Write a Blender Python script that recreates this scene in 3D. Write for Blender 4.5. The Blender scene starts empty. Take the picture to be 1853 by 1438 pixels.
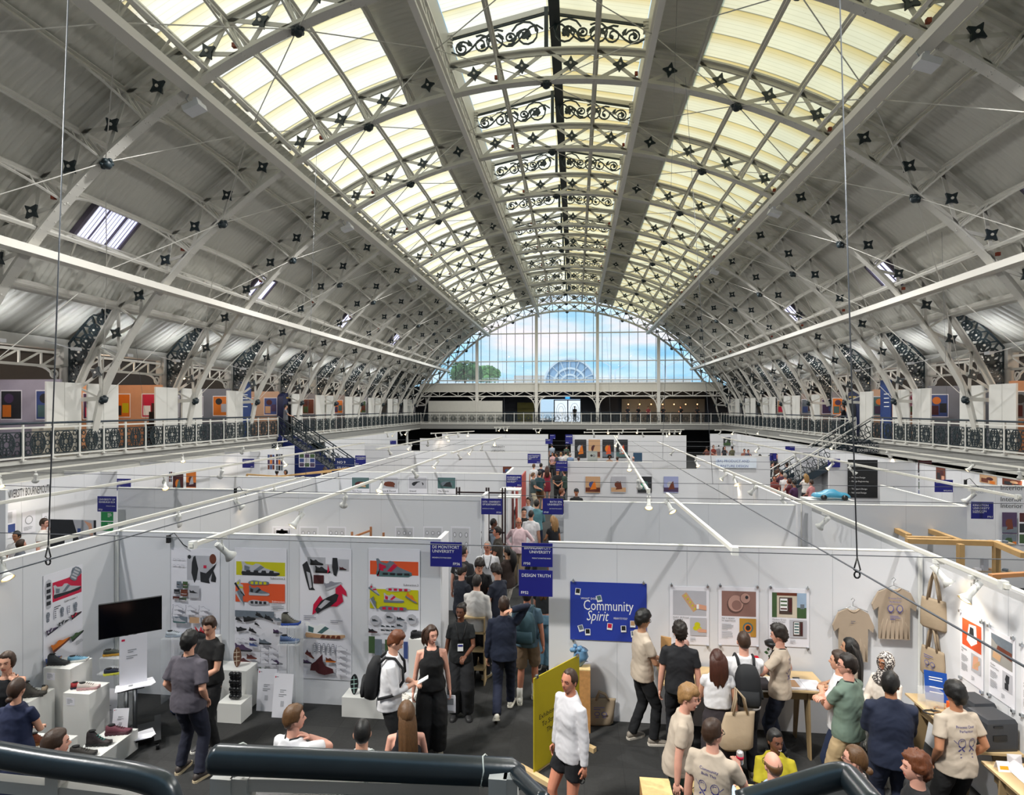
import bpy, bmesh, math, random
from mathutils import Vector, Matrix, noise
from math import sin, cos, pi, radians, atan2, sqrt
SC = bpy.context.scene
COL = SC.collection
random.seed(7)
# ------------------------------------------------------------------ view of the hall
F = 1045.0; TH = math.atan(115.5/F); CS, SN = cos(TH), sin(TH)
CAMX, CAMZ, VY = 0.9, 4.6, 738.0
def at(px, D):
    l = (px-926.5)/F*D
    return CAMX + l*CS - D*SN, l*SN + D*CS
def PD(px, py, D):
    x, y = at(px, D); return Vector((x, y, CAMZ-(py-VY)/F*D))
def PZ(px, py, z):                      # point at height z
    return PD(px, py, F*(CAMZ-z)/(py-VY))
def PY(px, py, Y):                      # point on the plane y = Y
    k = (px-926.5)/F; return PD(px, py, Y/(k*SN+CS))
def PX(px, py, X):                      # point on the plane x = X
    k = (px-926.5)/F; return PD(px, py, (X-CAMX)/(k*CS-SN))
# ------------------------------------------------------------------ materials
MATS = {}
def lin(c): return c/12.92 if c <= .04045 else ((c+.055)/1.055)**2.4
def rgb(h):
    if isinstance(h, str):
        h = h.lstrip('#'); return tuple(lin(int(h[i:i+2], 16)/255) for i in (0, 2, 4))
    return tuple(h)
def mat(h, rough=.6, metal=0., var=.06, scale=6., bump=0., bscale=60., name=None, trans=0., alpha=1., emit=None, estr=0., sheen=0.):
    key = (h, rough, metal, var, scale, bump, bscale, trans, alpha, emit, estr)
    if key in MATS: return MATS[key]
    m = bpy.data.materials.new(name or 'finish'); m.use_nodes = True
    nt = m.node_tree; b = nt.nodes['Principled BSDF']; c = rgb(h)
    b.inputs['Base Color'].default_value = (*c, 1)
    b.inputs['Roughness'].default_value = rough; b.inputs['Metallic'].default_value = metal
    if trans: b.inputs['Transmission Weight'].default_value = trans; b.inputs['IOR'].default_value = 1.1
    if alpha < 1: b.inputs['Alpha'].default_value = alpha
    if emit: b.inputs['Emission Color'].default_value = (*rgb(emit), 1); b.inputs['Emission Strength'].default_value = estr
    if var or bump:
        tc = nt.nodes.new('ShaderNodeTexCoord')
    if var:
        n = nt.nodes.new('ShaderNodeTexNoise'); n.inputs['Scale'].default_value = scale; n.inputs['Detail'].default_value = 3
        nt.links.new(tc.outputs['Object'], n.inputs['Vector'])
        mx = nt.nodes.new('ShaderNodeMix'); mx.data_type = 'RGBA'
        mx.inputs[6].default_value = (*[max(0, v*(1-var)) for v in c], 1); mx.inputs[7].default_value = (*[min(1, v*(1+var)) for v in c], 1)
        nt.links.new(n.outputs['Fac'], mx.inputs[0]); nt.links.new(mx.outputs[2], b.inputs['Base Color'])
    if bump:
        n2 = nt.nodes.new('ShaderNodeTexNoise'); n2.inputs['Scale'].default_value = bscale; n2.inputs['Detail'].default_value = 2
        nt.links.new(tc.outputs['Object'], n2.inputs['Vector'])
        bp = nt.nodes.new('ShaderNodeBump'); bp.inputs['Strength'].default_value = bump; bp.inputs['Distance'].default_value = .02
        nt.links.new(n2.outputs['Fac'], bp.inputs['Height']); nt.links.new(bp.outputs[0], b.inputs['Normal'])
    MATS[key] = m; return m
def custom(name, fn):
    if name in MATS: return MATS[name]
    m = bpy.data.materials.new(name); m.use_nodes = True; nt = m.node_tree
    fn(nt, nt.nodes['Principled BSDF']); MATS[name] = m; return m
# ------------------------------------------------------------------ object bookkeeping
def tag(o, label=None, cat=None, group=None, kind=None):
    if label: o['label'] = label
    if cat: o['category'] = cat
    if group: o['group'] = group
    if kind: o['kind'] = kind
    return o
def empty(name, loc=(0, 0, 0), rz=0, label=None, cat=None, group=None, kind=None):
    o = bpy.data.objects.new(name, None); COL.objects.link(o); o.location = loc; o.rotation_euler = (0, 0, rz)
    o.empty_display_size = .1
    return tag(o, label, cat, group, kind)
# ------------------------------------------------------------------ mesh builder
class MB:
    def __init__(s): s.v = []; s.f = []; s.m = []; s.sm = []; s.mats = []; s.cur = 0; s.X = None
    def use(s, m):
        if m not in s.mats: s.mats.append(m)
        s.cur = s.mats.index(m); return s
    def add(s, vs, fs, smooth=False):
        o = len(s.v)
        if s.X is not None: vs = [s.X @ Vector(v) for v in vs]
        s.v.extend([tuple(v) for v in vs])
        for f in fs: s.f.append(tuple(i+o for i in f)); s.m.append(s.cur); s.sm.append(smooth)
        return s
    def box(s, c, d, rz=0, M=None):
        x, y, z = d[0]/2, d[1]/2, d[2]/2; C = Vector(c)
        R = M if M is not None else Matrix.Rotation(rz, 3, 'Z')
        vs = [C + R @ Vector(p) for p in ((-x,-y,-z),(x,-y,-z),(x,y,-z),(-x,y,-z),(-x,-y,z),(x,-y,z),(x,y,z),(-x,y,z))]
        return s.add(vs, [(3,2,1,0),(4,5,6,7),(0,1,5,4),(1,2,6,5),(2,3,7,6),(3,0,4,7)])
    def bb(s, a, b):                    # box from corner to corner
        return s.box([(a[i]+b[i])/2 for i in range(3)], [abs(b[i]-a[i]) for i in range(3)])
    def beam(s, a, b, w, h, up=(0, 0, 1)):
        a, b = Vector(a), Vector(b); d = b-a; L = d.length
        if L < 1e-6: return s
        d.normalize(); u = Vector(up); r = d.cross(u)
        if r.length < 1e-3: r = d.cross(Vector((1, 0, 0)))
        r.normalize(); u = r.cross(d)
        M = Matrix((r, d, u)).transposed()
        return s.box((a+b)/2, (w, L, h), M=M)
    def strip(s, pts, w, h, ups):       # swept box along pts; w sideways, h along ups
        n = len(pts); vs = []
        for i in range(n):
            p = Vector(pts[i]); d = (Vector(pts[min(i+1, n-1)])-Vector(pts[max(i-1, 0)])).normalized()
            u = Vector(ups[i]) if not isinstance(ups, Vector) else ups
            r = d.cross(u).normalized()
            for a, b in ((-1,-1),(1,-1),(1,1),(-1,1)): vs.append(p + r*a*w/2 + u*b*h/2)
        fs = [(0,1,2,3), tuple(4*(n-1)+k for k in (3,2,1,0))]
        for i in range(n-1):
            for k in range(4): fs.append((4*i+k, 4*i+4+k, 4*i+4+(k+1) % 4, 4*i+(k+1) % 4))
        return s.add(vs, fs)
    def tube(s, pts, r, n=8, closed=False, smooth=True):
        pts = [Vector(p) for p in pts]; N = len(pts)
        rs = r if isinstance(r, (list, tuple)) else [r]*N
        vs = []; fs = []; pr = None
        for i, p in enumerate(pts):
            if closed: d = (pts[(i+1) % N]-pts[i-1])
            else: d = pts[min(i+1, N-1)]-pts[max(i-1, 0)]
            if d.length < 1e-9: d = Vector((0, 0, 1))
            d.normalize()
            if pr is None:
                pr = d.orthogonal().normalized()
            pr = (pr-d*pr.dot(d))
            if pr.length < 1e-6: pr = d.orthogonal()
            pr.normalize(); q = d.cross(pr)
            for k in range(n):
                a = 2*pi*k/n; vs.append(p+(pr*cos(a)+q*sin(a))*rs[i])
        M = N if closed else N-1
        for i in range(M):
            j = (i+1) % N
            for k in range(n): fs.append((i*n+k, i*n+(k+1) % n, j*n+(k+1) % n, j*n+k))
        if not closed: fs += [tuple(range(n))[::-1], tuple((N-1)*n+k for k in range(n))]
        return s.add(vs, fs, smooth)
    def loft(s, rings, smooth=True, caps=True):     # rings: list of equal-length vertex lists
        n = len(rings[0]); vs = [p for r in rings for p in r]; fs = []
        for i in range(len(rings)-1):
            for k in range(n): fs.append((i*n+k, i*n+(k+1) % n, (i+1)*n+(k+1) % n, (i+1)*n+k))
        if caps: fs += [tuple(range(n))[::-1], tuple((len(rings)-1)*n+k for k in range(n))]
        return s.add(vs, fs, smooth)
    def lathe(s, prof, c=(0, 0, 0), n=20, M=None, smooth=True):     # prof: (r, z)
        C = Vector(c); R = M or Matrix.Identity(3)
        return s.loft([[C+R @ Vector((r*cos(2*pi*k/n), r*sin(2*pi*k/n), z)) for k in range(n)] for r, z in prof], smooth)
    def ball(s, c, r, n=12, M=None):
        rx, ry, rz = r if isinstance(r, (list, tuple)) else (r, r, r); C = Vector(c); R = M or Matrix.Identity(3)
        rings = []
        for i in range(1, n//2+1):
            t = pi*i/(n//2+1)
            rings.append([C+R @ Vector((rx*sin(t)*cos(2*pi*k/n), ry*sin(t)*sin(2*pi*k/n), -rz*cos(t))) for k in range(n)])
        return s.loft(rings)
    def prism(s, pts, O, U, V, t=.002, off=0.):     # flat outline (u, v) in a frame, with thickness
        O, U, V = Vector(O), Vector(U), Vector(V); N = U.cross(V).normalized(); n = len(pts)
        vs = [O+U*u+V*v+N*off for u, v in pts]+[O+U*u+V*v+N*(off+t) for u, v in pts]
        ar = sum(pts[i][0]*pts[(i+1) % n][1]-pts[(i+1) % n][0]*pts[i][1] for i in range(n))
        a, b = tuple(range(n)), tuple(range(n, 2*n))
        fs = [a[::-1], b]+[(i, (i+1) % n, n+(i+1) % n, n+i) for i in range(n)]
        if ar < 0: fs = [f[::-1] for f in fs]
        return s.add(vs, fs)
    def build(s, name, parent=None, m=None, label=None, cat=None, group=None, kind=None, recenter=False):
        me = bpy.data.meshes.new(name); off = Vector((0, 0, 0))
        if recenter and s.v:
            xs = [v[0] for v in s.v]; ys = [v[1] for v in s.v]; zs = [v[2] for v in s.v]
            off = Vector(((min(xs)+max(xs))/2, (min(ys)+max(ys))/2, min(zs)))
        me.from_pydata([tuple(Vector(v)-off) for v in s.v], [], s.f)
        ms = s.mats or [m]
        for q in ms: me.materials.append(q)
        me.polygons.foreach_set('material_index', s.m if s.mats else [0]*len(s.m))
        me.polygons.foreach_set('use_smooth', s.sm); me.update()
        o = bpy.data.objects.new(name, me); COL.objects.link(o); o.location = off
        if parent is not None: o.parent = parent
        return tag(o, label, cat, group, kind)
def copytree(o, parent=None):
    c = o.copy(); COL.objects.link(c); c.parent = parent
    for ch in o.children: copytree(ch, c)
    return c
TXT = {}
TMPS = bpy.data.scenes.new('workbench')
def tdg():
    with bpy.context.temp_override(scene=TMPS, view_layer=TMPS.view_layers[0]): return bpy.context.evaluated_depsgraph_get()
def textgeo(s, shear=0, bold=0.):       # outline text of cap height about 0.7, origin at left baseline
    k = (s, shear, bold)
    if k in TXT: return TXT[k]
    cu = bpy.data.curves.new('t', 'FONT'); cu.body = s; cu.shear = shear; cu.offset = bold; cu.resolution_u = 2
    o = bpy.data.objects.new('t', cu); TMPS.collection.objects.link(o)
    dg = tdg(); me = o.evaluated_get(dg).to_mesh()
    vs = [(v.co.x, v.co.y) for v in me.vertices]; fs = [tuple(p.vertices) for p in me.polygons]
    o.evaluated_get(dg).to_mesh_clear(); bpy.data.objects.remove(o); bpy.data.curves.remove(cu)
    w = max([v[0] for v in vs] or [1])
    TXT[k] = (vs, fs, w); return TXT[k]
class Sheet:
    """a printed surface: frame O (bottom left), U, V unit vectors; drawn elements lie in thin raised layers"""
    def __init__(s, O, U, V, w, h, base=None, t=.004, mb=None):
        s.O, s.U, s.V = Vector(O), Vector(U).normalized(), Vector(V).normalized(); s.N = s.U.cross(s.V); s.w, s.h = w, h
        s.mb = mb or MB(); s.L = t
        if base: s.mb.use(base); s.mb.prism([(0, 0), (w, 0), (w, h), (0, h)], s.O, s.U, s.V, t)
    def poly(s, pts, m, rel=True):
        s.L += .0006; s.mb.use(m)
        p = [(a*s.w, b*s.h) for a, b in pts] if rel else pts
        s.mb.prism(p, s.O, s.U, s.V, .0005, s.L); return s
    def rect(s, u0, v0, u1, v1, m): return s.poly([(u0, v0), (u1, v0), (u1, v1), (u0, v1)], m)
    def oval(s, u, v, ru, rv, m, n=14, rot=0):
        return s.poly([((u*s.w+ru*s.w*cos(2*pi*k/n)*cos(rot)-rv*s.h*sin(2*pi*k/n)*sin(rot)), (v*s.h+ru*s.w*cos(2*pi*k/n)*sin(rot)+rv*s.h*sin(2*pi*k/n)*cos(rot))) for k in range(n)], m, False)
    def text(s, st, u, v, size, m, shear=0, bold=0., al='l', maxw=None):
        vs, fs, w = textgeo(st, shear, bold)
        if not fs: return s
        sz = size*s.h; sx = sz
        if maxw and w*sz > maxw*s.w: sx = maxw*s.w/w
        x0 = u*s.w-(w*sx if al == 'r' else w*sx/2 if al == 'c' else 0)
        s.L += .0006; s.mb.use(m); N = s.N*(s.L+.0006)
        s.mb.add([s.O+s.U*(x0+a*sx)+s.V*(v*s.h+b*sz)+N for a, b in vs], fs); return s
    def lines(s, u, v, w, n, gap, m, th=.35, seed=1):   # rows of small print
        r = random.Random(seed)
        s.L += .0006
        for i in range(n):
            s.mb.use(m); ww = w*(r.uniform(.75, 1) if i < n-1 else .5)
            y = v-i*gap
            s.mb.prism([(u*s.w, y*s.h), ((u+ww)*s.w, y*s.h), ((u+ww)*s.w, (y+gap*th)*s.h), (u*s.w, (y+gap*th)*s.h)], s.O, s.U, s.V, .0005, s.L)
        return s
SHOE2 = [(0,.10),(.03,.0),(.9,.0),(1,.08),(.98,.22),(.8,.33),(.62,.45),(.48,.68),(.38,.72),(.3,.6),(.14,.66),(.06,.82),(.0,.8),(.03,.45)]
def shoe2d(sh, u, v, w, m, msole, h=None, rot=0, flip=False, accent=None):   # a printed shoe side view, width w of the sheet
    W = w*sh.w; H = (h*sh.h if h else W*.55)
    def tr(pts):
        o = []
        for a, b in pts:
            if flip: a = 1-a
            x, y = (a-.5)*W, (b-.35)*H
            o.append((u*sh.w+x*cos(rot)-y*sin(rot), v*sh.h+x*sin(rot)+y*cos(rot)))
        return o
    sh.poly(tr(SHOE2), m, False)
    sh.poly(tr([(0,.12),(.03,0),(.9,0),(1,.08),(.99,.2),(.6,.16),(.3,.2),(.02,.25)]), msole, False)
    if accent:
        sh.poly(tr([(.3,.25),(.42,.22),(.6,.5),(.5,.6)]), accent, False)
        sh.poly(tr([(.08,.3),(.2,.25),(.22,.5),(.08,.6)]), accent, False)
def sole2d(sh, u, v, w, h, m, m2, rot=0):
    W, H = w*sh.w/2, h*sh.h/2
    pts = [(0,1),(.6,.9),(1,.5),(.85,0),(.6,-.3),(.75,-.7),(.5,-.97),(0,-1),(-.5,-.97),(-.7,-.7),(-.65,-.3),(-.9,.1),(-.95,.5),(-.6,.9)]
    f = lambda a, b, s=1: (u*sh.w+(a*W*cos(rot)-b*H*sin(rot))*s, v*sh.h+(a*W*sin(rot)+b*H*cos(rot))*s)
    sh.poly([f(a, b) for a, b in pts], m, False)
    for y in (.62, .2, -.2, -.62):
        sh.poly([f(-.55, y-.13), f(.5, y-.13), f(.5, y+.13), f(-.55, y+.13)], m2, False)
# shared finishes
WHITE = mat('#dcdcd8', .45, var=.03, scale=.7, name='white paint')
STEEL = mat('#cfcdc6', .5, var=.03, scale=3, name='painted iron')
GIRD = mat('#e2dfd7', .45, var=.02, scale=2, name='girder paint')
DARK = mat('#1d2b31', .45, var=.15, scale=8, name='dark green iron')
BLUE = mat('#1b1f7c', .5, var=.03, name='sign blue')
INK = mat('#1a1a1c', .7, var=0, name='ink'); PAPER = mat('#e9e8ef', .5, var=.02, scale=2, name='paper')
WPRINT = mat('#f4f4f4', .6, var=0, name='white print'); GREYP = mat('#8d8f93', .6, var=.1, name='grey print')
CHROME = mat('#b8bcc0', .2, .9, name='chrome'); BLACKP = mat('#0b0c0e', .4, name='black plastic')
PLY = mat('#c8ad82', .5, var=.10, scale=3, name='birch ply'); PLYD = mat('#96805e', .6, var=.12, scale=4, name='ply side')
FLOOD = 480.; UPL = 50.; EXPO = 0.55; SUN = 2.4; SKYS = .88; SPOTP = 9.; GLP = 45.
# ================================================================== THE HALL
ZC = -1.7; RI, RO, RS = 16.3, 17.25, 16.78; BAY = radians(5.08)
AY = [17.7+4.7*k for k in range(-3, 10)]          # roof arches along the hall; the last stands in the end wall
YB = AY[-1]                                       # 60.0
GZ = 3.05; GX = 15.2
def cyl(R, k, y): a = k*BAY; return Vector((R*sin(a), y, ZC+R*cos(a)))
def rad(k): a = k*BAY; return Vector((sin(a), 0, cos(a)))
# ---- floor: dark carpet tiles
def f_carpet(nt, b):
    tc = nt.nodes.new('ShaderNodeTexCoord'); ck = nt.nodes.new('ShaderNodeTexBrick')
    ck.offset = 0; ck.inputs['Scale'].default_value = 1; ck.inputs['Brick Width'].default_value = .5; ck.inputs['Row Height'].default_value = .5
    ck.inputs['Mortar Size'].default_value = .004; ck.inputs['Color1'].default_value = (.024, .0245, .025, 1); ck.inputs['Color2'].default_value = (.036, .036, .0355, 1)
    ck.inputs['Mortar'].default_value = (.015, .015, .016, 1); ck.inputs['Bias'].default_value = -.2
    n = nt.nodes.new('ShaderNodeTexNoise'); n.inputs['Scale'].default_value = 25; n.inputs['Detail'].default_value = 6
    mx = nt.nodes.new('ShaderNodeMix'); mx.data_type = 'RGBA'; mx.blend_type = 'MULTIPLY'; mx.inputs[0].default_value = .5
    nt.links.new(tc.outputs['Object'], ck.inputs[0]); nt.links.new(tc.outputs['Object'], n.inputs[0])
    nt.links.new(ck.outputs[0], mx.inputs[6]); nt.links.new(n.outputs[0], mx.inputs[7]); nt.links.new(mx.outputs[2], b.inputs['Base Color'])
    b.inputs['Roughness'].default_value = .9
m = MB(); m.bb((-24, -4, -.2), (24, 74, 0)); m.build('floor', m=custom('carpet tiles', f_carpet), kind='structure')
# ---- roof deck: corrugated sheet, real ridges
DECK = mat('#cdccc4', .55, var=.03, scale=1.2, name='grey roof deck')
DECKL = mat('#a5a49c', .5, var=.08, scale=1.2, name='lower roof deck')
def corrug(m, prof, y0, y1, pitch, amp, per=4):   # prof: (x, z, nx, nz)
    n = int((y1-y0)/pitch*per); vs = []; P = len(prof)
    for i in range(n+1):
        y = y0+(y1-y0)*i/n; a = amp*cos(2*pi*i/per)
        for x, z, nx, nz in prof: vs.append((x+nx*a, y, z+nz*a))
    fs = [(i*P+k, i*P+k+1, (i+1)*P+k+1, (i+1)*P+k) for i in range(n) for k in range(P-1)]
    m.add(vs, fs, True)
RD = 17.5
def arcp(k0, k1, n, s, R=RD): return [(s*R*sin((k0+(k1-k0)*i/n)*BAY), ZC+R*cos((k0+(k1-k0)*i/n)*BAY), s*sin((k0+(k1-k0)*i/n)*BAY), cos((k0+(k1-k0)*i/n)*BAY)) for i in range(n+1)]
mc = MB().use(DECK)
for s in (-1, 1):
    corrug(mc, arcp(2, 3, 2, s), 2, YB+.3, .2, .034)
    corrug(mc, arcp(6, 11, 8, s), 2, YB+.3, .2, .034)
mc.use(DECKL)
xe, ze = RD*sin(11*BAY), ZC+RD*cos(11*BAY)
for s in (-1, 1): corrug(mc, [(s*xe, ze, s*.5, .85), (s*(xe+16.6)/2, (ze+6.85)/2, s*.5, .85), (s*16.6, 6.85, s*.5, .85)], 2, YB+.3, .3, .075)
mc.build('ceiling', kind='structure')
# outer weather skin above the corrugation, keeps daylight out between sheets and over the aisles behind the galleries
m = MB().use(mat('#6b6b68', .8, name='slate skin'))
for s in (-1, 1):
    for k0, k1 in ((2, 3), (6, 11)):
        p = arcp(k0, k1, 6, s, RD+.15)
        m.add([(a[0], y, a[1]) for y in (1.5, YB+.3) for a in p], [(i, i+1, i+8, i+7) for i in range(6)])
    m.bb((s*16.6, 1.5, 6.75), (s*24, YB+13, 6.95))
m.bb((-24, YB+.1, 6.35), (24, YB+13, 6.9))
m.build('ceiling', kind='structure')
# ---- translucent sheet glazing
def f_glaze(c1, c2):
    def f(nt, b):
        nt.nodes.remove(b); out = nt.nodes['Material Output']
        tc = nt.nodes.new('ShaderNodeTexCoord'); sp = nt.nodes.new('ShaderNodeSeparateXYZ'); nt.links.new(tc.outputs['Object'], sp.inputs[0])
        def mth(op, a, v=None, w=None):
            q = nt.nodes.new('ShaderNodeMath'); q.operation = op; nt.links.new(a, q.inputs[0])
            if v is not None: q.inputs[1].default_value = v
            return q.outputs[0]
        w1 = mth('FRACT', mth('MULTIPLY', sp.outputs[1], 1/1.05)); w2 = mth('FRACT', mth('MULTIPLY', sp.outputs[1], 1/.175))
        r1 = nt.nodes.new('ShaderNodeValToRGB'); nt.links.new(w1, r1.inputs[0])
        e = r1.color_ramp.elements; e[0].position = 0; e[0].color = (*rgb(c2), 1); e[1].position = .45; e[1].color = (*rgb(c1), 1)
        x = e.new(.93); x.color = (*rgb(c1), 1); x = e.new(.955); x.color = (.22, .18, .12, 1); x = e.new(.985); x.color = (*rgb(c2), 1)
        r2 = nt.nodes.new('ShaderNodeValToRGB'); nt.links.new(w2, r2.inputs[0])
        e = r2.color_ramp.elements; e[0].position = 0; e[0].color = (1, 1, 1, 1); e[1].position = 1; e[1].color = (.85, .82, .74, 1); x = e.new(.8); x.color = (1, 1, 1, 1)
        n = nt.nodes.new('ShaderNodeTexNoise'); n.inputs['Scale'].default_value = .8; nt.links.new(tc.outputs['Object'], n.inputs[0])
        mx = nt.nodes.new('ShaderNodeMix'); mx.data_type = 'RGBA'; mx.blend_type = 'MULTIPLY'; mx.inputs[0].default_value = 1
        nt.links.new(r1.outputs[0], mx.inputs[6]); nt.links.new(r2.outputs[0], mx.inputs[7])
        mx2 = nt.nodes.new('ShaderNodeMix'); mx2.data_type = 'RGBA'; mx2.blend_type = 'MULTIPLY'; mx2.inputs[0].default_value = .25
        nt.links.new(mx.outputs[2], mx2.inputs[6]); nt.links.new(n.outputs[0], mx2.inputs[7])
        t = nt.nodes.new('ShaderNodeBsdfTranslucent'); nt.links.new(mx2.outputs[2], t.inputs[0])
        d = nt.nodes.new('ShaderNodeBsdfDiffuse'); nt.links.new(mx2.outputs[2], d.inputs[0])
        ms = nt.nodes.new('ShaderNodeMixShader'); ms.inputs[0].default_value = .25
        nt.links.new(t.outputs[0], ms.inputs[1]); nt.links.new(d.outputs[0], ms.inputs[2]); nt.links.new(ms.outputs[0], out.inputs[0])
    return f
GL_L = custom('sheet glazing pale', f_glaze('#fff1dd', '#f5deaa')); GL_R = custom('sheet glazing cream', f_glaze('#fde7bd', '#f0cb84'))
n_ = 0
for s, g in ((-1, GL_L), (1, GL_R)):
    for k0 in (3, 4, 5):
        m = MB().use(g); p = arcp(k0, k0+1, 4, s, RD)
        m.add([(a[0], y, a[1]) for y in (2, YB+.3) for a in p], [(i, i+1, i+6, i+5) for i in range(4)], True)
        n_ += 1; m.build('window_%d' % n_, kind='structure')
LE = (RO*sin(2*BAY), ZC+RO*cos(2*BAY)+.9); LA = (0, ZC+RO+1.25)
for s, g in ((-1, GL_L), (1, GL_R)):
    m = MB().use(g); m.add([(s*LE[0], 2, LE[1]+.12), (0, 2, LA[1]+.12), (0, YB+.3, LA[1]+.12), (s*LE[0], YB+.3, LE[1]+.12)], [(0, 1, 2, 3)])
    n_ += 1; m.build('window_%d' % n_, kind='structure')
# upstands of the ridge lantern
m = MB().use(STEEL)
for s in (-1, 1): m.bb((s*(LE[0]+.02), 2, LE[1]-.85), (s*(LE[0]+.1), YB+.3, LE[1]+.15))
m.bb((-24, 1.9, 6.9), (-16.4, 2, 6.9)); m.build('trim_1', kind='structure')
# ---- one roof arch with its parts
def star(m, c, r, nrm, uu, t=.05):
    nrm, uu = Vector(nrm).normalized(), Vector(uu).normalized(); vv = nrm.cross(uu)
    pts = []
    for i in range(4):
        a = i*pi/2
        for da, rr in ((-.24, .82), (-.05, 1.1), (.05, 1.1), (.24, .82), (pi/4, .56)): pts.append((rr*r*cos(a+da), rr*r*sin(a+da)))
    m.use(DARK).prism(pts, Vector(c)-nrm*t/2, uu, vv, t)
    m.use(GIRD); m.prism([(r*.2*cos(k*pi/3), r*.2*sin(k*pi/3)) for k in range(6)], Vector(c)-nrm*(t/2+.03), uu, vv, t+.06)
def arcpts(R, k0, k1, y, n): return [cyl(R, k0+(k1-k0)*i/n, y) for i in range(n+1)]
def chord(R, k0, k1, y, w, h, n=40, inner=True):
    m = MB().use(STEEL); pts = arcpts(R, k0, k1, y, n); ups = [rad(k0+(k1-k0)*i/n) for i in range(n+1)]
    m.strip(pts, w, h, ups); g = -.07 if not inner else .07
    m.strip([p+u*g for p, u in zip(pts, ups)], .07, .16, ups)
    return m
ordinal = ['nearest', 'second', 'third', 'fourth', 'fifth', 'sixth', 'seventh', 'eighth', 'ninth', 'tenth', 'eleventh', 'twelfth', 'last']
proto_arch = None
ARCH0 = 0.
def make_arch():
    root = empty('roof_arch', (0, 0, 0))
    m = chord(RO, -13.4, 13.4, 0, .26, .05, 60, False); m.build('outer_chord', root)
    m = chord(RI, -13, 13, 0, .28, .05, 60); 
    for i in range(-64, 65, 1):         # rivet heads on the lower plate
        for dy in (-.1, .1):
            p = cyl(RI-.03, i*.2, dy); m.ball(p, (.016, .016, .012), 4)
    m.build('inner_chord', root)
    m = MB().use(STEEL)
    for k in range(-13, 13):
        for a, b in ((RI, RO), (RO, RI)):
            if (k == 12 or k == -13): a, b = (min(a, RO-.1), min(b, RO-.1))
            m.beam(cyl(a, k, .02 if a < b else -.02), cyl(b, k+1, .02 if a < b else -.02), .03, .1, Vector((0, 1, 0)).cross(cyl(b, k+1, 0)-cyl(a, k, 0)))
    m.build('lattice_bracing', root)
    for k in range(-13, 13):
        if abs(k+.5) > 12.6: pass
        m = MB(); c = cyl(RS, k+.5, -.07); star(m, c, .2, (0, -1, 0), rad(k+.5)); m.build('star_plate', root)
    for k in (-13, -8, -4, 0, 4, 8, 13):
        m = MB().use(DARK); c = cyl(RI-.1, k, 0)
        m.ball(c, .13, 10)
        for i in range(6): m.ball(c+Vector((cos(i*pi/3)*rad(k).z*.12, sin(i*pi/3)*.12, -cos(i*pi/3)*rad(k).x*.12)), .06, 6)
        m.build('rosette', root)
    for k in (-9.2, -5.2, -1.2, 1.7, 5.7, 9.7): MB().use(mat('#8e3b22', .5, name='red clamp')).box(cyl(RS-.25, k+.15, -.1), (.09, .09, .1)).build('clamp', root)
    # feet: strut from the pin to the gallery floor, plate back to the column
    for s in (-1, 1):
        m = MB().use(STEEL); pin = cyl(RI, 13*s, 0)
        m.beam(pin, (s*15.32, 0, GZ), .24, .1, (1, 0, 0)); m.beam(pin, (s*15.9, 0, pin.z-.05), .06, .14)
        m.box((s*15.32, 0, GZ+.03), (.3, .4, .06)); m.build('foot_strut', root)
        # dark openwork bracket filling between arch and column
        m = MB().use(DARK)
        def bp(u, v):       # u 0..1 along the arch from k=11 to the foot, v 0..1 towards the column
            k = 11.05+2.4*u; a = cyl(RO+.03, s*k, 0); b = Vector((s*min(16.25, abs(cyl(RO, s*k, 0).x)+.15+1.3*u), 0, a.z+ .15*(1-u)+.35*v))
            if u > .55: b.x = s*16.05
            return a.lerp(b, v)
        for v in (0.05, 1): m.strip([bp(i/10, v) for i in range(11)], .05, .06, Vector((0, 1, 0)))
        for i in range(9):
            u = (i+.5)/9; c = (bp(u, .5)); r = max(.06, (bp(u, 1)-bp(u, 0)).length*.3)
            m.strip([c+Vector((cos(q*pi/5)*r, 0, sin(q*pi/5)*r)) for q in range(11)], .05, .04, Vector((0, 1, 0)))
            star(m, c, r*.9, (0, -1, 0), (1, 0, 0), .04); m.use(DARK)
            m.beam(bp(u-.05, 0), bp(u+.05, 1), .05, .05); m.beam(bp(u+.05, 0), bp(u-.05, 1), .05, .05)
        m.build('openwork_bracket', root)
        # lattice ring of the lower bays towards the column (white)
        for kk in (11, 12, 13): MB().use(STEEL).beam(cyl(RI, s*kk, 0), cyl(RO, s*kk, 0), .06, .06).build('tie_bar', root)
    return root
proto_arch = make_arch()
for i, y in enumerate(AY):
    a = proto_arch if i == 0 else copytree(proto_arch)
    a.location = (0, y, 0)
    nm = ordinal[i] if i < 12 else 'last'
    tag(a, 'white iron roof arch with dark star plates, %s' % ('set in the glazed end wall' if i == 12 else nm+' from the viewer'), 'roof arch', 'iron arches spanning the hall roof')
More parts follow.
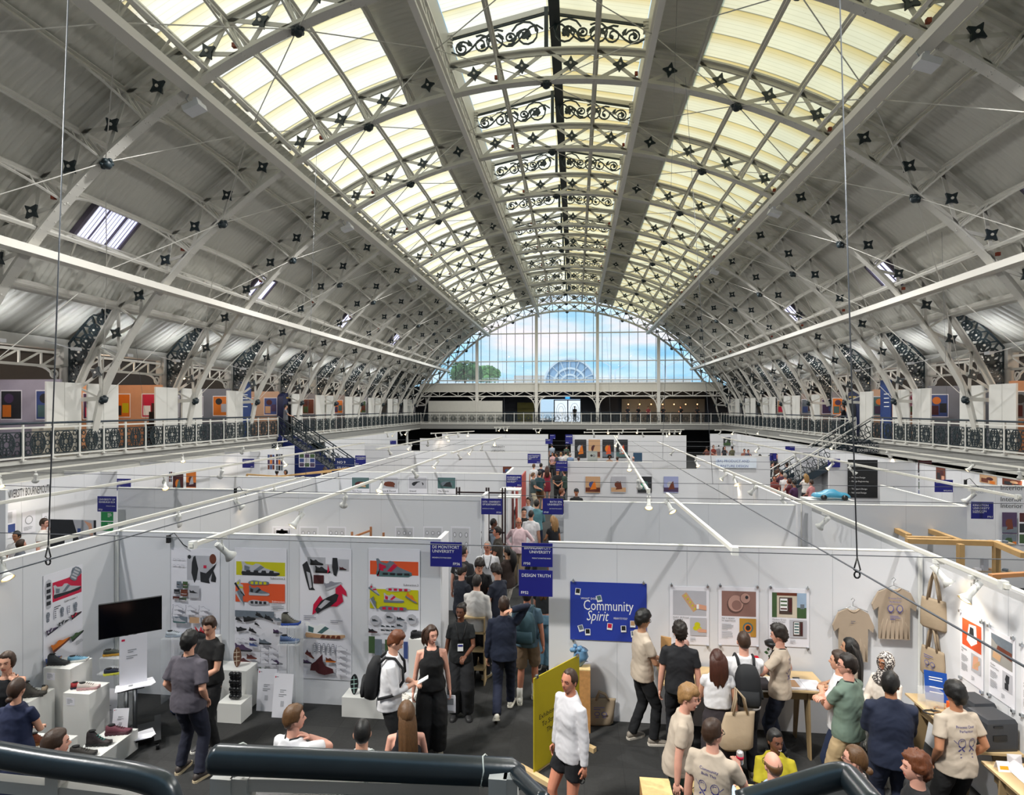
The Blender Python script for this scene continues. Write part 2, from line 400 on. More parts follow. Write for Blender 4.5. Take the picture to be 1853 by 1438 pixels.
# ---- ridge lantern: gabled rafters and dark scroll friezes over every arch
def scroll(m, c, r, turns=1.6, s=1, a0=0, w=.045):
    pts = []; n = 18
    for i in range(n+1):
        t = i/n; a = a0+s*turns*2*pi*t; rr = r*(1-.78*t); pts.append(Vector(c)+Vector((cos(a)*rr, 0, sin(a)*rr)))
    m.strip(pts, .04, w, [((p-Vector(c)).normalized() if (p-Vector(c)).length > 1e-4 else Vector((0, 0, 1))) for p in pts])
    m.ball(pts[-1], (.06, .03, .06), 8)
def leaf(m, c, L, a, w=.07):
    d = Vector((cos(a), 0, sin(a))); e = Vector((-sin(a), 0, cos(a)))
    m.prism([(0, 0), (L*.3, w), (L*.7, w*.8), (L, 0), (L*.6, -w*.5), (L*.25, -w*.6)], Vector(c)+Vector((0, .02, 0)), d, e, .03)
def make_frieze():
    root = empty('scroll_frieze')
    for s in (-1, 1):
        m = MB().use(STEEL); m.beam((s*LE[0], 0, LE[1]), (0, 0, LA[1]), .1, .16); m.beam((s*LE[0], 0, LE[1]-.9), (s*LE[0], 0, LE[1]+.08), .14, .14)
        for q in range(4): m.box((s*(LE[0]+.02), -.02, LE[1]-.3+q*.1), (.3, .16, .03))
        m.build('rafter', root)
        m = MB().use(DARK)
        low = lambda x: ZC+sqrt(RO*RO-x*x)+.05
        top = lambda x: LE[1]-.12+(LA[1]-LE[1])*(1-abs(x)/LE[0])
        m.beam((s*LE[0], 0, top(LE[0])), (0, 0, top(0)), .05, .05)
        m.strip([Vector((s*x, 0, low(x))) for x in (.1, .7, 1.4, 2.1, 2.95)], .04, .04, Vector((0, 1, 0)))
        for x, f, d, a0 in ((.62, .50, 1, .3), (1.55, .36, -1, 2.2), (2.02, .30, 1, 1), (2.62, .24, -1, 2.8), (1.12, .2, -1, 5)):
            z = (low(x)+top(x))/2; h = (top(x)-low(x)); r = min(f, h*.47)
            scroll(m, (s*x, 0, z), r, 1.5, d*s, a0 if s > 0 else pi-a0)
        m.strip([Vector((s*x, 0, low(x)+.12+.35*(top(x)-low(x))*(1+sin(x*4.2)*.8))) for x in [.1+i*.19 for i in range(16)]], .04, .045, Vector((0, 1, 0)))
        for x, L, a in ((.25, .3, 1.2), (.95, .34, 2.4), (1.3, .3, .8), (1.8, .28, 2.2), (2.3, .26, 1), (2.75, .24, 2.2), (.9, .25, -.6), (1.9, .2, -.9)):
            leaf(m, (s*x, 0, (low(x)+top(x))/2), L, a if s > 0 else pi-a)
        c = Vector((s*.62, 0, (low(.62)+top(.62))/2))
        for i in range(5): leaf(m, c, .17, i*2*pi/5, .08)
        m.build('scrollwork', root)
    m = MB().use(DARK); m.box((0, -.02, LA[1]-.6), (.12, .1, 1.3)); m.build('king_post', root)
    return root
fr = make_frieze()
for i in range(3, 13):
    a = fr if i == 3 else copytree(fr); a.location = (0, AY[i], 0)
    tag(a, 'dark scroll frieze at the ridge over the %s' % (ordinal[i]+' roof arch from the viewer' if i < 12 else 'arch in the end wall'), 'roof ornament', 'scrollwork friezes of the ridge lantern')
# dark flap along the ridge
m = MB().use(mat('#33393c', .6, name='ridge duct')); m.bb((.1, 3, LA[1]-.45), (.42, YB, LA[1]-.2)); m.build('ridge_duct', label='dark duct running along the ridge of the roof lantern', cat='duct')
# ---- purlins and girders running along the hall
def purlin(k, kind):
    m = MB().use(STEEL); y0, y1 = 3., YB
    m.beam(cyl(RO, k, y0), cyl(RO, k, y1), .16, .05, rad(k)); m.beam(cyl(RO-.09, k, y0), cyl(RO-.09, k, y1), .04, .12, rad(k))
    if kind == 'purlin':
        for y in AY:
            for sgn in (-1, 1):
                if y+sgn*1.6 > YB+.1: continue
                pts = [cyl(RI+(RO-.12-RI)*(1-(1-t)**2), k, y+sgn*1.75*t) for t in (0, .15, .3, .5, .75, 1)]
                m.strip(pts, .05, .05, rad(k))
                for t in (.15, .3, .5):
                    r = RI+(RO-.12-RI)*(1-(1-t)**2); m.beam(cyl(r, k, y+sgn*1.75*t), cyl(RO, k, y+sgn*1.75*(t-.12)), .03, .03)
            m.beam(cyl(RI, k, y+.12), cyl(RO, k, y+.12), .05, .05); m.beam(cyl(RI, k, y-.12), cyl(RO, k, y-.12), .05, .05)
    return m
def side(k): return 'left' if k < 0 else 'right'
pl = {1: 'beside the ridge', 4: 'across the lower glazing', 5: 'just above the upper girder', 3: 'along the grey strip edge', 7: 'first below the upper girder', 8: 'second below the upper girder', 9: 'third below the upper girder', 11: 'where the deck corrugation widens'}
for s in (-1, 1):
    for k in (1, 3, 4, 5, 7, 8, 9, 11):
        m = purlin(s*k, 'purlin' if k != 11 else 'x')
        if k == 11: m.beam(cyl(RO+.05, s*k, 3), cyl(RO+.05, s*k, YB), .3, .12, rad(s*k))
        m.build('lattice_purlin', label='white lattice purlin on the %s roof slope, %s' % (side(s), pl[k]), cat='roof beam', group='purlins along the roof')
    m = MB().use(GIRD)                      # lantern side rail at k=2
    for r in (RI+.05, RO): m.beam(cyl(r, s*2, 3), cyl(r, s*2, YB), .12, .12, rad(s*2))
    y = 3.
    while y < YB: m.beam(cyl(RI+.05, s*2, y), cyl(RO, s*2, y+.6), .03, .05); m.beam(cyl(RO, s*2, y), cyl(RI+.05, s*2, y+.6), .03, .05); y += .6
    m.beam(cyl(RI-.25, s*2.05, 3), cyl(RI-.25, s*2.05, YB), .16, .16, rad(s*2)); 
    m.build('lantern_rail', label='pale lattice rail under the %s edge of the ridge lantern' % side(s), cat='roof beam')
    for k, nm in ((6, 'upper'), (10, 'lower')):
        root = empty('lattice_girder', (0, 0, 0), label='long white %s lattice girder on the %s side of the roof' % (nm, side(s)), cat='roof girder')
        R = lambda r, dk, y: cyl(r, s*(k+dk), y)
        m = MB().use(GIRD); m.beam(R(RI-.16, 0, 2), R(RI-.16, 0, YB), .34, .2, (0, 0, 1)); m.build('box_beam', root)
        m = MB().use(STEEL)
        m.beam(R(RO, -.2, 2), R(RO, -.2, YB), .1, .1, rad(k*s)); m.beam(R(RI+.1, -.35, 2), R(RI+.1, -.35, YB), .08, .1, rad(k*s)); m.beam(R(RI+.35, .25, 2), R(RI+.35, .25, YB), .06, .06, rad(k*s))
        y = 3.
        while y < YB-1.2:
            m.beam(R(RO, -.2, y), R(RI+.1, -.3, y+1.17), .05, .07); m.beam(R(RI+.1, -.3, y), R(RO, -.2, y+1.17), .05, .07)
            m.beam(R(RI+.1, -.35, y+.5), R(RI+.35, .25, y+1), .04, .04); y += 1.175
        m.build('lattice_web', root)
# ---- bracing wires
for i in range(1, 12):
    m = MB().use(STEEL); y0, y1 = AY[i], AY[i+1]; ym = (y0+y1)/2
    for s in (-1, 1):
        for kb, anchors in ((0, (2,)), (4, (2, 6)), (8, (6, 10)), (13, (10,))):
            for ka in anchors:
                for yy in (y0, y1): m.beam(cyl(RI-.05, s*kb, yy), cyl(RI-.02, s*ka, ym), .02, .02)
    m.build('bracing_wire', label='thin roof bracing wires between the %s and %s arches from the viewer' % (ordinal[i], ordinal[i+1]), cat='wires', group='roof bracing wires')
# ---- small louvred roof windows in the grey deck
def roofwin(k0, k1, s, y0, y1, lab):
    root = empty('roof_window', cyl(RD-.1, s*k0, y0), label=lab, cat='roof window', group='louvred roof windows'); O = cyl(RD-.1, s*k0, y0)
    m = MB().use(mat('#5c5666', .5)); P = lambda u, v: cyl(RD-.1, s*(k0+(k1-k0)*u), y0+(y1-y0)*v)-O
    for a, b in (((0, 0), (1, 0)), ((1, 0), (1, 1)), ((1, 1), (0, 1)), ((0, 1), (0, 0))): m.beam(P(*a), P(*b), .1, .14, rad(s*k0))
    for u in (.3, .7): m.beam(P(0, u), P(1, u), .03, .1, rad(s*k0))
    m.build('frame', root)
    m = MB().use(mat('#e8e6ff', .4, emit='#dfe2ff', estr=.7, name='emissive slat'))  # slats glow by emission, standing in for daylight through the louvres
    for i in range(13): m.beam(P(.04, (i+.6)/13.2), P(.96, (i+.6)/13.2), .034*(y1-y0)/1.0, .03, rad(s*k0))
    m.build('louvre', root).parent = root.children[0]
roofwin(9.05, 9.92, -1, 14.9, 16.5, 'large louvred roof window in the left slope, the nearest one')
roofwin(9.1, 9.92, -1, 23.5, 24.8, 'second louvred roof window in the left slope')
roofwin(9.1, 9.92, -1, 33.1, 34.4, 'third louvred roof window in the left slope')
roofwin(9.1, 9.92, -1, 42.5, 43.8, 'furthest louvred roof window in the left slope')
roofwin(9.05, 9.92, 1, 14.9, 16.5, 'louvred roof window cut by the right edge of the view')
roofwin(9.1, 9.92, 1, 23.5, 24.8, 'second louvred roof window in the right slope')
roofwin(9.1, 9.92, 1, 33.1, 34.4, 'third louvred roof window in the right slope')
# ---- floodlights below the upper girders (these light the hall)
def lamp(name, typ, loc, power, col, **kw):
    d = bpy.data.lights.new(name, typ); d.energy = power; d.color = col
    for k, v in kw.items():
        if k != 'rot': setattr(d, k, v)
    o = bpy.data.objects.new(name, d); COL.objects.link(o); o.location = loc
    if 'rot' in kw: o.rotation_euler = kw['rot']
    return o
fl_m = mat('#d8dade', .4)
for s in (-1, 1):
    for j, y in enumerate((3.5, 12.9, 22.2, 31.5, 40.8, 50.)):
        p = cyl(RI-.55, s*6.15, y)
        root = empty('floodlight', p, label='boxy white floodlight under the upper %s girder, %s from the viewer' % (side(s), ordinal[j]), cat='floodlight', group='floodlights under the upper girders')
        m = MB().use(fl_m); m.box((0, 0, 0), (.42, .34, .14), M=Matrix.Rotation(s*.35, 3, 'Y')); m.box((0, .1, .17), (.1, .2, .2)); hs_ = m.build('housing', root)
        m = MB().use(CHROME); m.tube([(-.1, 0, .1), (-.22, 0, .25), (-.1, 0, .42)], .015, 6); m.build('bracket', root).parent = hs_
        L = lamp('floodlight_lamp', 'AREA', (-s*.02, 0, -.1), FLOOD, (1, .985, .96), shape='RECTANGLE', size=.4, size_y=.34); L.parent = root; L.rotation_euler = (0, s*.25, 0)
# ---- galleries
SLAB = mat('#8f8f8c', .6, var=.1, name='gallery soffit'); SLABW = mat('#c8c7c1', .6, name='gallery edge'); GFL = mat('#3a3a3c', .8, name='gallery floor')
for s, nm in ((-1, 'left'), (1, 'right')):
    m = MB().use(SLAB); m.bb((s*GX, -3, GZ-.6), (s*24, 73, GZ-.02)); m.use(SLABW); m.bb((s*(GX-.06), -3, GZ-.1), (s*(GX+.1), YB-1.4, GZ+.02)); m.bb((s*(GX-.02), -3, GZ-.62), (s*(GX+.02), YB-1.4, GZ-.5))
    m.use(GFL); m.bb((s*GX, -3, GZ-.02), (s*24, 73, GZ)); m.build('floor', kind='structure')
    # wall under and behind the gallery
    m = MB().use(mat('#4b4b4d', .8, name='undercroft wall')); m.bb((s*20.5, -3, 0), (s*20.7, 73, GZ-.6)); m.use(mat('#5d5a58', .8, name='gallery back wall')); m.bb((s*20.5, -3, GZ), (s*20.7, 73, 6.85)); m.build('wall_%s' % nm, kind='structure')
m = MB().use(SLAB); m.bb((-GX, YB-1.4, GZ-.6), (GX, 73, GZ-.02)); m.use(SLABW); m.bb((-GX, YB-1.46, GZ-.14), (GX, YB-1.3, GZ+.02)); m.use(GFL); m.bb((-GX, YB-1.4, GZ-.02), (GX, 73, GZ)); m.build('floor', kind='structure')
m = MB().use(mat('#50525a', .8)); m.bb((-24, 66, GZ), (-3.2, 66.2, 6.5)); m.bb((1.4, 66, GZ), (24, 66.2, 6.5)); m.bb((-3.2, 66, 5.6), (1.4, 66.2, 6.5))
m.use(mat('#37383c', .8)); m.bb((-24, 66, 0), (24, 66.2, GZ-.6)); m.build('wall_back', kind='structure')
m = MB().use(mat('#77787a', .8)); m.bb((-24, -4.2, 0), (24, -4, 18)); m.build('wall_front', kind='structure')
for s, nm in ((-1, 'left'), (1, 'right')):
    m = MB().use(mat('#77787a', .8)); m.bb((s*24, -4, 0), (s*24.2, 73, 7)); m.build('wall_%s' % nm, kind='structure')
# undercroft columns
for s in (-1, 1):
    for i in range(2, 12):
        m = MB().use(WHITE); m.lathe([(.22, 0), (.22, .2), (.14, .3), (.12, 2.0), (.2, 2.35), (.24, 2.45)], (s*15.6, AY[i], 0), 14)
        m.build('undercroft_column', label='white iron column under the %s gallery below the %s arch' % (side(s), ordinal[i]), cat='column', group='columns under the galleries', recenter=True)
# gallery columns, trusses and spandrels along the sides
for s in (-1, 1):
    for i in range(0, 12):
        y = AY[i]; root = empty('gallery_column', (s*16.25, y, GZ), label='pale gallery column on the %s behind the foot of the %s arch' % (side(s), ordinal[i]), cat='column', group='gallery columns')
        m = MB().use(mat('#b9b8b3', .5)); m.lathe([(.2, 0), (.2, .3), (.15, .4), (.14, 2.9), (.2, 3.0)], (0, 0, 0), 12); m.box((0, 0, 3.3), (.36, .4, .72)); m.build('shaft', root)
        m = MB().use(WHITE)
        for d in (-1, 1):                     # ring spandrels under the truss
            pts = [Vector((0, d*(.2+.75*(1-cos(t))), 2.05+.85*sin(t))) for t in [j*pi/14 for j in range(8)]]; m.strip(pts, .06, .06, Vector((1, 0, 0)))
            c = Vector((0, d*.38, 2.68)); m.strip([c+Vector((0, cos(q*pi/6)*.13, sin(q*pi/6)*.13)) for q in range(13)], .05, .03, Vector((1, 0, 0)))
        m.build('ring_bracket', root)
        m = MB().use(STEEL); yy = 4.7
        for z in (2.92, 3.38): m.beam((0, .1, z), (0, yy-.1, z), .08, .08)
        for j in range(6): a = .1+j*.75; m.beam((0, a, 2.92), (0, a, 3.38), .05, .05); m.beam((0, a, 2.92), (0, a+.75, 3.38), .05, .05)
        m.build('gallery_truss', root)
        m = MB().use(mat('#a9a8a2', .5)); m.bb((-.05*s, 0, 3.5), (.35*s, yy, 3.86)); m.build('gutter_beam', root)
        # uplights washing the lower deck
        if i > 0:
            for j, (dy, dx) in enumerate(((-.75, -1.15), (1.5, -1.1))):
                lr = empty('uplight', (s*(16.25+dx), y+dy, 6.5), label='small uplight on the %s, %s the foot of the %s arch' % (side(s), ('short of', 'beyond')[j], ordinal[i]), cat='uplight', group='uplights under the roof edge')
                m = MB().use(fl_m); m.box((0, 0, 0), (.16, .26, .1)); m.beam((0, 0, -.03), (-s*dx, 0, .3), .03, .03); m.build('housing', lr)
                if 1 <= i <= 9:
                    L = lamp('uplight_lamp', 'SPOT', (0, 0, .1), UPL, (.95, .97, 1), spot_size=2.5, spot_blend=.9, shadow_soft_size=.06); L.parent = lr; L.rotation_euler = (pi-radians(28 if j == 0 else 20), 0, s*.35*1)
                    L.rotation_euler = (pi, s*radians(22), 0)
# ---- gallery railing: one panel kind, copied
def ring(m, c, r, w, A, B, n=12, t=.02):
    m.strip([Vector(c)+A*cos(2*pi*q/n)*r+B*sin(2*pi*q/n)*r for q in range(n+1)], t, w, [(A*cos(2*pi*q/n)+B*sin(2*pi*q/n)) for q in range(n+1)])
def casting(L):
    A, B = Vector((0, 1, 0)), Vector((0, 0, 1)); m = MB().use(DARK); c = Vector((0, L/2, .5))
    for z in (.16, .84): m.beam((0, .06, z), (0, L-.06, z), .02, .03)
    for y in (.06, L-.06): m.beam((0, y, .16), (0, y, .84), .02, .04)
    for q in range(13):
        pass
    pts = [c+A*cos(2*pi*q/16)*.24+B*sin(2*pi*q/16)*.34 for q in range(17)]; m.strip(pts, .02, .035, [((p-c).normalized()) for p in pts])
    ring(m, c, .19, .03, A, B); ring(m, c, .1, .03, A, B)
    for q in range(8):
        a = q*pi/4; m.beam(c+A*cos(a)*.08+B*sin(a)*.08, c+A*cos(a)*.26+B*sin(a)*.33, .02, .03, (1, 0, 0))
        ring(m, c+A*cos(a+.39)*.17+B*sin(a+.39)*.23, .05, .02, A, B, 8)
    for y in (.17, L-.17):
        for z in (.25, .5, .75): ring(m, (0, y, z), .07, .025, A, B, 8)
    return m
RAILT = mat('#20303c', .35, name='handrail'); RW = mat('#d9d8d2', .4, name='rail white')
cast_me = casting(.98).build('x'); pan = cast_me.data; bpy.data.objects.remove(cast_me)
def railing(name, p0, p1, label, n=None, panels=True):
    p0, p1 = Vector(p0), Vector(p1); d = p1-p0; L = d.length; n = n or max(1, round(L/.98)); st = L/n
    root = empty(name, p0, atan2(d.y, d.x)-pi/2, label=label, cat='railing')
    m = MB().use(RAILT); m.tube([(0, 0, 1.1), (0, L, 1.1)], .035, 10); m.build('handrail', root)
    m = MB().use(RW); m.beam((0, 0, .97), (0, L, .97), .04, .05); m.beam((0, 0, .1), (0, L, .1), .04, .05); m.build('rail', root)
    for i in range(n+1):
        if i <= 60:
            m = MB().use(RW) if i == 0 else None
            if i == 0: m.box((0, 0, .53), (.055, .055, 1.06)); m.box((0, 0, .02), (.12, .12, .04)); post = m.build('post', root)
            else: post2 = post.copy(); COL.objects.link(post2); post2.parent = root; post2.location = (0, i*st, 0)
    if panels:
        for i in range(n):
            o = bpy.data.objects.new('cast_panel', pan); COL.objects.link(o); o.parent = root; o.location = (0, i*st, 0); o.scale = (1, st/.98, 1)
    return root
for s in (-1, 1):
    railing('gallery_railing', (s*15.1, 5.5, GZ), (s*15.1, 29.6, GZ), 'gallery railing with dark cast panels on the %s, this side of the stair' % side(s))
    railing('gallery_railing', (s*15.1, 31.4, GZ), (s*15.1, YB-1.5, GZ), 'gallery railing with dark cast panels on the %s, beyond the stair' % side(s))
railing('gallery_railing', (-15.1, YB-1.35, GZ), (15.1, YB-1.35, GZ), 'gallery railing crossing the far end of the hall under the big window')
# ================================================================== END WALL, WINDOW, OUTSIDE
WZ = 7.15
ecol = [PY(px, 740, YB).x for px in (864, 971, 1081, 1191)]
m = MB().use(mat('#d6d3c8', .5)); m.bb((-15.6, YB-.1, 6.35), (15.6, YB+.1, WZ)); m.use(GIRD)
m.bb((-15.4, YB-.2, WZ-.05), (15.4, YB+.2, WZ+.06)); m.build('wall_far_end', kind='structure')
# panes: glass with mullions
glass = custom('window glass', lambda nt, b: (b.inputs['Base Color'].__setattr__('default_value', (.9, .97, 1, 1)), b.inputs['Roughness'].__setattr__('default_value', 0), b.inputs['Alpha'].__setattr__('default_value', .12)))
m = MB().use(GIRD); half = lambda z: sqrt(max(0, (RI+.2)**2-(z-ZC)**2))
for px in (972, 1081): pass
for z in (WZ+.35, 9.45, 12.35): h = half(z); m.bb((-h, YB-.08, z-.05), (h, YB+.08, z+.05))
fr_ = MB().use(mat('#2b3338', .5, name='thin mullion'))
x = -14.4
while x < 14.5:
    h = ZC+sqrt(max(0, (RI+.5)**2-x*x)); 
    if h > WZ: fr_.bb((x-.025, YB-.03, WZ), (x+.025, YB+.03, h))
    x += .9
h = half(WZ+.02)
rootw = empty('window_20', (0, YB, WZ), kind='structure')
m.build('window_frame', rootw).location = (0, -YB, -WZ); fr_.build('mullion', rootw).location = (0, -YB, -WZ)
m = MB().use(glass); pts = [(-half(WZ), WZ)]+[((RI+.3)*sin(a), ZC+(RI+.3)*cos(a)) for a in [radians(-56+112*i/40) for i in range(41)]]+[(half(WZ), WZ)]
m.prism([(p[0], p[1]) for p in pts], (0, YB, 0), (1, 0, 0), (0, 0, 1), .01); m.build('pane', rootw).location = (0, -YB, -WZ)
for i, x in enumerate(ecol):
    root = empty('end_column', (x, YB-.25, GZ), label='tall white column in the end wall, %s from the left' % ordinal[i].replace('nearest', 'first'), cat='column', group='end wall columns')
    top = ZC+sqrt(RI**2-x*x)-GZ
    m = MB().use(GIRD); m.box((0, 0, top/2), (.3, .3, top)); m.build('shaft', root)
    m = MB().use(GIRD)
    for d in (-1, 1):
        m.strip([Vector((d*(.15+1.15*(1-cos(t))), 0, 1.55+1.25*sin(t))) for t in [j*pi/16 for j in range(9)]], .08, .08, Vector((0, 1, 0)))
        for cx_, cz_, r in ((.32, 2.45, .16), (.6, 2.62, .1)): m.strip([Vector((d*cx_+cos(q*pi/5)*r, 0, cz_+sin(q*pi/5)*r)) for q in range(11)], .05, .03, Vector((0, 1, 0)))
    m.build('ring_bracket', root)
m = MB().use(GIRD)
for z in (5.82, 6.32): m.bb((-15.5, YB-.3, z-.05), (15.5, YB-.2, z+.05))
for i in range(31):
    x = -15.4+i*1.0; m.beam((x, YB-.25, 5.82), (x+1.0, YB-.25, 6.32) if i % 2 == 0 else (x+1, YB-.25, 5.82), .06, .06)
    m.beam((x+(0 if i % 2 else 0), YB-.25, 6.32), (x+1, YB-.25, 5.82) if i % 2 else (x, YB-.25, 5.82), .06, .06)
m.build('end_truss', label='white zigzag truss across the end wall under the cream band', cat='roof beam')
# the space behind the far gallery
def box_thing(name, a, b, mt, label, cat, group=None): return MB().use(mt).bb(a, b).build(name, label=label, cat=cat, group=group, recenter=True)
for px0, px1, py0, py1, nm in ((775, 861, 725, 748, 'left'), (865, 909, 725, 748, 'right')):
    a = PY(px0, py1, YB-.6); b = PY(px1, py0, YB-.6)
    box_thing('white_screen', (a.x, YB-.6, GZ), (b.x, YB-.5, b.z), mat('#cfcdc4', .6), '%s white display screen standing on the far gallery' % nm, 'screen')
a = PY(936, 745, YB+4); b = PY(966, 728, YB+4)
box_thing('olive_board', (a.x, YB+4, GZ), (b.x, YB+4.06, b.z), mat('#6f6a26', .6), 'olive yellow panel behind the far gallery railing', 'panel')
# doorway with double doors; its pane emits light in place of daylight
p0, p1 = PY(1003, 762, 66), PY(1052, 734, 66)
root = empty('door_1', (p0.x, 65.95, GZ), kind='structure')
m = MB().use(BLACKP); w = p1.x-p0.x; h = 2.5
for x in (0, w/2, w): m.bb((x-.06, -.05, 0), (x+.06, .05, h))
m.bb((0, -.05, h-.1), (w, .05, h)); m.build('door_frame', root)
m = MB().use(mat('#dfe8ee', .3, emit='#dce9f5', estr=.8, name='emissive door glass')); m.bb((0, .06, 0), (w, .08, h-.1)); m.build('door_pane', root)
m = MB().use(DARK)
for q in (.25, .75):
    for r in (.5, .3): m.strip([Vector((w*q+cos(t*pi/8)*r, -.02, 1.2+sin(t*pi/8)*r*1.8)) for t in range(17)], .03, .04, Vector((0, 1, 0)))
m.build('ironwork', root)
m = MB().use(mat('#3aa0ff', .4, emit='#3f9fff', estr=1.2)); m.box((PY(1027, 730, 65.8).x, 65.8, 5.75), (.5, .05, .2)); m.build('exit_sign', label='small lit blue exit sign above the glowing doors', cat='sign', recenter=True)
# cafe counter and dim pendant lights on the far right
m = MB().use(mat('#2a2b33', .7)); m.bb((3.2, YB+1.5, GZ), (3.5, YB+6, 6)); m.build('partition_wall', label='dark partition left of the cafe behind the far gallery', cat='partition', recenter=True)
m = MB().use(mat('#9a9388', .6)); m.bb((6.0, YB+5.5, GZ), (15, YB+5.7, 5.6)); m.build('cafe_wall', label='pale cafe back wall behind the far gallery', cat='wall panel', recenter=True)
for i in range(7):
    r = empty('pendant_lamp', (6.5+i*1.2, YB+3, 5.0), label='tiny warm pendant lamp hanging over the cafe behind the far gallery', cat='lamp', group='cafe pendant lamps')
    m = MB().use(BLACKP); m.tube([(0, 0, 0), (0, 0, 1.2)], .01, 5); m.build('cord', r); m = MB().use(mat('#ffcf90', .5, emit='#ffb765', estr=6)); m.ball((0, 0, 0), .06, 8); m.build('bulb', r)
    if i in (1, 4): lamp('pendant_light', 'POINT', (0, 0, -.15), 25, (1, .7, .4), shadow_soft_size=.1).parent = r
# outdoors: terrace rail, vault-shaped glass gable, houses, trees, cranes
pale = mat('#c9d3dc', .7); sky_m = mat('#a8c4da', .6)
m = MB().use(mat('#b9b4ac', .8)); m.bb((-30, 73.3, 6.2), (30, 84, 6.6)); m.build('terrace', label='pale roof terrace outside the big window', cat='terrace', recenter=True)
m = MB().use(pale)
for z in (8.1, 8.5): m.beam((-30, 75, z), (30, 75, z), .07, .07)
for i in range(120): m.beam((-30+i*.5, 75, 6.6), (-30+i*.5, 75, 8.5), .04, .04)
m.build('terrace_railing', label='pale railing of thin bars on the terrace outside the big window', cat='railing')
root = empty('glass_vault', (0, 0, 0), label='blue glazed half-round gable of a vaulted building beyond the terrace', cat='building')
c = PY(1031, 694, 90); r = (PY(1077, 694, 90).x-PY(985, 694, 90).x)/2
m = MB().use(mat('#7fa3c4', .3, name='vault glass')); m.prism([(c.x+r*cos(pi*i/24), 0+r*.98*sin(pi*i/24)) for i in range(25)], (0, 90, c.z), (1, 0, 0), (0, 0, 1), .1); m.build('gable_glass', root)
m = MB().use(pale)
for rr in (r, r*.62, r*.36): m.strip([Vector((c.x+rr*cos(pi*i/24), 89.8, c.z+rr*.98*sin(pi*i/24))) for i in range(25)], .3, .2 if rr == r else .1, Vector((0, 1, 0)))
for i in range(9): a = pi*i/8; m.beam((c.x+r*.36*cos(a), 89.8, c.z+r*.35*sin(a)), (c.x+r*cos(a), 89.8, c.z+r*.98*sin(a)), .12, .1)
m.bb((c.x-r*1.15, 90, 3), (c.x+r*1.25, 94, c.z)); m.build('gable_frame', root)
m = MB().use(mat('#c7b9b0', .8)); m.bb((PY(930, 694, 95).x, 95, 2), (PY(985, 694, 95).x, 100, c.z+1.6)); m.bb((PY(1082, 694, 95).x, 95, 2), (PY(1250, 694, 95).x, 100, c.z+.9)); m.bb((PY(985, 694, 95).x, 95, 2), (PY(1082, 694, 95).x, 100, c.z+.3)); m.build('distant_terrace_houses', label='row of pale low houses on the skyline behind the terrace', cat='building')
def tree(px, py, Y, R, n, col, label):
    rng = random.Random(px); c = PY(px, py, Y); root = empty('tree', (c.x, c.y, 0), label=label, cat='tree')
    m = MB().use(mat('#5a4a3a', .9)); m.tube([(0, 0, 0), (0, 0, c.z)], [.25, .1], 8); m.build('trunk', root)
    m = MB().use(mat(col, .9, var=.4, scale=2, bump=.6, bscale=8))
    for i in range(n):
        a = rng.uniform(0, 2*pi); q = rng.uniform(0, 1)**.5; rr = R*rng.uniform(.22, .4)
        p = Vector((cos(a)*q*R, sin(a)*q*R*.5, c.z+rng.uniform(-.5, .55)*R*(1.1-q*.6)))
        m.ball(p, rr, 8)
    for k in range(260):
        a = rng.uniform(0, 2*pi); b = rng.uniform(-.9, 1.4); p = Vector((cos(a)*cos(b)*R*1.15, sin(a)*cos(b)*R*.6, c.z+sin(b)*R*.75)); m.ball(p, rng.uniform(.08, .2), 4)
    m.build('foliage', root)
tree(842, 673, 74, 1.9, 26, '#3f6a3c', 'green tree at the left edge of the view through the big window')
tree(880, 678, 80, 1.7, 24, '#5f9455', 'lighter green tree beside the left column seen through the big window')
for px, y0, y1 in ((1104, 695, 662), (1113, 695, 670), (1200, 695, 660), (1205, 695, 664)):
    m = MB().use(pale)
    a, b = PY(px, y0, 120), PY(px, y1, 120); m.beam(Vector((a.x, a.y, 0)), b, .25, .25); m.beam(b, b+Vector((3.5 if px % 2 else -3, 0, 1.8)), .18, .18)
    m.build('tower_crane', label='thin pale tower crane on the skyline right of the glass vault', cat='crane', group='tower cranes on the skyline')
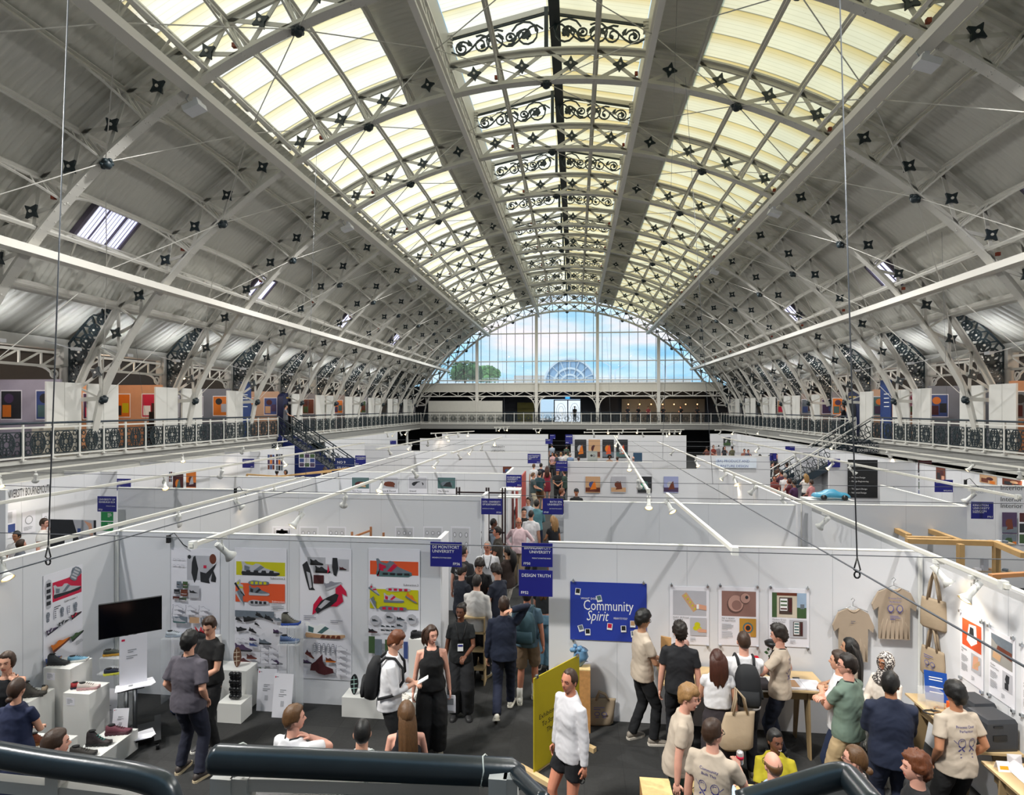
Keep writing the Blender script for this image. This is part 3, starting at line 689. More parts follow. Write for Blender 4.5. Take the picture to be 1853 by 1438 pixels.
# ---- stairs into the hall on both sides
def stair(s, lab):
    y0, y1 = 29.7, 31.2; n = 17; run = .27; root = empty('stairs', (s*15.1, y0, 0), label=lab, cat='stairs')
    X = lambda i: -s*(i*run)
    m = MB().use(mat('#5a5c60', .7))
    for i in range(n): z = GZ-(i+1)*GZ/(n+1); m.bb((X(i), 0, z-.05), (X(i+1)-s*.02, 1.5, z)); m.bb((X(i)-s*.01, 0, z), (X(i), 1.5, z+GZ/(n+1)))
    m.build('tread', root)
    side_m = mat('#17276a', .5, name='stair side blue') if s < 0 else mat('#20303c', .5)
    for y in (0, 1.5):
        if s < 0 and y == 0:
            m = MB().use(side_m); m.prism([(0, 0), (X(n), 0), (X(n), .25), (0, GZ+.15)], (0, y-.03, 0), (1, 0, 0), (0, 0, 1), .04); m.build('side_panel', root)
        m = MB().use(side_m); m.strip([Vector((0, y, GZ-.1)), Vector((X(n), y, .1))], .3, .06, Vector((0, 1, 0))); m.build('stringer', root)
        m = MB().use(RAILT if s < 0 else RW); m.tube([(0, y, GZ+1.08), (X(n), y, 1.15), (X(n)-s*.6, y, 1.05)], .035, 8); m.build('handrail', root)
        for i in range(0, n+1, 3): z = GZ*(1-i/n); MB().use(DARK if s < 0 else RW).beam((X(i), y, z), (X(i), y, z+1.08), .04, .04).build('baluster', root)
        m = MB().use(DARK)
        for i in range(n):
            z = GZ*(1-(i+.5)/n); c = Vector(((X(i)+X(i+1))/2, y, z+.6))
            ring(m, c, .14, .03, Vector((1, 0, 0)), Vector((0, 0, 1)), 8); ring(m, c+Vector((.0, 0, -.27)), .11, .03, Vector((1, 0, 0)), Vector((0, 0, 1)), 8)
            m.beam(c+Vector((-.13, 0, .28)), c+Vector((.13, 0, -.3)), .02, .03)
        for dz in (.2, .95): m.beam((0, y, GZ+dz), (X(n), y, dz+.05), .03, .04)
        m.build('scroll_infill', root)
    return root
stair(-1, 'staircase with blue side dropping from the left gallery to the hall floor')
stair(1, 'dark openwork staircase dropping from the right gallery to the hall floor')
o = Sheet((-15.0, 29.55, 1.0), (1, 0, 0), (0, 0, 1), 2.2, 1.2)
o.poly([(.1, .85), (.06, .6), (.1, .62), (.1, .85)], WPRINT); o.rect(.08, .6, .1, .85, WPRINT)
m = o.mb; m.v = [(v[0]+.0, v[1]+.05, v[2]+1) for v in m.v]
m.build('printed_arrow', label='white arrow printed on the blue side of the left staircase', cat='sign', recenter=True)
# ================================================================== PARTITIONS
PW = mat('#dcdde1', .55, var=.02, scale=.6, name='partition white'); H = 2.6; EDGE = mat('#f2f1ea', .5, var=0)
def wallY(x0, x1, Y, label, h=H, t=.06):
    m = MB().use(PW); m.bb((x0, Y, 0), (x1, Y+t, h)); m.use(EDGE); m.bb((x0-.004, Y-.004, h), (x1+.004, Y+t+.004, h+.012))
    m.use(mat('#b9bac0', .6)); n = int((x1-x0)/1.0)
    for i in range(1, n): m.bb((x0+i, Y-.002, 0), (x0+i+.004, Y, h))
    return m.build('partition_wall', label=label, cat='partition', group='white booth partitions', recenter=True)
def wallX(X, y0, y1, label, h=H, t=.06):
    m = MB().use(PW); m.bb((X, y0, 0), (X+t, y1, h)); m.use(EDGE); m.bb((X-.004, y0-.004, h), (X+t+.004, y1+.004, h+.012))
    m.use(mat('#b9bac0', .6)); n = int((y1-y0)/1.0)
    for i in range(1, n): m.bb((X-.002, y0+i, 0), (X+t+.002, y0+i+.004, h))
    return m.build('partition_wall', label=label, cat='partition', group='white booth partitions', recenter=True)
def XY(px, Y): return PY(px, VY, Y).x
def wallP(p0, p1, Y, label, h=H): return wallY(XY(p0, Y), XY(p1, Y), Y, label, h)
YA = 8.6; XL = -6.56; XR = 5.69
wallY(XL, -1.14, YA, 'white back wall of the shoe booth at the left')
wallX(XL, -1, YA-.01, 'white left side wall of the shoe booth, next to the dark television')
wallX(-1.2, YA+.07, YA+.55, 'white stub partition behind the sign at the end of the shoe booth')
wallY(.5, XR, YA, 'white back wall of the booth with the blue and project posters')
wallX(XR, -1, YA-.01, 'white right side wall of the booth with T-shirts and tote bags')
wallX(XL, YA+.1, 12.8, 'white side wall carrying a light rail behind the shoe booth')
wallX(XR, YA+.1, 12.4, 'white side wall running back behind the T-shirt booth')
b_ = -1.5
wallY(XL, XY(870, 12.9), 12.9, 'white wall with small framed drawings, second row left of the aisle')
wallX(XY(870, 12.9)+.01, 12.97, 13.6, 'white partition end by the dark shelving frame left of the aisle')
wallP(613, 916, 17.4, 'white wall with product posters, third row left of the aisle')
wallP(744, 957, 26., 'white wall with a small yellow note, fourth row left of the aisle')
wallP(760, 986, 37., 'white wall washed by a warm spotlight, fifth row left of the aisle')
wallP(800, 992, 43.6, 'furthest white wall left of the aisle')
wallX(XL, 13., 25.9, 'long white side wall at the left of the third row')
wallX(XY(916, 17.4)-.02, 17.5, 19.2, 'short white wall beside the tall white tables')
wallP(1020, 1440, 12.4, 'blank white wall of the second row right of the aisle')
wallP(1027, 1180, 21.7, 'white wall with four product photos right of the aisle')
wallP(1180, 1262, 19.4, 'white wall beside the four product photos')
wallP(1261, 1394, 24.9, 'white wall with blue course lettering')
wallX(XR-.2, 12.6, 19.3, 'white side wall below the crossing light rails')
wallP(1033, 1242, 43., 'far white wall with dark car posters right of the aisle')
wallP(1285, 1334, 46., 'far white booth wall with a framed green picture')
wallX(13.2, 30.8, 46, 'long white wall below the right gallery, far stretch')
wallX(13.2, 6, 30.7, 'long white wall below the right gallery, near stretch')
wallP(1453, 1750, 12.6, 'blank white wall behind the timber frames at the right')
wallX(XY(1750, 12.6)-.03, 12.7, 15.9, 'white end partition beside the leaflet shelves')
wallP(1725, 1990, 16.1, 'white wall with large interiors lettering at the right edge')
wallP(1500, 1658, 22.5, 'white wall with the black university banner')
wallP(1438, 1495, 30.6, 'white wall with pale small print left of the stair')
wallX(-14., 4, 29.2, 'long white wall below the left gallery, near stretch')
wallX(-14., 33, 47, 'long white wall below the left gallery, beyond the stair')
wallP(100, 212, 16.6, 'pale wall with round photo posters at the left')
wallP(213, 470, 13.3, 'pale wall right of the green and blue signs at the left')
wallP(251, 300, 19.8, 'narrow pale wall at the left below the gallery')
wallP(362, 470, 25., 'white wall with dark photo posters at the left')
wallP(380, 613, 15.8, 'pale blue-lit wall behind the timber stand, left of the aisle')
wallP(660, 744, 30., 'white wall with the small pink table in front')
wallP(-60, 10, 12.6, 'pale wall cut by the left edge of the view')
# cable cover in both front corners
for x, s in ((XL+.09, 'left'), (XR-.05, 'right')):
    m = MB().use(WHITE); m.bb((x-.02, YA-.05, 0), (x+.02, YA-.01, 2.55)); m.build('cable_duct', label='thin white upright cable duct in the back corner of the %s front booth' % s, cat='duct', recenter=True)
# ================================================================== HANGING BLUE SIGNS
def sign(px0, py0, px1, py1, Y, lines, code, sub=None, al='l', label='', col=BLUE):
    a, b = PY(px0, py1, Y), PY(px1, py0, Y); w, h = b.x-a.x, b.z-a.z
    s = Sheet((a.x, Y, a.z), (1, 0, 0), (0, 0, 1), w, h, col, .012)
    u = .06 if al == 'l' else .94
    for i, t in enumerate(lines): s.text(t, u, .74-.17*i if len(lines) < 4 else .8-.15*i, .17, WPRINT, al=al, maxw=.86)
    if sub: s.text(sub, u, .34, .075, WPRINT, al=al, maxw=.6)
    s.text(code, .94 if al == 'l' else .06, .08, .15, WPRINT, al='r' if al == 'l' else 'l')
    s.mb.build('booth_sign', label=label, cat='sign', group='blue booth signs', recenter=True)
sign(779, 981, 836, 1024, 8.5, ['DE MONTFORT', 'UNIVERSITY'], 'FP36', 'ENGINEERING FOOTWEAR DESIGN', 'l', 'blue booth sign FP36 at the end of the shoe booth wall')
sign(944, 983, 1000, 1024, 8.5, ['BIRMINGHAM CITY', 'UNIVERSITY'], 'FP50', 'PRODUCT & FURNITURE DESIGN', 'r', 'blue booth sign FP50, upper of the two stacked over the aisle')
sign(939, 1032, 1000, 1077, 8.35, ['DESIGN TRUTH'], 'FP52', None, 'r', 'blue booth sign reading DESIGN TRUTH, lower of the two over the aisle')
sign(871, 902, 909, 930, 12.8, ['UCN - UNIVERSITY', 'OF NORTHAMPTON'], 'FP34', 'BA PRODUCT DESIGN', 'l', 'blue booth sign FP34 in front of the dark shelving frame')
sign(982, 902, 1019, 930, 12.3, ['BATH SPA', 'UNIVERSITY'], 'FP49', 'BA FURNITURE DESIGN', 'r', 'blue booth sign FP49 at the left end of the blank wall')
sign(916, 859, 944, 880, 17.3, ['RAVENSBOURNE', 'UNIVERSITY', 'LONDON'], 'FP33', 'PRODUCT DESIGN', 'l', 'blue booth sign FP33 above the white high tables')
sign(955, 821, 978, 838, 26., ['NOTTINGHAM', 'COLLEGE OF', 'ART'], 'FP32', None, 'l', 'small blue booth sign at the end of the fourth row wall')
sign(1006, 834, 1027, 852, 21.6, ['COLLEGE OF ART'], 'FP48', 'DESIGN', 'r', 'small blue booth sign left of the wall with four product photos')
sign(987, 794, 1000, 803, 37., ['UNIVERSITY'], 'FP31', None, 'l', 'tiny blue booth sign beside the warm-lit far wall')
sign(995, 786, 1005, 794, 43., ['UNIVERSITY'], 'FP30', None, 'l', 'tiniest blue booth sign at the far end of the aisle')
sign(1023, 786, 1036, 803, 42.8, ['UNIVERSITY'], 'FP47', None, 'r', 'tiny tall blue booth sign left of the dark car posters')
sign(177, 898, 211, 925, 12.9, ['UNIVERSITY OF', 'EDINBURGH ECA'], 'FP20', 'PRODUCT DESIGN', 'r', 'blue booth sign FP20 above the green posters')
sign(212, 866, 237, 887, 16.6, ['UNIVERSITY'], 'FP19', 'DESIGN', 'l', 'small blue booth sign right of the round photo posters')
sign(439, 830, 460, 846, 22., ['UNIVERSITY'], 'FP17', None, 'l', 'small blue booth sign left of the dark photo posters')
sign(643, 824, 662, 841, 28., ['NORTHUMBRIA', 'UNIVERSITY'], 'FP14', None, 'r', 'small blue booth sign in front of the stair foot')
sign(706, 797, 717, 804, 42., ['UNI'], 'FP12', None, 'l', 'tiny blue booth sign left of the far people')
sign(1757, 908, 1797, 938, 12.5, ['KINGSTON', 'UNIVERSITY', 'LONDON'], 'FP61', 'INTERIOR DESIGN', 'l', 'blue booth sign FP61 above the leaflet shelves')
sign(1691, 868, 1724, 890, 16., ['LONDON'], 'FP72/FP73', None, 'l', 'blue booth sign right of the brown photo panels')
sign(1498, 830, 1520, 845, 22.4, ['UNIVERSITY'], 'FP60', None, 'r', 'blue booth sign left of the black banner')
sign(1421, 807, 1438, 815, 30.5, ['UNIVERSITY'], 'FP58', None, 'r', 'small blue booth sign behind the far right crowd')
sign(1393, 820, 1405, 833, 24.8, ['UNI'], 'FP57', None, 'l', 'narrow blue booth sign right of the blue course lettering')
def wallsign(px0, py0, px1, py1, Y, lines, mtx, label, bg=None, size=None, cat='lettering', name='wall_lettering', al='l', gap=1.35):
    a, b = PY(px0, py1, Y), PY(px1, py0, Y); s = Sheet((a.x, Y, a.z), (1, 0, 0), (0, 0, 1), b.x-a.x, b.z-a.z, bg, .003)
    n = len(lines); sz = size or .7/n
    for i, t in enumerate(lines):
        if t: s.text(t, {'l': .02, 'r': .98, 'c': .5}[al], 1-(i+.85)/n, sz, mtx, al=al, maxw=.96)
    return s.mb.build(name, label=label, cat=cat, recenter=True)
BLT = mat('#2b4b96', .6, var=0)
wallsign(1295, 829, 1369, 846, 24.85, ['(BA) PRODUCT AND', 'FURNITURE DESIGN'], BLT, 'blue lettering (BA) PRODUCT AND FURNITURE DESIGN on white strips', mat('#dfe8f4', .6))
wallsign(888, 804, 914, 818, 36.9, ['UNIVERSITY', 'of BRIGHTON'], INK, 'small dark lettering UNIVERSITY of BRIGHTON on the fifth row wall')
wallsign(1808, 878, 1905, 888, 16.05, ['Interiors'], INK, 'large grey lettering Interiors on the right edge wall', size=1.1)
wallsign(1808, 898, 1905, 920, 16.05, ['Interior Design', 'Interior Design'], INK, 'two lines Interior Design on the right edge wall', size=.5)
wallsign(1757, 878, 1802, 893, 16.05, ['LONDON', 'METROPOLITAN', 'UNIVERSITY'], GREYP, 'grey ring logo and university lettering left of the interiors lettering', size=.3)
wallsign(1534, 832, 1588, 900, 22.45, ['', 'Aston University', '', '', '  -  Product Design', '  -  Design Engineering', '', '  -  Transport Design', '  -  Industrial Design', ''], WPRINT, 'tall black Aston banner with white lettering on the right', mat('#17191c', .5), size=.055, cat='banner', name='banner')
DSG = mat('#15202b', .5)
for s, px0, px1 in ((-1, 447, 512), (1, 1532, 1592)):
    a, b = PY(px0, 818, 29.2), PY(px1, 800, 29.2); q = Sheet((a.x, 29.2, a.z), (1, 0, 0), (0, 0, 1), b.x-a.x, b.z-a.z, DSG, .05)
    q.text('SHOWROOMS', .3, .58, .4, WPRINT, maxw=.68); q.text('EXHIBITIONS', .3, .08, .4, WPRINT, maxw=.68); q.text('<' if s < 0 else '>', .06, .2, .6, WPRINT)
    q.mb.build('direction_sign', label='dark sign SHOWROOMS EXHIBITIONS under the %s gallery by the stair' % side(s), cat='sign', recenter=True)
a, b = PY(607, 845, 28.2), PY(642, 828, 28.2); q = Sheet((a.x, 28.2, .9), (1, 0, 0), (0, 0, 1), b.x-a.x, b.z-.9, mat('#142a66', .5), .05); q.text('NO 9', .1, .75, .16, WPRINT); q.text('SELECT', .1, .5, .16, WPRINT, maxw=.85)
q.mb.build('stair_sign', label='blue board NO 9 SELECT at the foot of the left stair', cat='sign', recenter=True)
s = Sheet(PX(8, 906, -13.93), (0, 1, 0), (0, 0, 1), PX(92, 890, -13.93).y-PX(8, 890, -13.93).y, .5)
s.text('UNIVERSITY BOURNEMOUTH', .0, .1, .62, INK, maxw=1.); s.mb.build('wall_lettering', label='dark lettering UNIVERSITY BOURNEMOUTH high on the long left wall', cat='lettering', recenter=True)
# ================================================================== POSTERS
ORG = mat('#e2572b', .55, var=.03); LIME = mat('#c9c414', .55, var=.03); RED = mat('#c8123f', .55, var=.05); LG = mat('#b9b9c0', .6); MG = mat('#6d7782', .6, var=.2, scale=20); DG = mat('#24262b', .6, var=.3, scale=20)
PURP = mat('#4a3658', .6, var=.2); BRN = mat('#6a3320', .6, var=.3, scale=12); MAR = mat('#4b1c20', .6, var=.3); TAN = mat('#c9a07a', .6); SKIN2 = mat('#d9a184', .6); BLU2 = mat('#3c4f8a', .6); TEAL = mat('#4f6f70', .6); GRN = mat('#3f5a36', .6, var=.3, scale=9); ORG2 = mat('#df7a22', .5)
SKL = mat('#8f8f9a', .7, var=0)
def posterY(px0, py0, px1, py1, Y, base=PAPER): a, b = PY(px0, py1, Y), PY(px1, py0, Y); return Sheet((a.x, Y, a.z), (1, 0, 0), (0, 0, 1), b.x-a.x, b.z-a.z, base)
def outline_shoe(s, u, v, w, flip=False):
    shoe2d(s, u, v, w, SKL, SKL, flip=flip); shoe2d(s, u, v-.0008, w*.9, PAPER, PAPER, flip=flip)
def fin(s, label, name='poster', cat='poster', group=None): return s.mb.build(name, label=label, cat=cat, group=group, recenter=True)
PYS = YA-.006
# 1 left wall poster (grey shoe on crimson)
a = PX(78, 1042, XL+.065); b = PX(149, 1013, XL+.065); zb = PX(78, 1222, XL+.065).z
s = Sheet((XL+.065, a.y, zb), (0, 1, 0), (0, 0, 1), b.y-a.y, a.z-zb, PAPER)
s.rect(.22, .70, .97, .90, RED); shoe2d(s, .6, .79, .72, LG, DG, accent=MG, h=.17); sole2d(s, .12, .80, .19, .3, LG, DG); sole2d(s, .8, .92, .3, .14, MG, LG, rot=-.6)
s.text('Subtraction.1', .5, .655, .03, INK, maxw=.45); s.lines(.25, .64, .2, 2, .02, INK)
for i in range(5): sole2d(s, .1+.17*i, .57, .08, .1, PAPER if i % 2 else MG, SKL)
for i, (c1, c2) in enumerate(((PURP, DG), (DG, LG), (MAR, DG))): shoe2d(s, .18+.3*i, .43+.03*i, .28, c1, c2, accent=RED if i == 2 else LG, rot=.3)
shoe2d(s, .38, .26, .46, ORG2, BRN, rot=.35, h=.12); shoe2d(s, .8, .27, .34, GRN, DG, rot=.4); shoe2d(s, .2, .13, .4, BLU2, TAN, rot=.1); s.lines(.76, .2, .2, 4, .012, GREYP)
fin(s, 'tall printed poster of a grey shoe on crimson, on the left side wall')
# 2 black shoe studies
s = posterY(310, 993, 398, 1250, PYS)
s.rect(.33, .78, .86, .95, LG); s.poly([(.46, .94), (.5, .95), (.56, .86), (.53, .79), (.48, .76), (.42, .83), (.43, .9)], DG); s.oval(.86, .93, .07, .035, BRN); s.oval(.38, .94, .035, .014, DG)
s.poly([(.6, .84), (.72, .83), (.93, .9), (.95, .915), (.9, .87), (.78, .79), (.8, .76), (.61, .77)], DG); s.rect(.67, .865, .73, .885, RED); s.poly([(.86, .86), (.93, .8), (.92, .77), (.82, .775)], DG)
for i in range(6): outline_shoe(s, .08+.09*(i % 3), .92-.04*(i//3), .07)
for i, (u, v, w, h, c) in enumerate(((.13, .725, .1, .045, MG), (.26, .725, .1, .045, GRN), (.08, .685, .12, .03, DG), (.22, .67, .14, .045, BRN), (.38, .66, .22, .085, MG), (.06, .645, .14, .022, MAR), (.2, .64, .14, .018, GRN))):
    s.rect(u, v, u+w, v+h, LG if i == 4 else c); shoe2d(s, u+w/2, v+h*.45, w*.8, DG if i % 2 == 0 else BRN, LG)
for i in range(7): outline_shoe(s, .17+.27*(i % 3), .59-.03*(i//3), .22)
s.rect(.08, .49, .38, .53, MG); s.rect(.42, .49, .62, .53, TAN); s.rect(.65, .49, .96, .53, MG); shoe2d(s, .22, .505, .26, LG, TEAL); shoe2d(s, .8, .505, .26, LG, TEAL)
fin(s, 'tall printed poster with black shoe studies and pencil outlines, right of the television')
# 3 lime and orange
s = posterY(425, 993, 519, 1224, PYS)
s.rect(.03, .79, .97, .895, LIME); shoe2d(s, .5, .835, .74, LG, DG, accent=MG, h=.13); 
for i in range(4): s.poly([(.2+.15*i, .8), (.23+.15*i, .83), (.3+.15*i, .83), (.32+.15*i, .8)], DG)
s.text('Subtraction.2', .97, .765, .022, INK, al='r', maxw=.35); s.rect(.02, .585, .97, .73, ORG)
shoe2d(s, .13, .69, .3, LG, DG, accent=LIME, rot=-.9); shoe2d(s, .13, .62, .28, MG, LG, rot=-1); shoe2d(s, .48, .67, .4, MG, LG, accent=DG); sole2d(s, .47, .735, .09, .17, MG, LIME, rot=1.57); sole2d(s, .47, .585, .09, .17, LG, DG, rot=1.57)
s.text('Subtraction', .97, .59, .022, WPRINT, al='r', maxw=.25); s.lines(.72, .57, .25, 4, .012, GREYP)
s.rect(.02, .47, .77, .52, MG)
for u, v, w in ((.1, .45, .14), (.3, .46, .24), (.5, .49, .16), (.68, .47, .18), (.45, .42, .1), (.15, .38, .2), (.37, .37, .16)): shoe2d(s, u, v, w, DG, BLACKP, rot=.2 if w > .18 else -.3)
shoe2d(s, .88, .46, .2, MG, LG); shoe2d(s, .85, .37, .18, PURP, DG)
for i in range(3): outline_shoe(s, .1+.1*i, .30, .08)
for u, v, w, c, c2 in ((.38, .305, .14, PURP, DG), (.2, .235, .34, PURP, DG), (.4, .26, .18, BLU2, LG), (.36, .17, .2, MAR, BRN), (.22, .14, .24, MAR, ORG), (.15, .09, .18, BRN, MAR), (.4, .085, .18, MAR, BRN), (.62, .29, .24, MG, DG), (.64, .07, .26, GRN, DG), (.85, .14, .22, PURP, DG)): shoe2d(s, u, v, w, c, c2)
for i in range(6): outline_shoe(s, .62+.13*(i % 2)*1.2, .235-.045*(i//2), .18)
fin(s, 'tall printed poster with lime and orange bands of grey running shoes')
# 4 black and red
s = posterY(543, 993, 636, 1226, PYS)
s.rect(.15, .87, .5, .93, LG); s.rect(.27, .81, .64, .88, LG); s.rect(.75, .83, .95, .92, LG)
for u, v, w, c in ((.33, .89, .26, DG), (.45, .835, .3, DG), (.84, .85, .14, MAR)): shoe2d(s, u, v, w, c, BLACKP)
s.poly([(.05, .87), (.14, .9), (.2, .84), (.24, .78), (.26, .7), (.3, .68), (.18, .68), (.12, .76)], DG); s.poly([(.64, .93), (.73, .93), (.75, .85), (.71, .79), (.66, .8), (.63, .86)], DG); s.poly([(.13, .82), (.2, .81), (.24, .7), (.2, .69)], LG)
s.rect(.27, .73, .47, .795, MAR); s.poly([(.55, .88), (.58, .83), (.54, .81)], RED); shoe2d(s, .65, .73, .34, SKL, LG, rot=.4)
s.poly([(.7, .7), (.8, .73), (.9, .68), (.92, .64), (.82, .66), (.85, .6), (.72, .56), (.6, .56), (.7, .66)], RED); s.poly([(.27, .57), (.4, .64), (.5, .58), (.35, .52), (.25, .49)], RED)
s.poly([(.3, .53), (.42, .6), (.55, .63), (.7, .66), (.76, .65), (.72, .6), (.6, .56), (.45, .53), (.35, .5)], DG); s.poly([(.36, .55), (.5, .61), (.6, .6), (.42, .54)], LG)
s.lines(.08, .48, .25, 3, .014, SKL); s.lines(.6, .45, .3, 2, .014, SKL)
shoe2d(s, .5, .37, .78, WPRINT, TAN, accent=TEAL, h=.15)
for i in range(4): s.poly([(.4+.1*i, .315), (.44+.1*i, .34), (.49+.1*i, .34), (.5+.1*i, .315)], BRN)
for i in range(5): sole2d(s, .3+.09*i, .245, .06, .07, SKL, PAPER)
shoe2d(s, .22, .19, .2, MAR, BRN, rot=-.5); shoe2d(s, .62, .155, .2, BRN, ORG2); shoe2d(s, .17, .135, .17, PURP, DG)
s.poly([(.22, .07), (.24, .12), (.32, .14), (.46, .2), (.47, .14), (.52, .11), (.66, .09), (.68, .06), (.5, .04), (.38, .05), (.32, .07)], MAR)
for i in range(5): outline_shoe(s, .83, .25-.045*i, .22)
fin(s, 'tall printed poster with black and red spiky shoes above a white trainer')
# 5 orange and lime high top
s = posterY(667, 994, 760, 1226, PYS)
s.rect(.03, .80, .97, .905, ORG); shoe2d(s, .5, .845, .7, MG, TEAL, accent=RED, h=.17); s.poly([(.16, .79), (.2, .79), (.24, .88), (.34, .87), (.34, .85), (.23, .85), (.2, .8)], RED)
for i in range(4): s.rect(.28+.14*i, .8, .38+.14*i, .815, DG)
s.text('Subtraction.3', .97, .72, .022, INK, al='r', maxw=.35); s.rect(.03, .54, .97, .69, LIME)
shoe2d(s, .13, .68, .26, LG, MG, accent=RED, rot=-.6); shoe2d(s, .5, .62, .4, LG, MG, accent=RED); sole2d(s, .58, .69, .08, .2, LG, RED, rot=1.57); sole2d(s, .48, .545, .09, .22, MG, RED, rot=1.57); shoe2d(s, .85, .63, .25, ORG2, MG, rot=-.5); shoe2d(s, .12, .58, .24, MG, LG, rot=-1)
for u, v in ((.14, .45), (.42, .48), (.85, .47), (.62, .42)): s.oval(u, v, .1, .04, LG, 9); shoe2d(s, u, v, .12, DG, MG)
shoe2d(s, .1, .37, .18, DG, MAR); shoe2d(s, .64, .47, .16, DG, MG)
for i in range(6): shoe2d(s, .3+.1*(i % 3), .41-.03*(i//3), .09, DG, MG)
s.rect(.02, .2, .14, .33, GRN); s.rect(.14, .18, .28, .31, MG); s.rect(.7, .17, .78, .3, BLU2); s.rect(.34, .22, .5, .31, GRN)
fin(s, 'tall printed poster with an orange band and a grey high-top shoe')
# booth B posters
def clips(s, n=2):
    s.mb.use(CHROME)
    for u in (.04, .96):
        for v, sg in ((1, 1), (0, -1)): s.mb.box(s.O+s.U*(u*s.w)+s.V*(v*s.h+sg*.012)+s.N*.015, (.03, .03, .03)); s.mb.tube([s.O+s.U*(u*s.w)+s.V*(v*s.h+sg*.02)+s.N*.012, s.O+s.U*(u*s.w)+s.V*(v*s.h+sg*.05)+s.N*.012], .006, 5)
CBLUE = mat('#2a3fa0', .45, var=.02)
s = posterY(1032, 1056, 1170, 1156, PYS, CBLUE); s.text('Community', .17, .52, .25, WPRINT, maxw=.66); s.text('Spirit', .21, .34, .25, WPRINT, shear=.3, maxw=.3); s.text('WHAT DOES', .14, .70, .05, WPRINT); s.text('MEAN TO YOU?', .57, .375, .05, WPRINT, maxw=.18)
for u, v, r_, c in ((.1, .83, -.1, INK), (.38, .72, .25, TEAL), (.14, .2, .3, MG), (.23, .14, .05, INK), (.52, .25, -.1, RED), (.7, .22, .05, INK), (.82, .31, 0, TAN), (.83, .14, .1, MG), (.9, .46, .1, LG)):
    cu, cv = u*s.w, v*s.h; q = [(-.032, -.04), (.032, -.04), (.032, .04), (-.032, .04)]
    s.poly([(cu+(a*cos(r_)-b*sin(r_))*1.2, cv+(a*sin(r_)+b*cos(r_))*1.2) for a, b in q], WPRINT, False); s.poly([(cu+(a*cos(r_)-b*sin(r_))*.9, cv+.01+(a*sin(r_)+b*cos(r_))*.8) for a, b in q], c, False)
clips(s); fin(s, 'wide blue poster reading Community Spirit on the right booth wall')
def project(s, kind, t1, t2):
    a, b = s.w, s.h
    if kind == 0:
        s.rect(.08, .50, .93, .93, LG); s.poly([(.3, .84), (.42, .9), (.72, .62), (.6, .56)], TAN)
        for i in range(5): s.oval(.4+.06*i, .84-.055*i, .025, .016, LIME)
        s.poly([(.62, .68), (.7, .71), (.93, .68), (.93, .6), (.72, .62)], SKIN2); s.rect(.68, .62, .74, .7, WPRINT)
        s.rect(.52, .16, .93, .47, LG); s.oval(.7, .35, .075, .045, LIME); s.oval(.66, .29, .07, .04, LIME); s.oval(.74, .28, .07, .04, LIME); s.poly([(.68, .25), (.75, .29), (.93, .27), (.93, .22), (.74, .22)], SKIN2)
    elif kind == 1:
        PK = mat('#8e6a62', .6); PK2 = mat('#b89186', .5); PK3 = mat('#5e4540', .5)
        s.rect(.08, .50, .93, .93, PK); s.oval(.42, .70, .21, .155, PK3, 20); s.oval(.43, .72, .19, .14, PK2, 20); s.oval(.45, .69, .12, .085, PK, 18); s.oval(.66, .81, .13, .095, PK3, 18); s.oval(.665, .815, .12, .085, PK2, 18); s.oval(.7, .83, .04, .03, DG)
        s.rect(.52, .16, .93, .47, mat('#b98a35', .6)); s.oval(.73, .31, .13, .095, TEAL, 18); s.oval(.73, .31, .09, .066, ORG2, 18); s.oval(.73, .31, .06, .045, DG, 14); s.poly([(.66, .16), (.68, .22), (.78, .22), (.8, .16)], SKIN2)
    elif kind == 2:
        s.rect(.08, .50, .93, .93, mat('#d2c6b4', .6)); s.rect(.08, .5, .2, .93, GRN); s.rect(.2, .88, .72, .93, BRN); s.rect(.7, .68, .93, .93, mat('#9fb6cf', .6)); s.rect(.7, .5, .93, .68, GRN); s.rect(.78, .66, .88, .74, MG)
        s.rect(.26, .56, .58, .85, mat('#4a3b36', .5)); s.rect(.28, .62, .46, .83, WPRINT)
        for i in range(3): s.rect(.29, .64+.065*i, .45, .665+.065*i, GRN if i else MAR)
        s.rect(.5, .6, .57, .83, MAR); s.rect(.52, .16, .93, .47, LG); s.rect(.6, .19, .84, .44, mat('#4a3b36', .5)); s.rect(.62, .22, .75, .43, WPRINT)
        for i in range(4): s.rect(.63, .24+.05*i, .74, .265+.05*i, TEAL)
        s.rect(.79, .22, .83, .42, MAR)
    elif kind == 3:
        s.rect(.1, .52, .92, .93, ORG); s.poly([(.3, .62), (.4, .88), (.7, .9), (.75, .65), (.5, .56)], WPRINT); s.poly([(.4, .7), (.45, .85), (.6, .85), (.62, .7)], DG); s.rect(.5, .2, .92, .47, LG); s.poly([(.55, .24), (.6, .44), (.8, .46), (.8, .26)], SKIN2); s.poly([(.6, .3), (.86, .42), (.88, .36), (.64, .26)], TAN)
    elif kind == 4:
        s.rect(.1, .52, .92, .93, mat('#9a9894', .6)); s.poly([(.1, .93), (.92, .93), (.92, .75), (.3, .8), (.1, .86)], MG); s.poly([(.3, .7), (.9, .66), (.9, .78), (.36, .79)], BRN); s.poly([(.15, .58), (.45, .56), (.5, .66), (.2, .68)], TAN); s.rect(.55, .2, .92, .47, LG); s.poly([(.65, .36), (.7, .44), (.82, .43), (.8, .32), (.7, .3)], DG); s.rect(.64, .22, .78, .31, DG)
    elif kind == 5:
        s.rect(.1, .52, .92, .93, TAN); s.poly([(.2, .6), (.5, .9), (.8, .6)], DG); s.rect(.5, .2, .92, .47, MG)
    s.text(t1, .08, .455, .038, INK, maxw=.4); s.text(t2, .08, .415, .038, INK, maxw=.34)
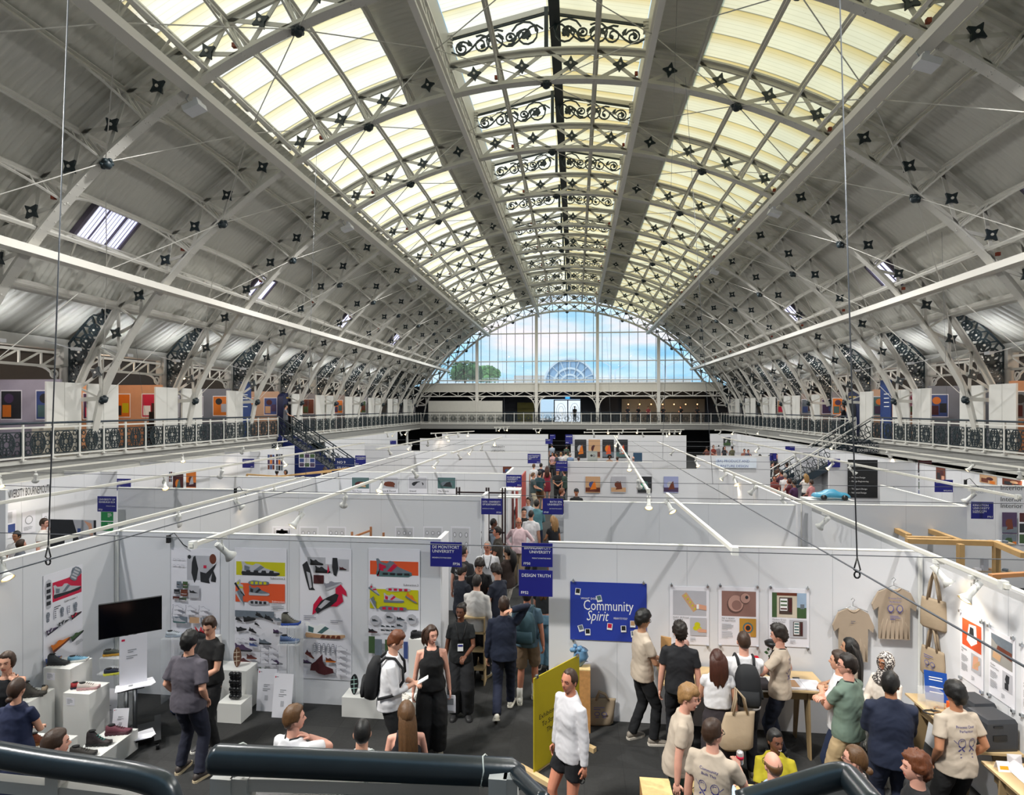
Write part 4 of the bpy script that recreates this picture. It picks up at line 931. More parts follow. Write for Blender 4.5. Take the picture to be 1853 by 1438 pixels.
    s.lines(.08, .36, .3, 5, .022, GREYP); s.lines(.08, .23, .3, 6, .02, GREYP, seed=3); s.lines(.52, .12, .14, 4, .018, GREYP, seed=5)
    clips(s)
s = posterY(1212, 1062, 1283, 1164, PYS); project(s, 0, 'POINT: 3D Printed', 'Tennis Ball'); fin(s, 'white project poster with yellow tennis balls held in a hand')
s = posterY(1300, 1063, 1373, 1166, PYS); project(s, 1, 'Itty: a camera', 'for experiences'); fin(s, 'white project poster with a dusty pink round camera')
s = posterY(1391, 1066, 1464, 1168, PYS); project(s, 2, 'Modern Green', 'Verse Kitchen'); fin(s, 'white project poster with a balcony and a plant cabinet')
def posterRX(px0, pyt0, pyb0, px1, kind, t1, t2, lab):
    a = PX(px0, pyt0, XR-.005); b = PX(px1, pyt0, XR-.005); z0 = PX(px0, pyb0, XR-.005).z
    s = Sheet((XR-.005, a.y, z0), (0, -1, 0), (0, 0, 1), a.y-b.y, a.z-z0, PAPER); project(s, kind, t1, t2); fin(s, lab)
posterRX(1738, 1106, 1222, 1780, 3, 'Makelab', 'kit', 'white project poster with an orange photo on the right side wall')
posterRX(1790, 1133, 1253, 1837, 4, 'Chalet', 'Home for Makers', 'white project poster with a grey furniture photo on the right side wall')
posterRX(1849, 1168, 1290, 1905, 5, 'Object', 'Study', 'white project poster cut by the right edge of the view')
# generic posters on further walls
rg = random.Random(11)
PAL = [MG, DG, TAN, BRN, BLU2, TEAL, GRN, ORG2, LG, MAR, PURP]
def gposter(px0, py0, px1, py1, Y, label, kind='photo', cols=None, group=None, white=False):
    s = posterY(px0, py0, px1, py1, Y-.001); c = cols or [rg.choice(PAL) for _ in range(4)]
    if kind == 'photo':
        if white: s.rect(.06, .4, .94, .95, c[0]); s.lines(.08, .3, .7, 4, .06, GREYP)
        else: s.rect(0, 0, 1, 1, c[0])
        lo, hi = (.42, .92) if white else (.05, .95); d = hi-lo
        s.rect(0.0 if not white else .06, lo, 1 if not white else .94, lo+d*.3, c[1]); s.oval(.45, lo+d*.5, .22, d*.22, c[2]); s.poly([(.3, lo+d*.15), (.75, lo+d*.2), (.65, lo+d*.75), (.5, lo+d*.6)], c[3])
    elif kind == 'grid':
        for i in range(3):
            for j in range(3): s.rect(.04+.33*i, .04+.33*j, .32+.33*i, .32+.33*j, c[(i*2+j) % len(c)])
    elif kind == 'draw':
        s.rect(.06, .06, .94, .94, mat('#c9c9cd', .6)); 
        for i in range(6): s.oval(.2+.3*(i % 3), .35+.35*(i//3), .08, .1, GREYP, 8); s.oval(.2+.3*(i % 3), .35+.35*(i//3), .05, .07, PAPER, 8)
    elif kind == 'text':
        s.lines(.15, .85, .6, 9, .08, GREYP, .3)
    return fin(s, label, group=group)
for i, (a, b) in enumerate(((493, 526), (542, 576), (592, 626), (715, 749), (766, 801))): gposter(a, 953, b, 990, 12.9, 'framed line drawing on the second row wall, %s from the left' % ordinal[i].replace('nearest', 'first'), 'draw', group='framed drawings on the second row wall')
gposter(816, 953, 851, 1001, 12.9, 'tall framed line drawing at the aisle end of the second row wall', 'draw')
s = posterY(499, 956, 522, 972, 12.86, PAPER); s.oval(.5, .8, .12, .15, DG); s.poly([(.25, 0), (.3, .5), (.1, .55), (.15, .8), (.05, .8), (.02, .45), (.35, .6), (.65, .6), (.98, .45), (.95, .8), (.85, .8), (.9, .55), (.7, .5), (.75, 0)], DG); fin(s, 'drawing of a flexing strongman, leftmost on the second row wall')
for i, (a, b, t, c) in enumerate(((636, 669, 'Skin Tone', [TEAL, GRN, MAR, TAN]), (688, 721, 'Done & Dusted', [LG, LG, BRN, BRN]), (739, 773, 'Grazed', [LG, LG, DG, LG]), (791, 825, 'Vita Gracia', [TEAL, LG, MG, DG]))):
    s = posterY(a, 863, b, 896, 17.38); s.rect(.03, .38, .97, .97, c[0]); s.oval(.5, .62, .32, .14, c[2]); s.poly([(.3, .5), (.8, .45), (.7, .75), (.5, .7)], c[3]); s.text(t, .05, .2, .13, INK, maxw=.8); s.lines(.05, .1, .5, 2, .06, GREYP); fin(s, 'product poster titled %s on the third row wall' % t)
gposter(580, 867, 592, 895, 17.2, 'narrow pink fashion photo on the third row wall', cols=[RED, MAR, SKIN2, DG]); gposter(600, 867, 611, 890, 17.2, 'narrow dark photo right of the pink fashion photo', cols=[MG, DG, TAN, MAR])
for i, (a, c, l) in enumerate(((1059.5, [TAN, BRN, BLU2, ORG2], 'workbench'), (1106, [LG, TAN, BRN, BRN], 'small wooden lamp'), (1154, [DG, DG, mat('#3fae8c', .5), TEAL], 'green folded object'), (1201, [mat('#9aa0c8', .6), PURP, LG, BRN], 'violet bench'))): gposter(a, 862, a+26.5, 891, 21.65 if i < 3 else 19.38, 'product photo of a %s on the wall right of the aisle' % l, cols=c)
for i, (a, c, l) in enumerate(((1040, [DG, DG, LG, ORG2], 'helmet'), (1065, [TAN, BRN, MAR, TAN], 'red house'), (1090, [DG, MG, ORG2, ORG], 'orange car'), (1115, [DG, TEAL, LG, ORG], 'white ring'))): gposter(a, 795, a+21, 828, 42.95, 'far dark poster with a %s' % l, cols=c)
gposter(1309, 791, 1322, 806, 45.95, 'framed green picture on the far right booth wall', cols=[DG, GRN, LG, GRN])
for a, b, c, d, Y, l, k in ((136, 906, 158, 940, 16.55, 'poster with a round machine photo on the pale left wall', 'photo'), (159, 906, 179, 938, 16.55, 'poster with a photo of fanned slats on the pale left wall', 'photo'),
    (303, 853, 312, 872, 19.7, 'narrow product sheet left of the green poster', 'grid'), (313, 855, 332, 894, 19.7, 'pale product sheet with a green photo', 'photo'), (337, 853, 355, 882, 19.7, 'dark photo poster with white cards on the left', 'photo'),
    (484, 822, 497, 850, 24.95, 'narrow dark photo poster left of the large one', 'grid'), (499, 821, 512, 852, 24.95, 'dark chair photo poster on the left', 'grid'), (541, 821, 570, 845, 25.5, 'large dark photo grid poster on the left', 'grid'), (406, 846, 431, 866, 24.95, 'pale text sheet on the white left wall', 'text'),
    (1448, 815, 1482, 845, 30.55, 'pale sheet of small print left of the stair', 'text'), (1661, 833, 1686, 855, 22.3, 'photo of a workshop right of the black banner', 'photo'), (1661, 856, 1686, 901, 22.3, 'white sheet with small black symbols right of the black banner', 'grid'),
    
    (1813, 927, 1840, 965, 16.05, 'photo of a white seat on a red frame on the right wall', 'photo'), (1813, 967, 1839, 985, 16.05, 'low dark wooden photo under the white seat photo', 'photo'), (1843, 927, 1880, 985, 16.05, 'tall white poster at the right edge of the view', 'grid'),
    (910, 844, 926, 858, 25.95, 'small grey sheet with a yellow note on the fourth row wall', 'photo')): gposter(a, b, c, d, Y, l, k)
for i, (a, b) in enumerate(((11, 29), (40, 64), (76, 88))):
    p, q = PX(a, 925+2*i, -13.93), PX(b, 925, -13.93); z0 = PX(a, 975-8*i, -13.93).z; s = Sheet((-13.93, p.y, z0), (0, 1, 0), (0, 0, 1), q.y-p.y, p.z-z0, PAPER)
    if i == 0: s.rect(.05, .2, .9, .5, BLU2); s.rect(.05, .55, .6, .95, LG)
    else: s.oval(.5, .6, .3, .2, GREYP); s.oval(.5, .6, .24, .16, PAPER); s.lines(.1, .3, .7, 6, .03, GREYP)
    fin(s, ('sheet with a blue building photo', 'sheet with a circular diagram', 'sheet with small print')[i]+' on the long left wall')
for j in range(2):
    s = posterY(183, 926+j*18, 205, 942+j*18, 12.9, mat('#1f8a4c', .5)); s.lines(.55, .8, .35, 4, .12, WPRINT); fin(s, '%s green info panel under the blue sign FP20' % ('upper', 'lower')[j])
for a, b, ya, yb, c, lb in ((1694, 1711, 838, 868, [BRN, DG, MAR, SKIN2], 'brown portrait photo on the long right wall'), (1773, 1804, 850, 872, [TAN, BRN, MAR, ORG2], 'brown product photo on the long right wall'), (1814, 1850, 854, 876, [BRN, DG, TAN, DG], 'dark brown photo on the long right wall')):
    p, q = PX(a, ya, 13.19), PX(b, ya, 13.19); z0 = PX(a, yb, 13.19).z; s = Sheet((13.19, p.y, z0), (0, -1, 0), (0, 0, 1), p.y-q.y, min(p.z, 2.58)-z0, PAPER); s.rect(0, 0, 1, 1, c[0]); s.rect(.1, .1, .5, .6, c[1]); s.oval(.6, .6, .2, .2, c[2]); s.rect(.6, .05, .9, .4, c[3]); fin(s, lb)
# large screen banner with cropped photograph beside the left people
s = posterY(91, 941, 174, 1000, 10.6, DG); s.poly([(.5, 1), (.95, 1), (.95, .3), (.75, .3), (.62, .45)], LG); s.poly([(.74, .98), (.9, .9), (.95, .5), (.86, .55), (.84, .8)], SKIN2); s.rect(.6, .6, .67, .75, BLU2); s.rect(.32, .25, .5, .45, WPRINT); fin(s, 'large dark display panel with a cropped photo of a person, far left', 'screen_board', 'display board')
# ================================================================== LIGHT RAILS AND SPOTLIGHTS
BULB = mat('#ffe9b8', .4, emit='#ffd98f', estr=7., name='lit bulb')
def make_spot():
    r = empty('spotlight')
    m = MB().use(WHITE); m.box((0, 0, -.02), (.04, .12, .04)); m.tube([(0, 0, -.02), (0, 0, -.09)], .01, 6); m.tube([(-.045, 0, -.16), (-.045, 0, -.1), (0, 0, -.085), (.045, 0, -.1), (.045, 0, -.16)], .006, 5); m.build('yoke', r)
    M = Matrix.Rotation(radians(42), 3, 'X'); c = Vector((0, 0, -.15))
    m = MB().use(WHITE); m.lathe([(.0, .1), (.035, .1), (.038, .09), (.038, -.09), (.045, -.11), (.082, -.175), (.076, -.175), (.03, -.11)], c, 14, M); m.build('lamp_body', r)
    m = MB().use(BULB); m.lathe([(0, -.125), (.062, -.150), (.045, -.174), (0, -.184)], c, 12, M); m.build('bulb', r).parent = r.children[1]
    return r
sp0 = make_spot(); nsp = [0]; RAILW = mat('#dddbd2', .4)
def track(p0, p1, spots, lab, lit=0, aim=None, w=.05):
    global sp0
    d = (p1-p0); L = d.length; root = empty('light_rail', p0, label='white light rail '+lab, cat='light rail', group='light rails over the booths')
    q = p1-p0; m = MB().use(RAILW); m.beam((0, 0, 0), q, w, .045); m.beam(q*.02+Vector((0, 0, -.028)), q*.98+Vector((0, 0, -.028)), w*.45, .012); m.build('rail', root)
    m = MB().use(WHITE); m.box(q*.003, (.07, .07, .09)); m.build('end_box', root)
    for i, t in enumerate(spots):
        c = sp0 if nsp[0] == 0 else copytree(sp0); nsp[0] += 1
        c.location = p0+q*t+Vector((0, 0, -.03)); rz = (aim if aim is not None else 0)+rg.uniform(-.7, .7)+(2.6 if nsp[0] % 2 == 0 else 0); c.rotation_euler = (0, 0, rz)
        tag(c, 'spotlight on the rail %s, %s along' % (lab, ordinal[min(i, 11)].replace('nearest', 'first')), 'spotlight', 'spotlights on the light rails')
        if i < lit:
            L_ = lamp('spot_lamp', 'SPOT', (0, 0, 0), SPOTP, (1, .86, .68), spot_size=1.7, spot_blend=.8, shadow_soft_size=.05)
            L_.parent = c; L_.location = (0, .1, -.33); L_.rotation_euler = (radians(38), 0, 0)
tz = 2.98
track(PZ(345, 987, tz), Vector((PZ(345, 987, tz).x, 19.8, tz)), (.045, .2, .34, .5, .7, .9), 'from the shoe booth back towards the third row', 4, 0)
track(Vector((XL+.1, 4.6, 2.72)), Vector((XL+.1, 15, 2.72)), (.2, .52, .7, .85), 'along the shoe booth side wall', 4, -1.2)
track(Vector((-8.9, 7.2, tz)), Vector((-8.9, 26, tz)), (.08, .3, .42, .6, .8), 'over the far left aisle', 4, 1.5)
track(Vector((-13.2, 8, tz)), Vector((-13.2, 27, tz)), (.25, .3, .6, .8, .95), 'beside the long left wall', 2, 1.4)
track(PZ(1330, 997, tz), PZ(1207, 893, tz), (.97,), 'ending over the blank wall of the right booth', 1, 3.14)
track(PZ(1174, 889, tz), PZ(1111, 788, tz), (.0, .12, .3, .6, .8), 'rising steeply towards the car posters', 2, 0)
track(Vector((5.42, 6.6, 2.72)), Vector((5.42, 33, 2.72)), (.02, .045, .17, .25, .33, .4, .44, .6, .8), 'along the right booth side wall', 6, 1.2)
track(Vector((8.9, 11.4, tz)), Vector((8.9, 33, tz)), (.06, .3, .36, .5, .7, .9), 'over the right-hand booths', 3, -1.2)
track(Vector((13.0, 12, tz)), Vector((13.0, 36, tz)), (.1, .22, .3, .5, .7), 'beside the long right wall', 2, -1.4)
track(Vector((-3.55, 20.4, tz)), Vector((-3.2, 32, tz)), (.1, .3, .5, .8), 'above the fourth row left of the aisle', 2, 0)
track(Vector((-6.9, 22, tz)), Vector((-6.4, 36, tz)), (.1, .3, .5, .8), 'over the stair side booths', 0, 0)
for i, (a, b, y0) in enumerate(((1062, 1169, 776), (1057, 1232, 781), (780, 858, 783), (895, 922, 772), (965, 980, 775), (1196, 1238, 777), (1294, 1386, 777), (696, 742, 781))):
    Y = 2*0+1045*1.6/(y0-738)*.97; p, q = PZ(a, y0+1, tz), PZ(b, y0-(3 if i in (2, 7) else 0), tz)
    track(p, q, (.1, .35, .6, .85) if i != 4 else (.3, .8), ('short piece number' if 0 else 'far away across the hall, ')+('before the cafe', 'below the cafe', 'left of the warm wall', 'left of the far aisle', 'at the far aisle end', 'right of the car posters', 'near the far right booths', 'beyond the left stair')[i], 0, 0, .08)
# suspension wires across the hall and along it
WIRE = mat('#54575d', .5, name='wire')
for i, y in enumerate((988, 896, 870, 844, 831, 816, 805, 797)):
    Y = 1045*1.56/(y-VY); m = MB().use(WIRE); m.tube([(-15.1, Y, GZ+.05), (-7.5, Y, 3.03), (0, Y, 3.03), (7.5, Y, 3.03), (15.1, Y, GZ+.05)], .006, 5)
    m.build('span_wire', label='thin dark wire spanning the hall from gallery to gallery, %s from the viewer' % ordinal[i], cat='wire', group='wires spanning the hall')
for x, lab in ((-3.62, 'left'), (3.15, 'right')):
    m = MB().use(WIRE); m.tube([(x, 1.5, 3.3), (x, 24, 3.25)], .007, 5); m.build('long_wire', label='thin wire running along the hall over the %s booths' % lab, cat='wire')
def hanger(x, Y, z0, x1, Y1, z1, lab, big=True):
    r = empty('hanging_cable', (x, Y, z0), label=lab, cat='cable'); m = MB().use(mat('#6f7379', .4, .5)); m.tube([(0, 0, .14), (x1-x, Y1-Y, z1-z0)], .006 if big else .004, 5); m.build('cable', r)
    if big:
        m = MB().use(BLACKP); m.tube([(0, 0, .16), (-.025, 0, .06), (0, 0, .04), (.025, 0, .06), (0, 0, .16)], .006, 6); m.tube([(cos(q*pi/5)*.022, 0, .02+sin(q*pi/5)*.028) for q in range(11)], .007, 6); m.build('shackle', r)
p = PD(87, 1020, 5.0); hanger(p.x, p.y, p.z, *PD(124, -20, 5.2), 'left hanging steel cable with a dark shackle at its end')
p = PD(1551, 1044, 4.7); hanger(p.x, p.y, p.z, *PD(1519, -20, 4.9), 'right hanging steel cable with a dark shackle at its end')
for hi_, (px, py, D, tx, ty) in enumerate(((553, 878, 12, 573, 270), (270, 812, 20, 182, 150), (1199, 840, 13.6, 1225, 0), (1290, 890, 10.5, 1240, 140), (1715, 800, 18, 1700, 280), (915, 797, 26, 905, 560), (1106, 790, 26, 1098, 610))):
    p = PD(px, py, D); hanger(p.x, p.y, p.z, *PD(tx, ty, D+1), 'thin hanging wire ending above %s' % ('the small pink fashion photo', 'the left gallery railing', 'the violet bench photo', 'the blank second row wall', 'the right gallery railing', 'the FP32 sign', 'the white ring poster')[hi_], False)
# small black plugs and looped leads on the wall tops
m = MB().use(BLACKP)
for j, (px, py, Y) in enumerate(((305, 975, 8.55), (426, 888, 12.5), (1747, 872, 15.9))):
    p = PY(px, py, Y); m = MB().use(BLACKP); m.box((p.x, p.y, p.z), (.05, .05, .12)); m.tube([(p.x, p.y, p.z+.05), (p.x+.1, p.y, p.z+.1), (p.x+.25, p.y, p.z-.08), (p.x+.32, p.y, p.z-.12)], .008, 5); m.build('power_plug', label='black plug with a looped lead on the wall top, %s' % ('over the shoe posters', 'over the second left row', 'by the university lettering')[j], cat='plug', recenter=True)
# ================================================================== PEOPLE
from mathutils.bvhtree import BVHTree
def sst(x, a, b): t = max(0, min(1, (x-a)/(b-a))); return t*t*(3-2*t)
def limb(mb, pts, rs, n=12, r0=True, r1=True, flat=1.):
    pts = [Vector(p) for p in pts]; rs = list(rs)
    if r0: d = (pts[0]-pts[1]).normalized(); pts = [pts[0]+d*rs[0]*.85, pts[0]+d*rs[0]*.5]+pts; rs = [rs[0]*.35, rs[0]*.85]+rs
    if r1: d = (pts[-1]-pts[-2]).normalized(); pts = pts+[pts[-1]+d*rs[-1]*.5, pts[-1]+d*rs[-1]*.85]; rs = rs+[rs[-1]*.85, rs[-1]*.35]
    mb.tube(pts, rs, n)
def ell_loft(mb, rings, T, n=20, p=2.3):
    R = []
    for (cx, cy, z, rx, ry) in rings:
        R.append([T(Vector((cx+rx*math.copysign(abs(cos(a))**(2/p), cos(a)), cy+ry*math.copysign(abs(sin(a))**(2/p), sin(a)), z))) for a in [2*pi*k/n for k in range(n)]])
    mb.loft(R)
def remesh(mb, name, parent, m, vox, wr=0., seed=0, extra=None, sm=4):
    o = mb.build('tmp', m=m); COL.objects.unlink(o); TMPS.collection.objects.link(o); md = o.modifiers.new('r', 'REMESH'); md.mode = 'VOXEL'; md.voxel_size = vox
    s = o.modifiers.new('s', 'SMOOTH'); s.factor = .6; s.iterations = sm
    dg = tdg(); me = bpy.data.meshes.new_from_object(o.evaluated_get(dg)); old = o.data
    bpy.data.objects.remove(o); bpy.data.meshes.remove(old)
    if wr:
        ns = [v.normal.copy() for v in me.vertices]
        for v, nn in zip(me.vertices, ns):
            q = Vector((v.co.x*7+seed, v.co.y*7, v.co.z*13+abs(v.co.x)*9)); v.co += nn*(wr*(noise.noise(q)+.45*noise.noise(q*2.3)))
    if extra and extra.v:
        out = MB(); out.mats = [m]+[q for q in extra.mats if q is not m]
        vs = [tuple(v.co) for v in me.vertices]; out.v = vs+extra.v; off = len(vs)
        out.f = [tuple(p.vertices) for p in me.polygons]+[tuple(i+off for i in f) for f in extra.f]
        mp = {i: out.mats.index(q) for i, q in enumerate(extra.mats)}
        out.m = [0]*len(me.polygons)+[mp[i] for i in extra.m]; out.sm = [True]*len(out.f)
        bpy.data.meshes.remove(me); return out.build(name, parent)
    for p in me.polygons: p.use_smooth = True
    me.materials.clear(); me.materials.append(m); me.name = name
    o = bpy.data.objects.new(name, me); COL.objects.link(o); o.parent = parent; return o
def headpt(t, p):
    st, ct, sp, cp = sin(t), cos(t), sin(p), cos(p); x = .073*st*sp; y = .094*st*cp-.008; z = .118*ct
    if z < 0:
        j = -z/.118; x *= 1-.30*j**1.4
        y = y+(.030*j*j*max(0, cp)) if cp > 0 else y*(1-.18*j)
    if cp > .2:
        g = sst(z, .012, -.03) if z > -.034 else sst(z, -.047, -.034)
        y += .025*math.exp(-(x/.0115)**2)*g
        y -= .011*math.exp(-((abs(x)-.031)/.017)**2-((z-.002)/.012)**2)
        y += .006*math.exp(-((z-.024)/.008)**2)*math.exp(-(x/.055)**2)
        y += .006*math.exp(-((z+.066)/.009)**2-(x/.024)**2)
        y += .007*math.exp(-((z+.100)/.013)**2-(x/.022)**2)
    return Vector((x, y, z))
def head_geo(mb, M, S, skin, lip, eye, brow, smile=False, lod=0):
    NT, NP = (26, 38) if lod == 0 else (14, 18)
    P = [pi*(.6*u+.4*u**3) for u in [-1+2*k/NP for k in range(NP)]]; vs = []
    for i in range(NT+1):
        t = .02+(pi-.04)*i/NT
        for p in P: vs.append(M @ (headpt(t, p)*S))
    o = len(mb.v)
    for i in range(NT):
        for k in range(NP):
            c = headpt(.02+(pi-.04)*(i+.5)/NT, P[k]+.02)
            mb.use(lip if (c.y > .05 and abs(c.x) < .024 and abs(c.z+.066) < .0085) else skin)
            mb.add([], []); mb.f.append((o+i*NP+k, o+(i+1)*NP+k, o+(i+1)*NP+(k+1) % NP, o+i*NP+(k+1) % NP)); mb.m.append(mb.cur); mb.sm.append(True)
    X = mb.X; mb.v.extend([tuple(v) for v in vs])
    R3 = M.to_3x3()
    def b(c, r): mb.ball(M @ (Vector(c)*S), [q*S for q in r], 8, R3)
    for s in (-1, 1):
        mb.use(skin); b((s*.073, -.008, -.012), (.010, .018, .030))
        if lod < 2:
            mb.use(mat('#b9aca4', .4, var=0)); b((s*.031, .0715, .002), (.012, .008, .0048)); mb.use(eye); b((s*.031, .0765, .002), (.0052, .005, .0048)); mb.use(lip); mb.tube([M @ (Vector(q)*S) for q in ((s*.018, .082, .006), (s*.031, .0815, .0095), (s*.045, .073, .006))], .002*S, 4)
            mb.use(brow); mb.tube([M @ (Vector(q)*S) for q in ((s*.014, .088, .021), (s*.030, .086, .026), (s*.047, .073, .022))], .0035*S, 5)
    if smile: mb.use(mat('#d6cec6', .4, var=0)); mb.tube([M @ (Vector(q)*S) for q in ((-.018, .0835, -.060), (-.008, .0905, -.0645), (.008, .0905, -.0645), (.018, .0835, -.060))], .0030*S, 6)
def hair_obj(M, S, style, col, parent, seed, lod=0, name='hair'):
    m = MB().use(col); NT, NP = (26, 34) if lod == 0 else (14, 20)
    st = dict(top=.020, side=.012, amp=.006, fr=60, zf=.066, zs=-.012, zb=-.075, fringe=0, off=0.)
    st.update({'short': {}, 'crop': dict(top=.010, side=.006, amp=.002, zb=-.06), 'curly': dict(top=.036, side=.020, amp=.022, fr=55, zf=.058), 'quiff': dict(top=.034, side=.009, amp=.010, fr=40, zf=.074),
      'mop': dict(top=.034, side=.024, amp=.012, fr=38, zf=.042, zs=-.02), 'rim': dict(top=-.004, side=.007, amp=.001, zb=-.06, zf=.2), 'thin': dict(top=.006, side=.009, amp=.003, zf=.082), 'tied': dict(top=.012, side=.010, amp=.002, zs=-.01, zf=.07),
      'long': dict(top=.018, side=.020, amp=.005, zs=-.06, zb=-.11, zf=.072), 'afro': dict(top=.07, side=.06, amp=.02, zs=-.03, zf=.06), 'hijab': dict(top=.020, side=.022, amp=.004, zf=.058, zs=-.2, zb=-.2, off=1)}[style.split('+')[0]])
    base = style.split('+')[0]; vs = []; th_ = []
    P = [-pi+2*pi*k/NP for k in range(NP)]
    for i in range(NT+1):
        t = .02+(pi-.04)*i/NT
        for p in P:
            q = headpt(t, p) if abs(p) > .5 else headpt(t, math.copysign(.5, p) if p else .5)*Vector((0, 1, 1)).length/Vector((0, 1, 1)).length
            if abs(p) <= .5: q = Vector((.073*sin(t)*sin(p), .094*sin(t)*cos(p)-.008, .118*cos(t)))
            a = abs(p)/pi
            zl = st['zf']+(st['zs']-st['zf'])*sst(a, .26, .40)+(st['zb']-st['zs'])*sst(a, .56, .72)
            if base == 'hijab': zl = .055 if a < .16 else .055-.3*sst(a, .16, .30)
            if st['fringe']: pass
            nz = noise.noise(q*st['fr']+Vector((seed, 0, 0)))
            th = (st['side']+(st['top']-st['side'])*sst(q.z, .02, .09))
            if base == 'rim' and q.z > .03 and a < .99: th = -.008
            c = sst(q.z-zl+.006*nz, -.012, .014); th = (th+st['amp']*nz)*c-.010*(1-c)
            vs.append(M @ ((q+(q+Vector((0, 0, .0))).normalized()*th)*S)); th_.append(th)
    fs = []
    for i in range(NT):
        for k in range(NP):
            f = (i*NP+k, (i+1)*NP+k, (i+1)*NP+(k+1) % NP, i*NP+(k+1) % NP)
            if max(th_[j] for j in f) > -.004: fs.append(f)
    m.add(vs, fs, True)
    W = lambda x, y, z: M @ (Vector((x, y, z))*S)
    def curtain(L, w=.09, d=.05, y0=-.055, y1=-.10, n=44):
        R = []
        for i in range(13):
            u = i/12; z = .112-(L+.112)*u; k_ = min(1, .25+sqrt(u)*1.7); rx = w*k_*(1+.15*sin(u*3))*(1-.35*max(0, u-.8)/.2); ry = d*k_*(1-.35*u); yy = y0+.035*(1-sst(u, 0, .25))+(y1-y0)*sst(u, 0, .6)
            R.append([W(rx*cos(a)*(1+(.03+.06*u)*sin(9*a+seed+2*u)), yy+ry*sin(a)*(1+.12*u*sin(11*a+seed)), z+.03*sin(5*a+seed)*u) for a in [2*pi*k/n for k in range(n)]])
        m.loft(R)
    ex = style.split('+')[1:] if '+' in style else []
    for e in ex:
        if e == 'bob': curtain(.15, .088, .06)
        if e == 'mid': curtain(.30, .098, .06, y1=-.10)
        if e == 'down': curtain(.45, .10, .055, y1=-.12)
        if e == 'vlong': curtain(.58, .085, .05, y1=-.13)
        if e == 'bun': m.ball(W(0, -.125, -.01), .036*S, 10)
        if e == 'lowbun': m.ball(W(0, -.115, -.07), .034*S, 10)
        if e == 'tail': limb(m, [W(0, -.10, .03), W(0, -.15, -.02), W(.01, -.15, -.15), W(0, -.14, -.27)], [.03*S, .04*S, .035*S, .012*S], 8)
        if e == 'bigtail': limb(m, [W(0, -.10, .04), W(0, -.17, -.02), W(.01, -.18, -.2), W(.02, -.15, -.42)], [.04*S, .065*S, .075*S, .02*S], 10)
        if e == 'puff': m.ball(W(0, -.12, .06), .05*S, 10)
    if base == 'hijab':
        ell = [(0, -.01, -.07, .075, .085), (0, 0, -.13, .085, .095), (0, .0, -.19, .12, .11), (0, 0, -.25, .165, .125), (0, 0, -.27, .15, .11)]
        m.loft([[W(cx+rx*cos(a), cy+ry*sin(a), z+.01*sin(3*a)) for a in [2*pi*k/20 for k in range(20)]] for cx, cy, z, rx, ry in ell])
    return m.build(name, parent)
ARM = {'down': ((.25, .02, .84), (.35, -.25, 1.05)), 'front': ((.07, .30, 1.05), (.40, -.1, 1.0)), 'low': ((.10, .20, .86), (.42, -.1, 1.05)), 'crossed': ((-.09, .21, 1.20), (.34, .12, 1.08)), 'akimbo': ((.19, .04, 1.0), (.62, -.18, 1.2)), 'behind': ((.06, -.17, .95), (.40, -.3, 1.15)),
       'pocket': ((.19, .07, .93), (.40, -.28, 1.12)), 'phone': ((.03, .27, 1.14), (.35, .0, .95)), 'head': ((.115, -.10, 1.60), (.5, .1, 1.62)), 'chin': ((.06, .16, 1.42), (.25, .25, 1.05)), 'neck': ((.10, .10, 1.44), (.35, .3, 1.15)), 'out': ((.20, .42, 1.18), (.42, .0, 1.0)), 'table': ((.12, .38, 1.02), (.4, 0, 1.1)), 'rail': ((.14, .36, 1.10), (.4, 0, 1.15)), 'hold': ((.13, .34, 1.22), (.38, .05, 1.0)), 'lap': ((.10, .30, 1.0), (.35, .0, 1.0))}
def ik(a, b, l1, l2, hint):
    d = b-a; L = d.length; mx = (l1+l2)*.998
    if L > mx: b = a+d*(mx/L); d = b-a; L = mx
    n = d.normalized(); x = (l1*l1-l2*l2+L*L)/(2*L); h = sqrt(max(0, l1*l1-x*x)); u = hint-a; u = u-n*u.dot(n)
    if u.length < 1e-4: u = n.orthogonal()
    return a+n*x+u.normalized()*h, b
def hand(mb, w, d, side, S, skin, curl=.6, up=None):
    """palm and five fingers; w wrist, d pointing direction, side +1 right / -1 left"""
    d = d.normalized(); u = (up or Vector((0, 0, 1))); nrm = u-d*u.dot(d)
    if nrm.length < .2: nrm = Vector((0, 1, 0))-d*d.y
    nrm.normalize(); lat = d.cross(nrm).normalized()          # lat: across the palm
    mb.use(skin); R = Matrix((lat, d, nrm)).transposed()
    mb.ball(w+d*.045*S, (.040*S, .055*S, .017*S), 10, R)
    for i, (o, L) in enumerate(((-.029, .062), (-.010, .072), (.010, .068), (.028, .052))):
        a = w+d*.082*S+lat*o*S; c = -nrm
        p1 = a+(d*cos(curl*.5)+c*sin(curl*.5))*L*.5*S; p2 = p1+(d*cos(curl*1.6)+c*sin(curl*1.6))*L*.32*S; p3 = p2+(d*cos(curl*2.5)+c*sin(curl*2.5))*L*.25*S
        mb.tube([a-d*.012*S, a, p1, p2, p3, p3+(p3-p2)*.3], [.0085*S, .0092*S, .0085*S, .008*S, .007*S, .003*S], 6)
    t0 = w+d*.022*S-lat*side*.030*S; t1 = t0+(d*.6-lat*side*.8)*.030*S; t2 = t1+(d*.9-nrm*.45-lat*side*.1)*.032*S
    mb.tube([t0, t1, t2, t2+(t2-t1)*.25], [.012*S, .0105*S, .009*S, .004*S], 6)
SKINS = {'pale': '#d8a48c', 'fair': '#cf9a80', 'ruddy': '#c48268', 'tan': '#ab7657', 'brown': '#6c4330', 'olive': '#b88a6c', 'pink': '#d39c88'}
def skinm(k): return mat(SKINS[k], .55, var=.07, scale=14, name='skin')
def cloth(h, r=.85, b=.5): return mat(h, r, var=.05, scale=5, bump=b*.35, bscale=13, name='cloth')
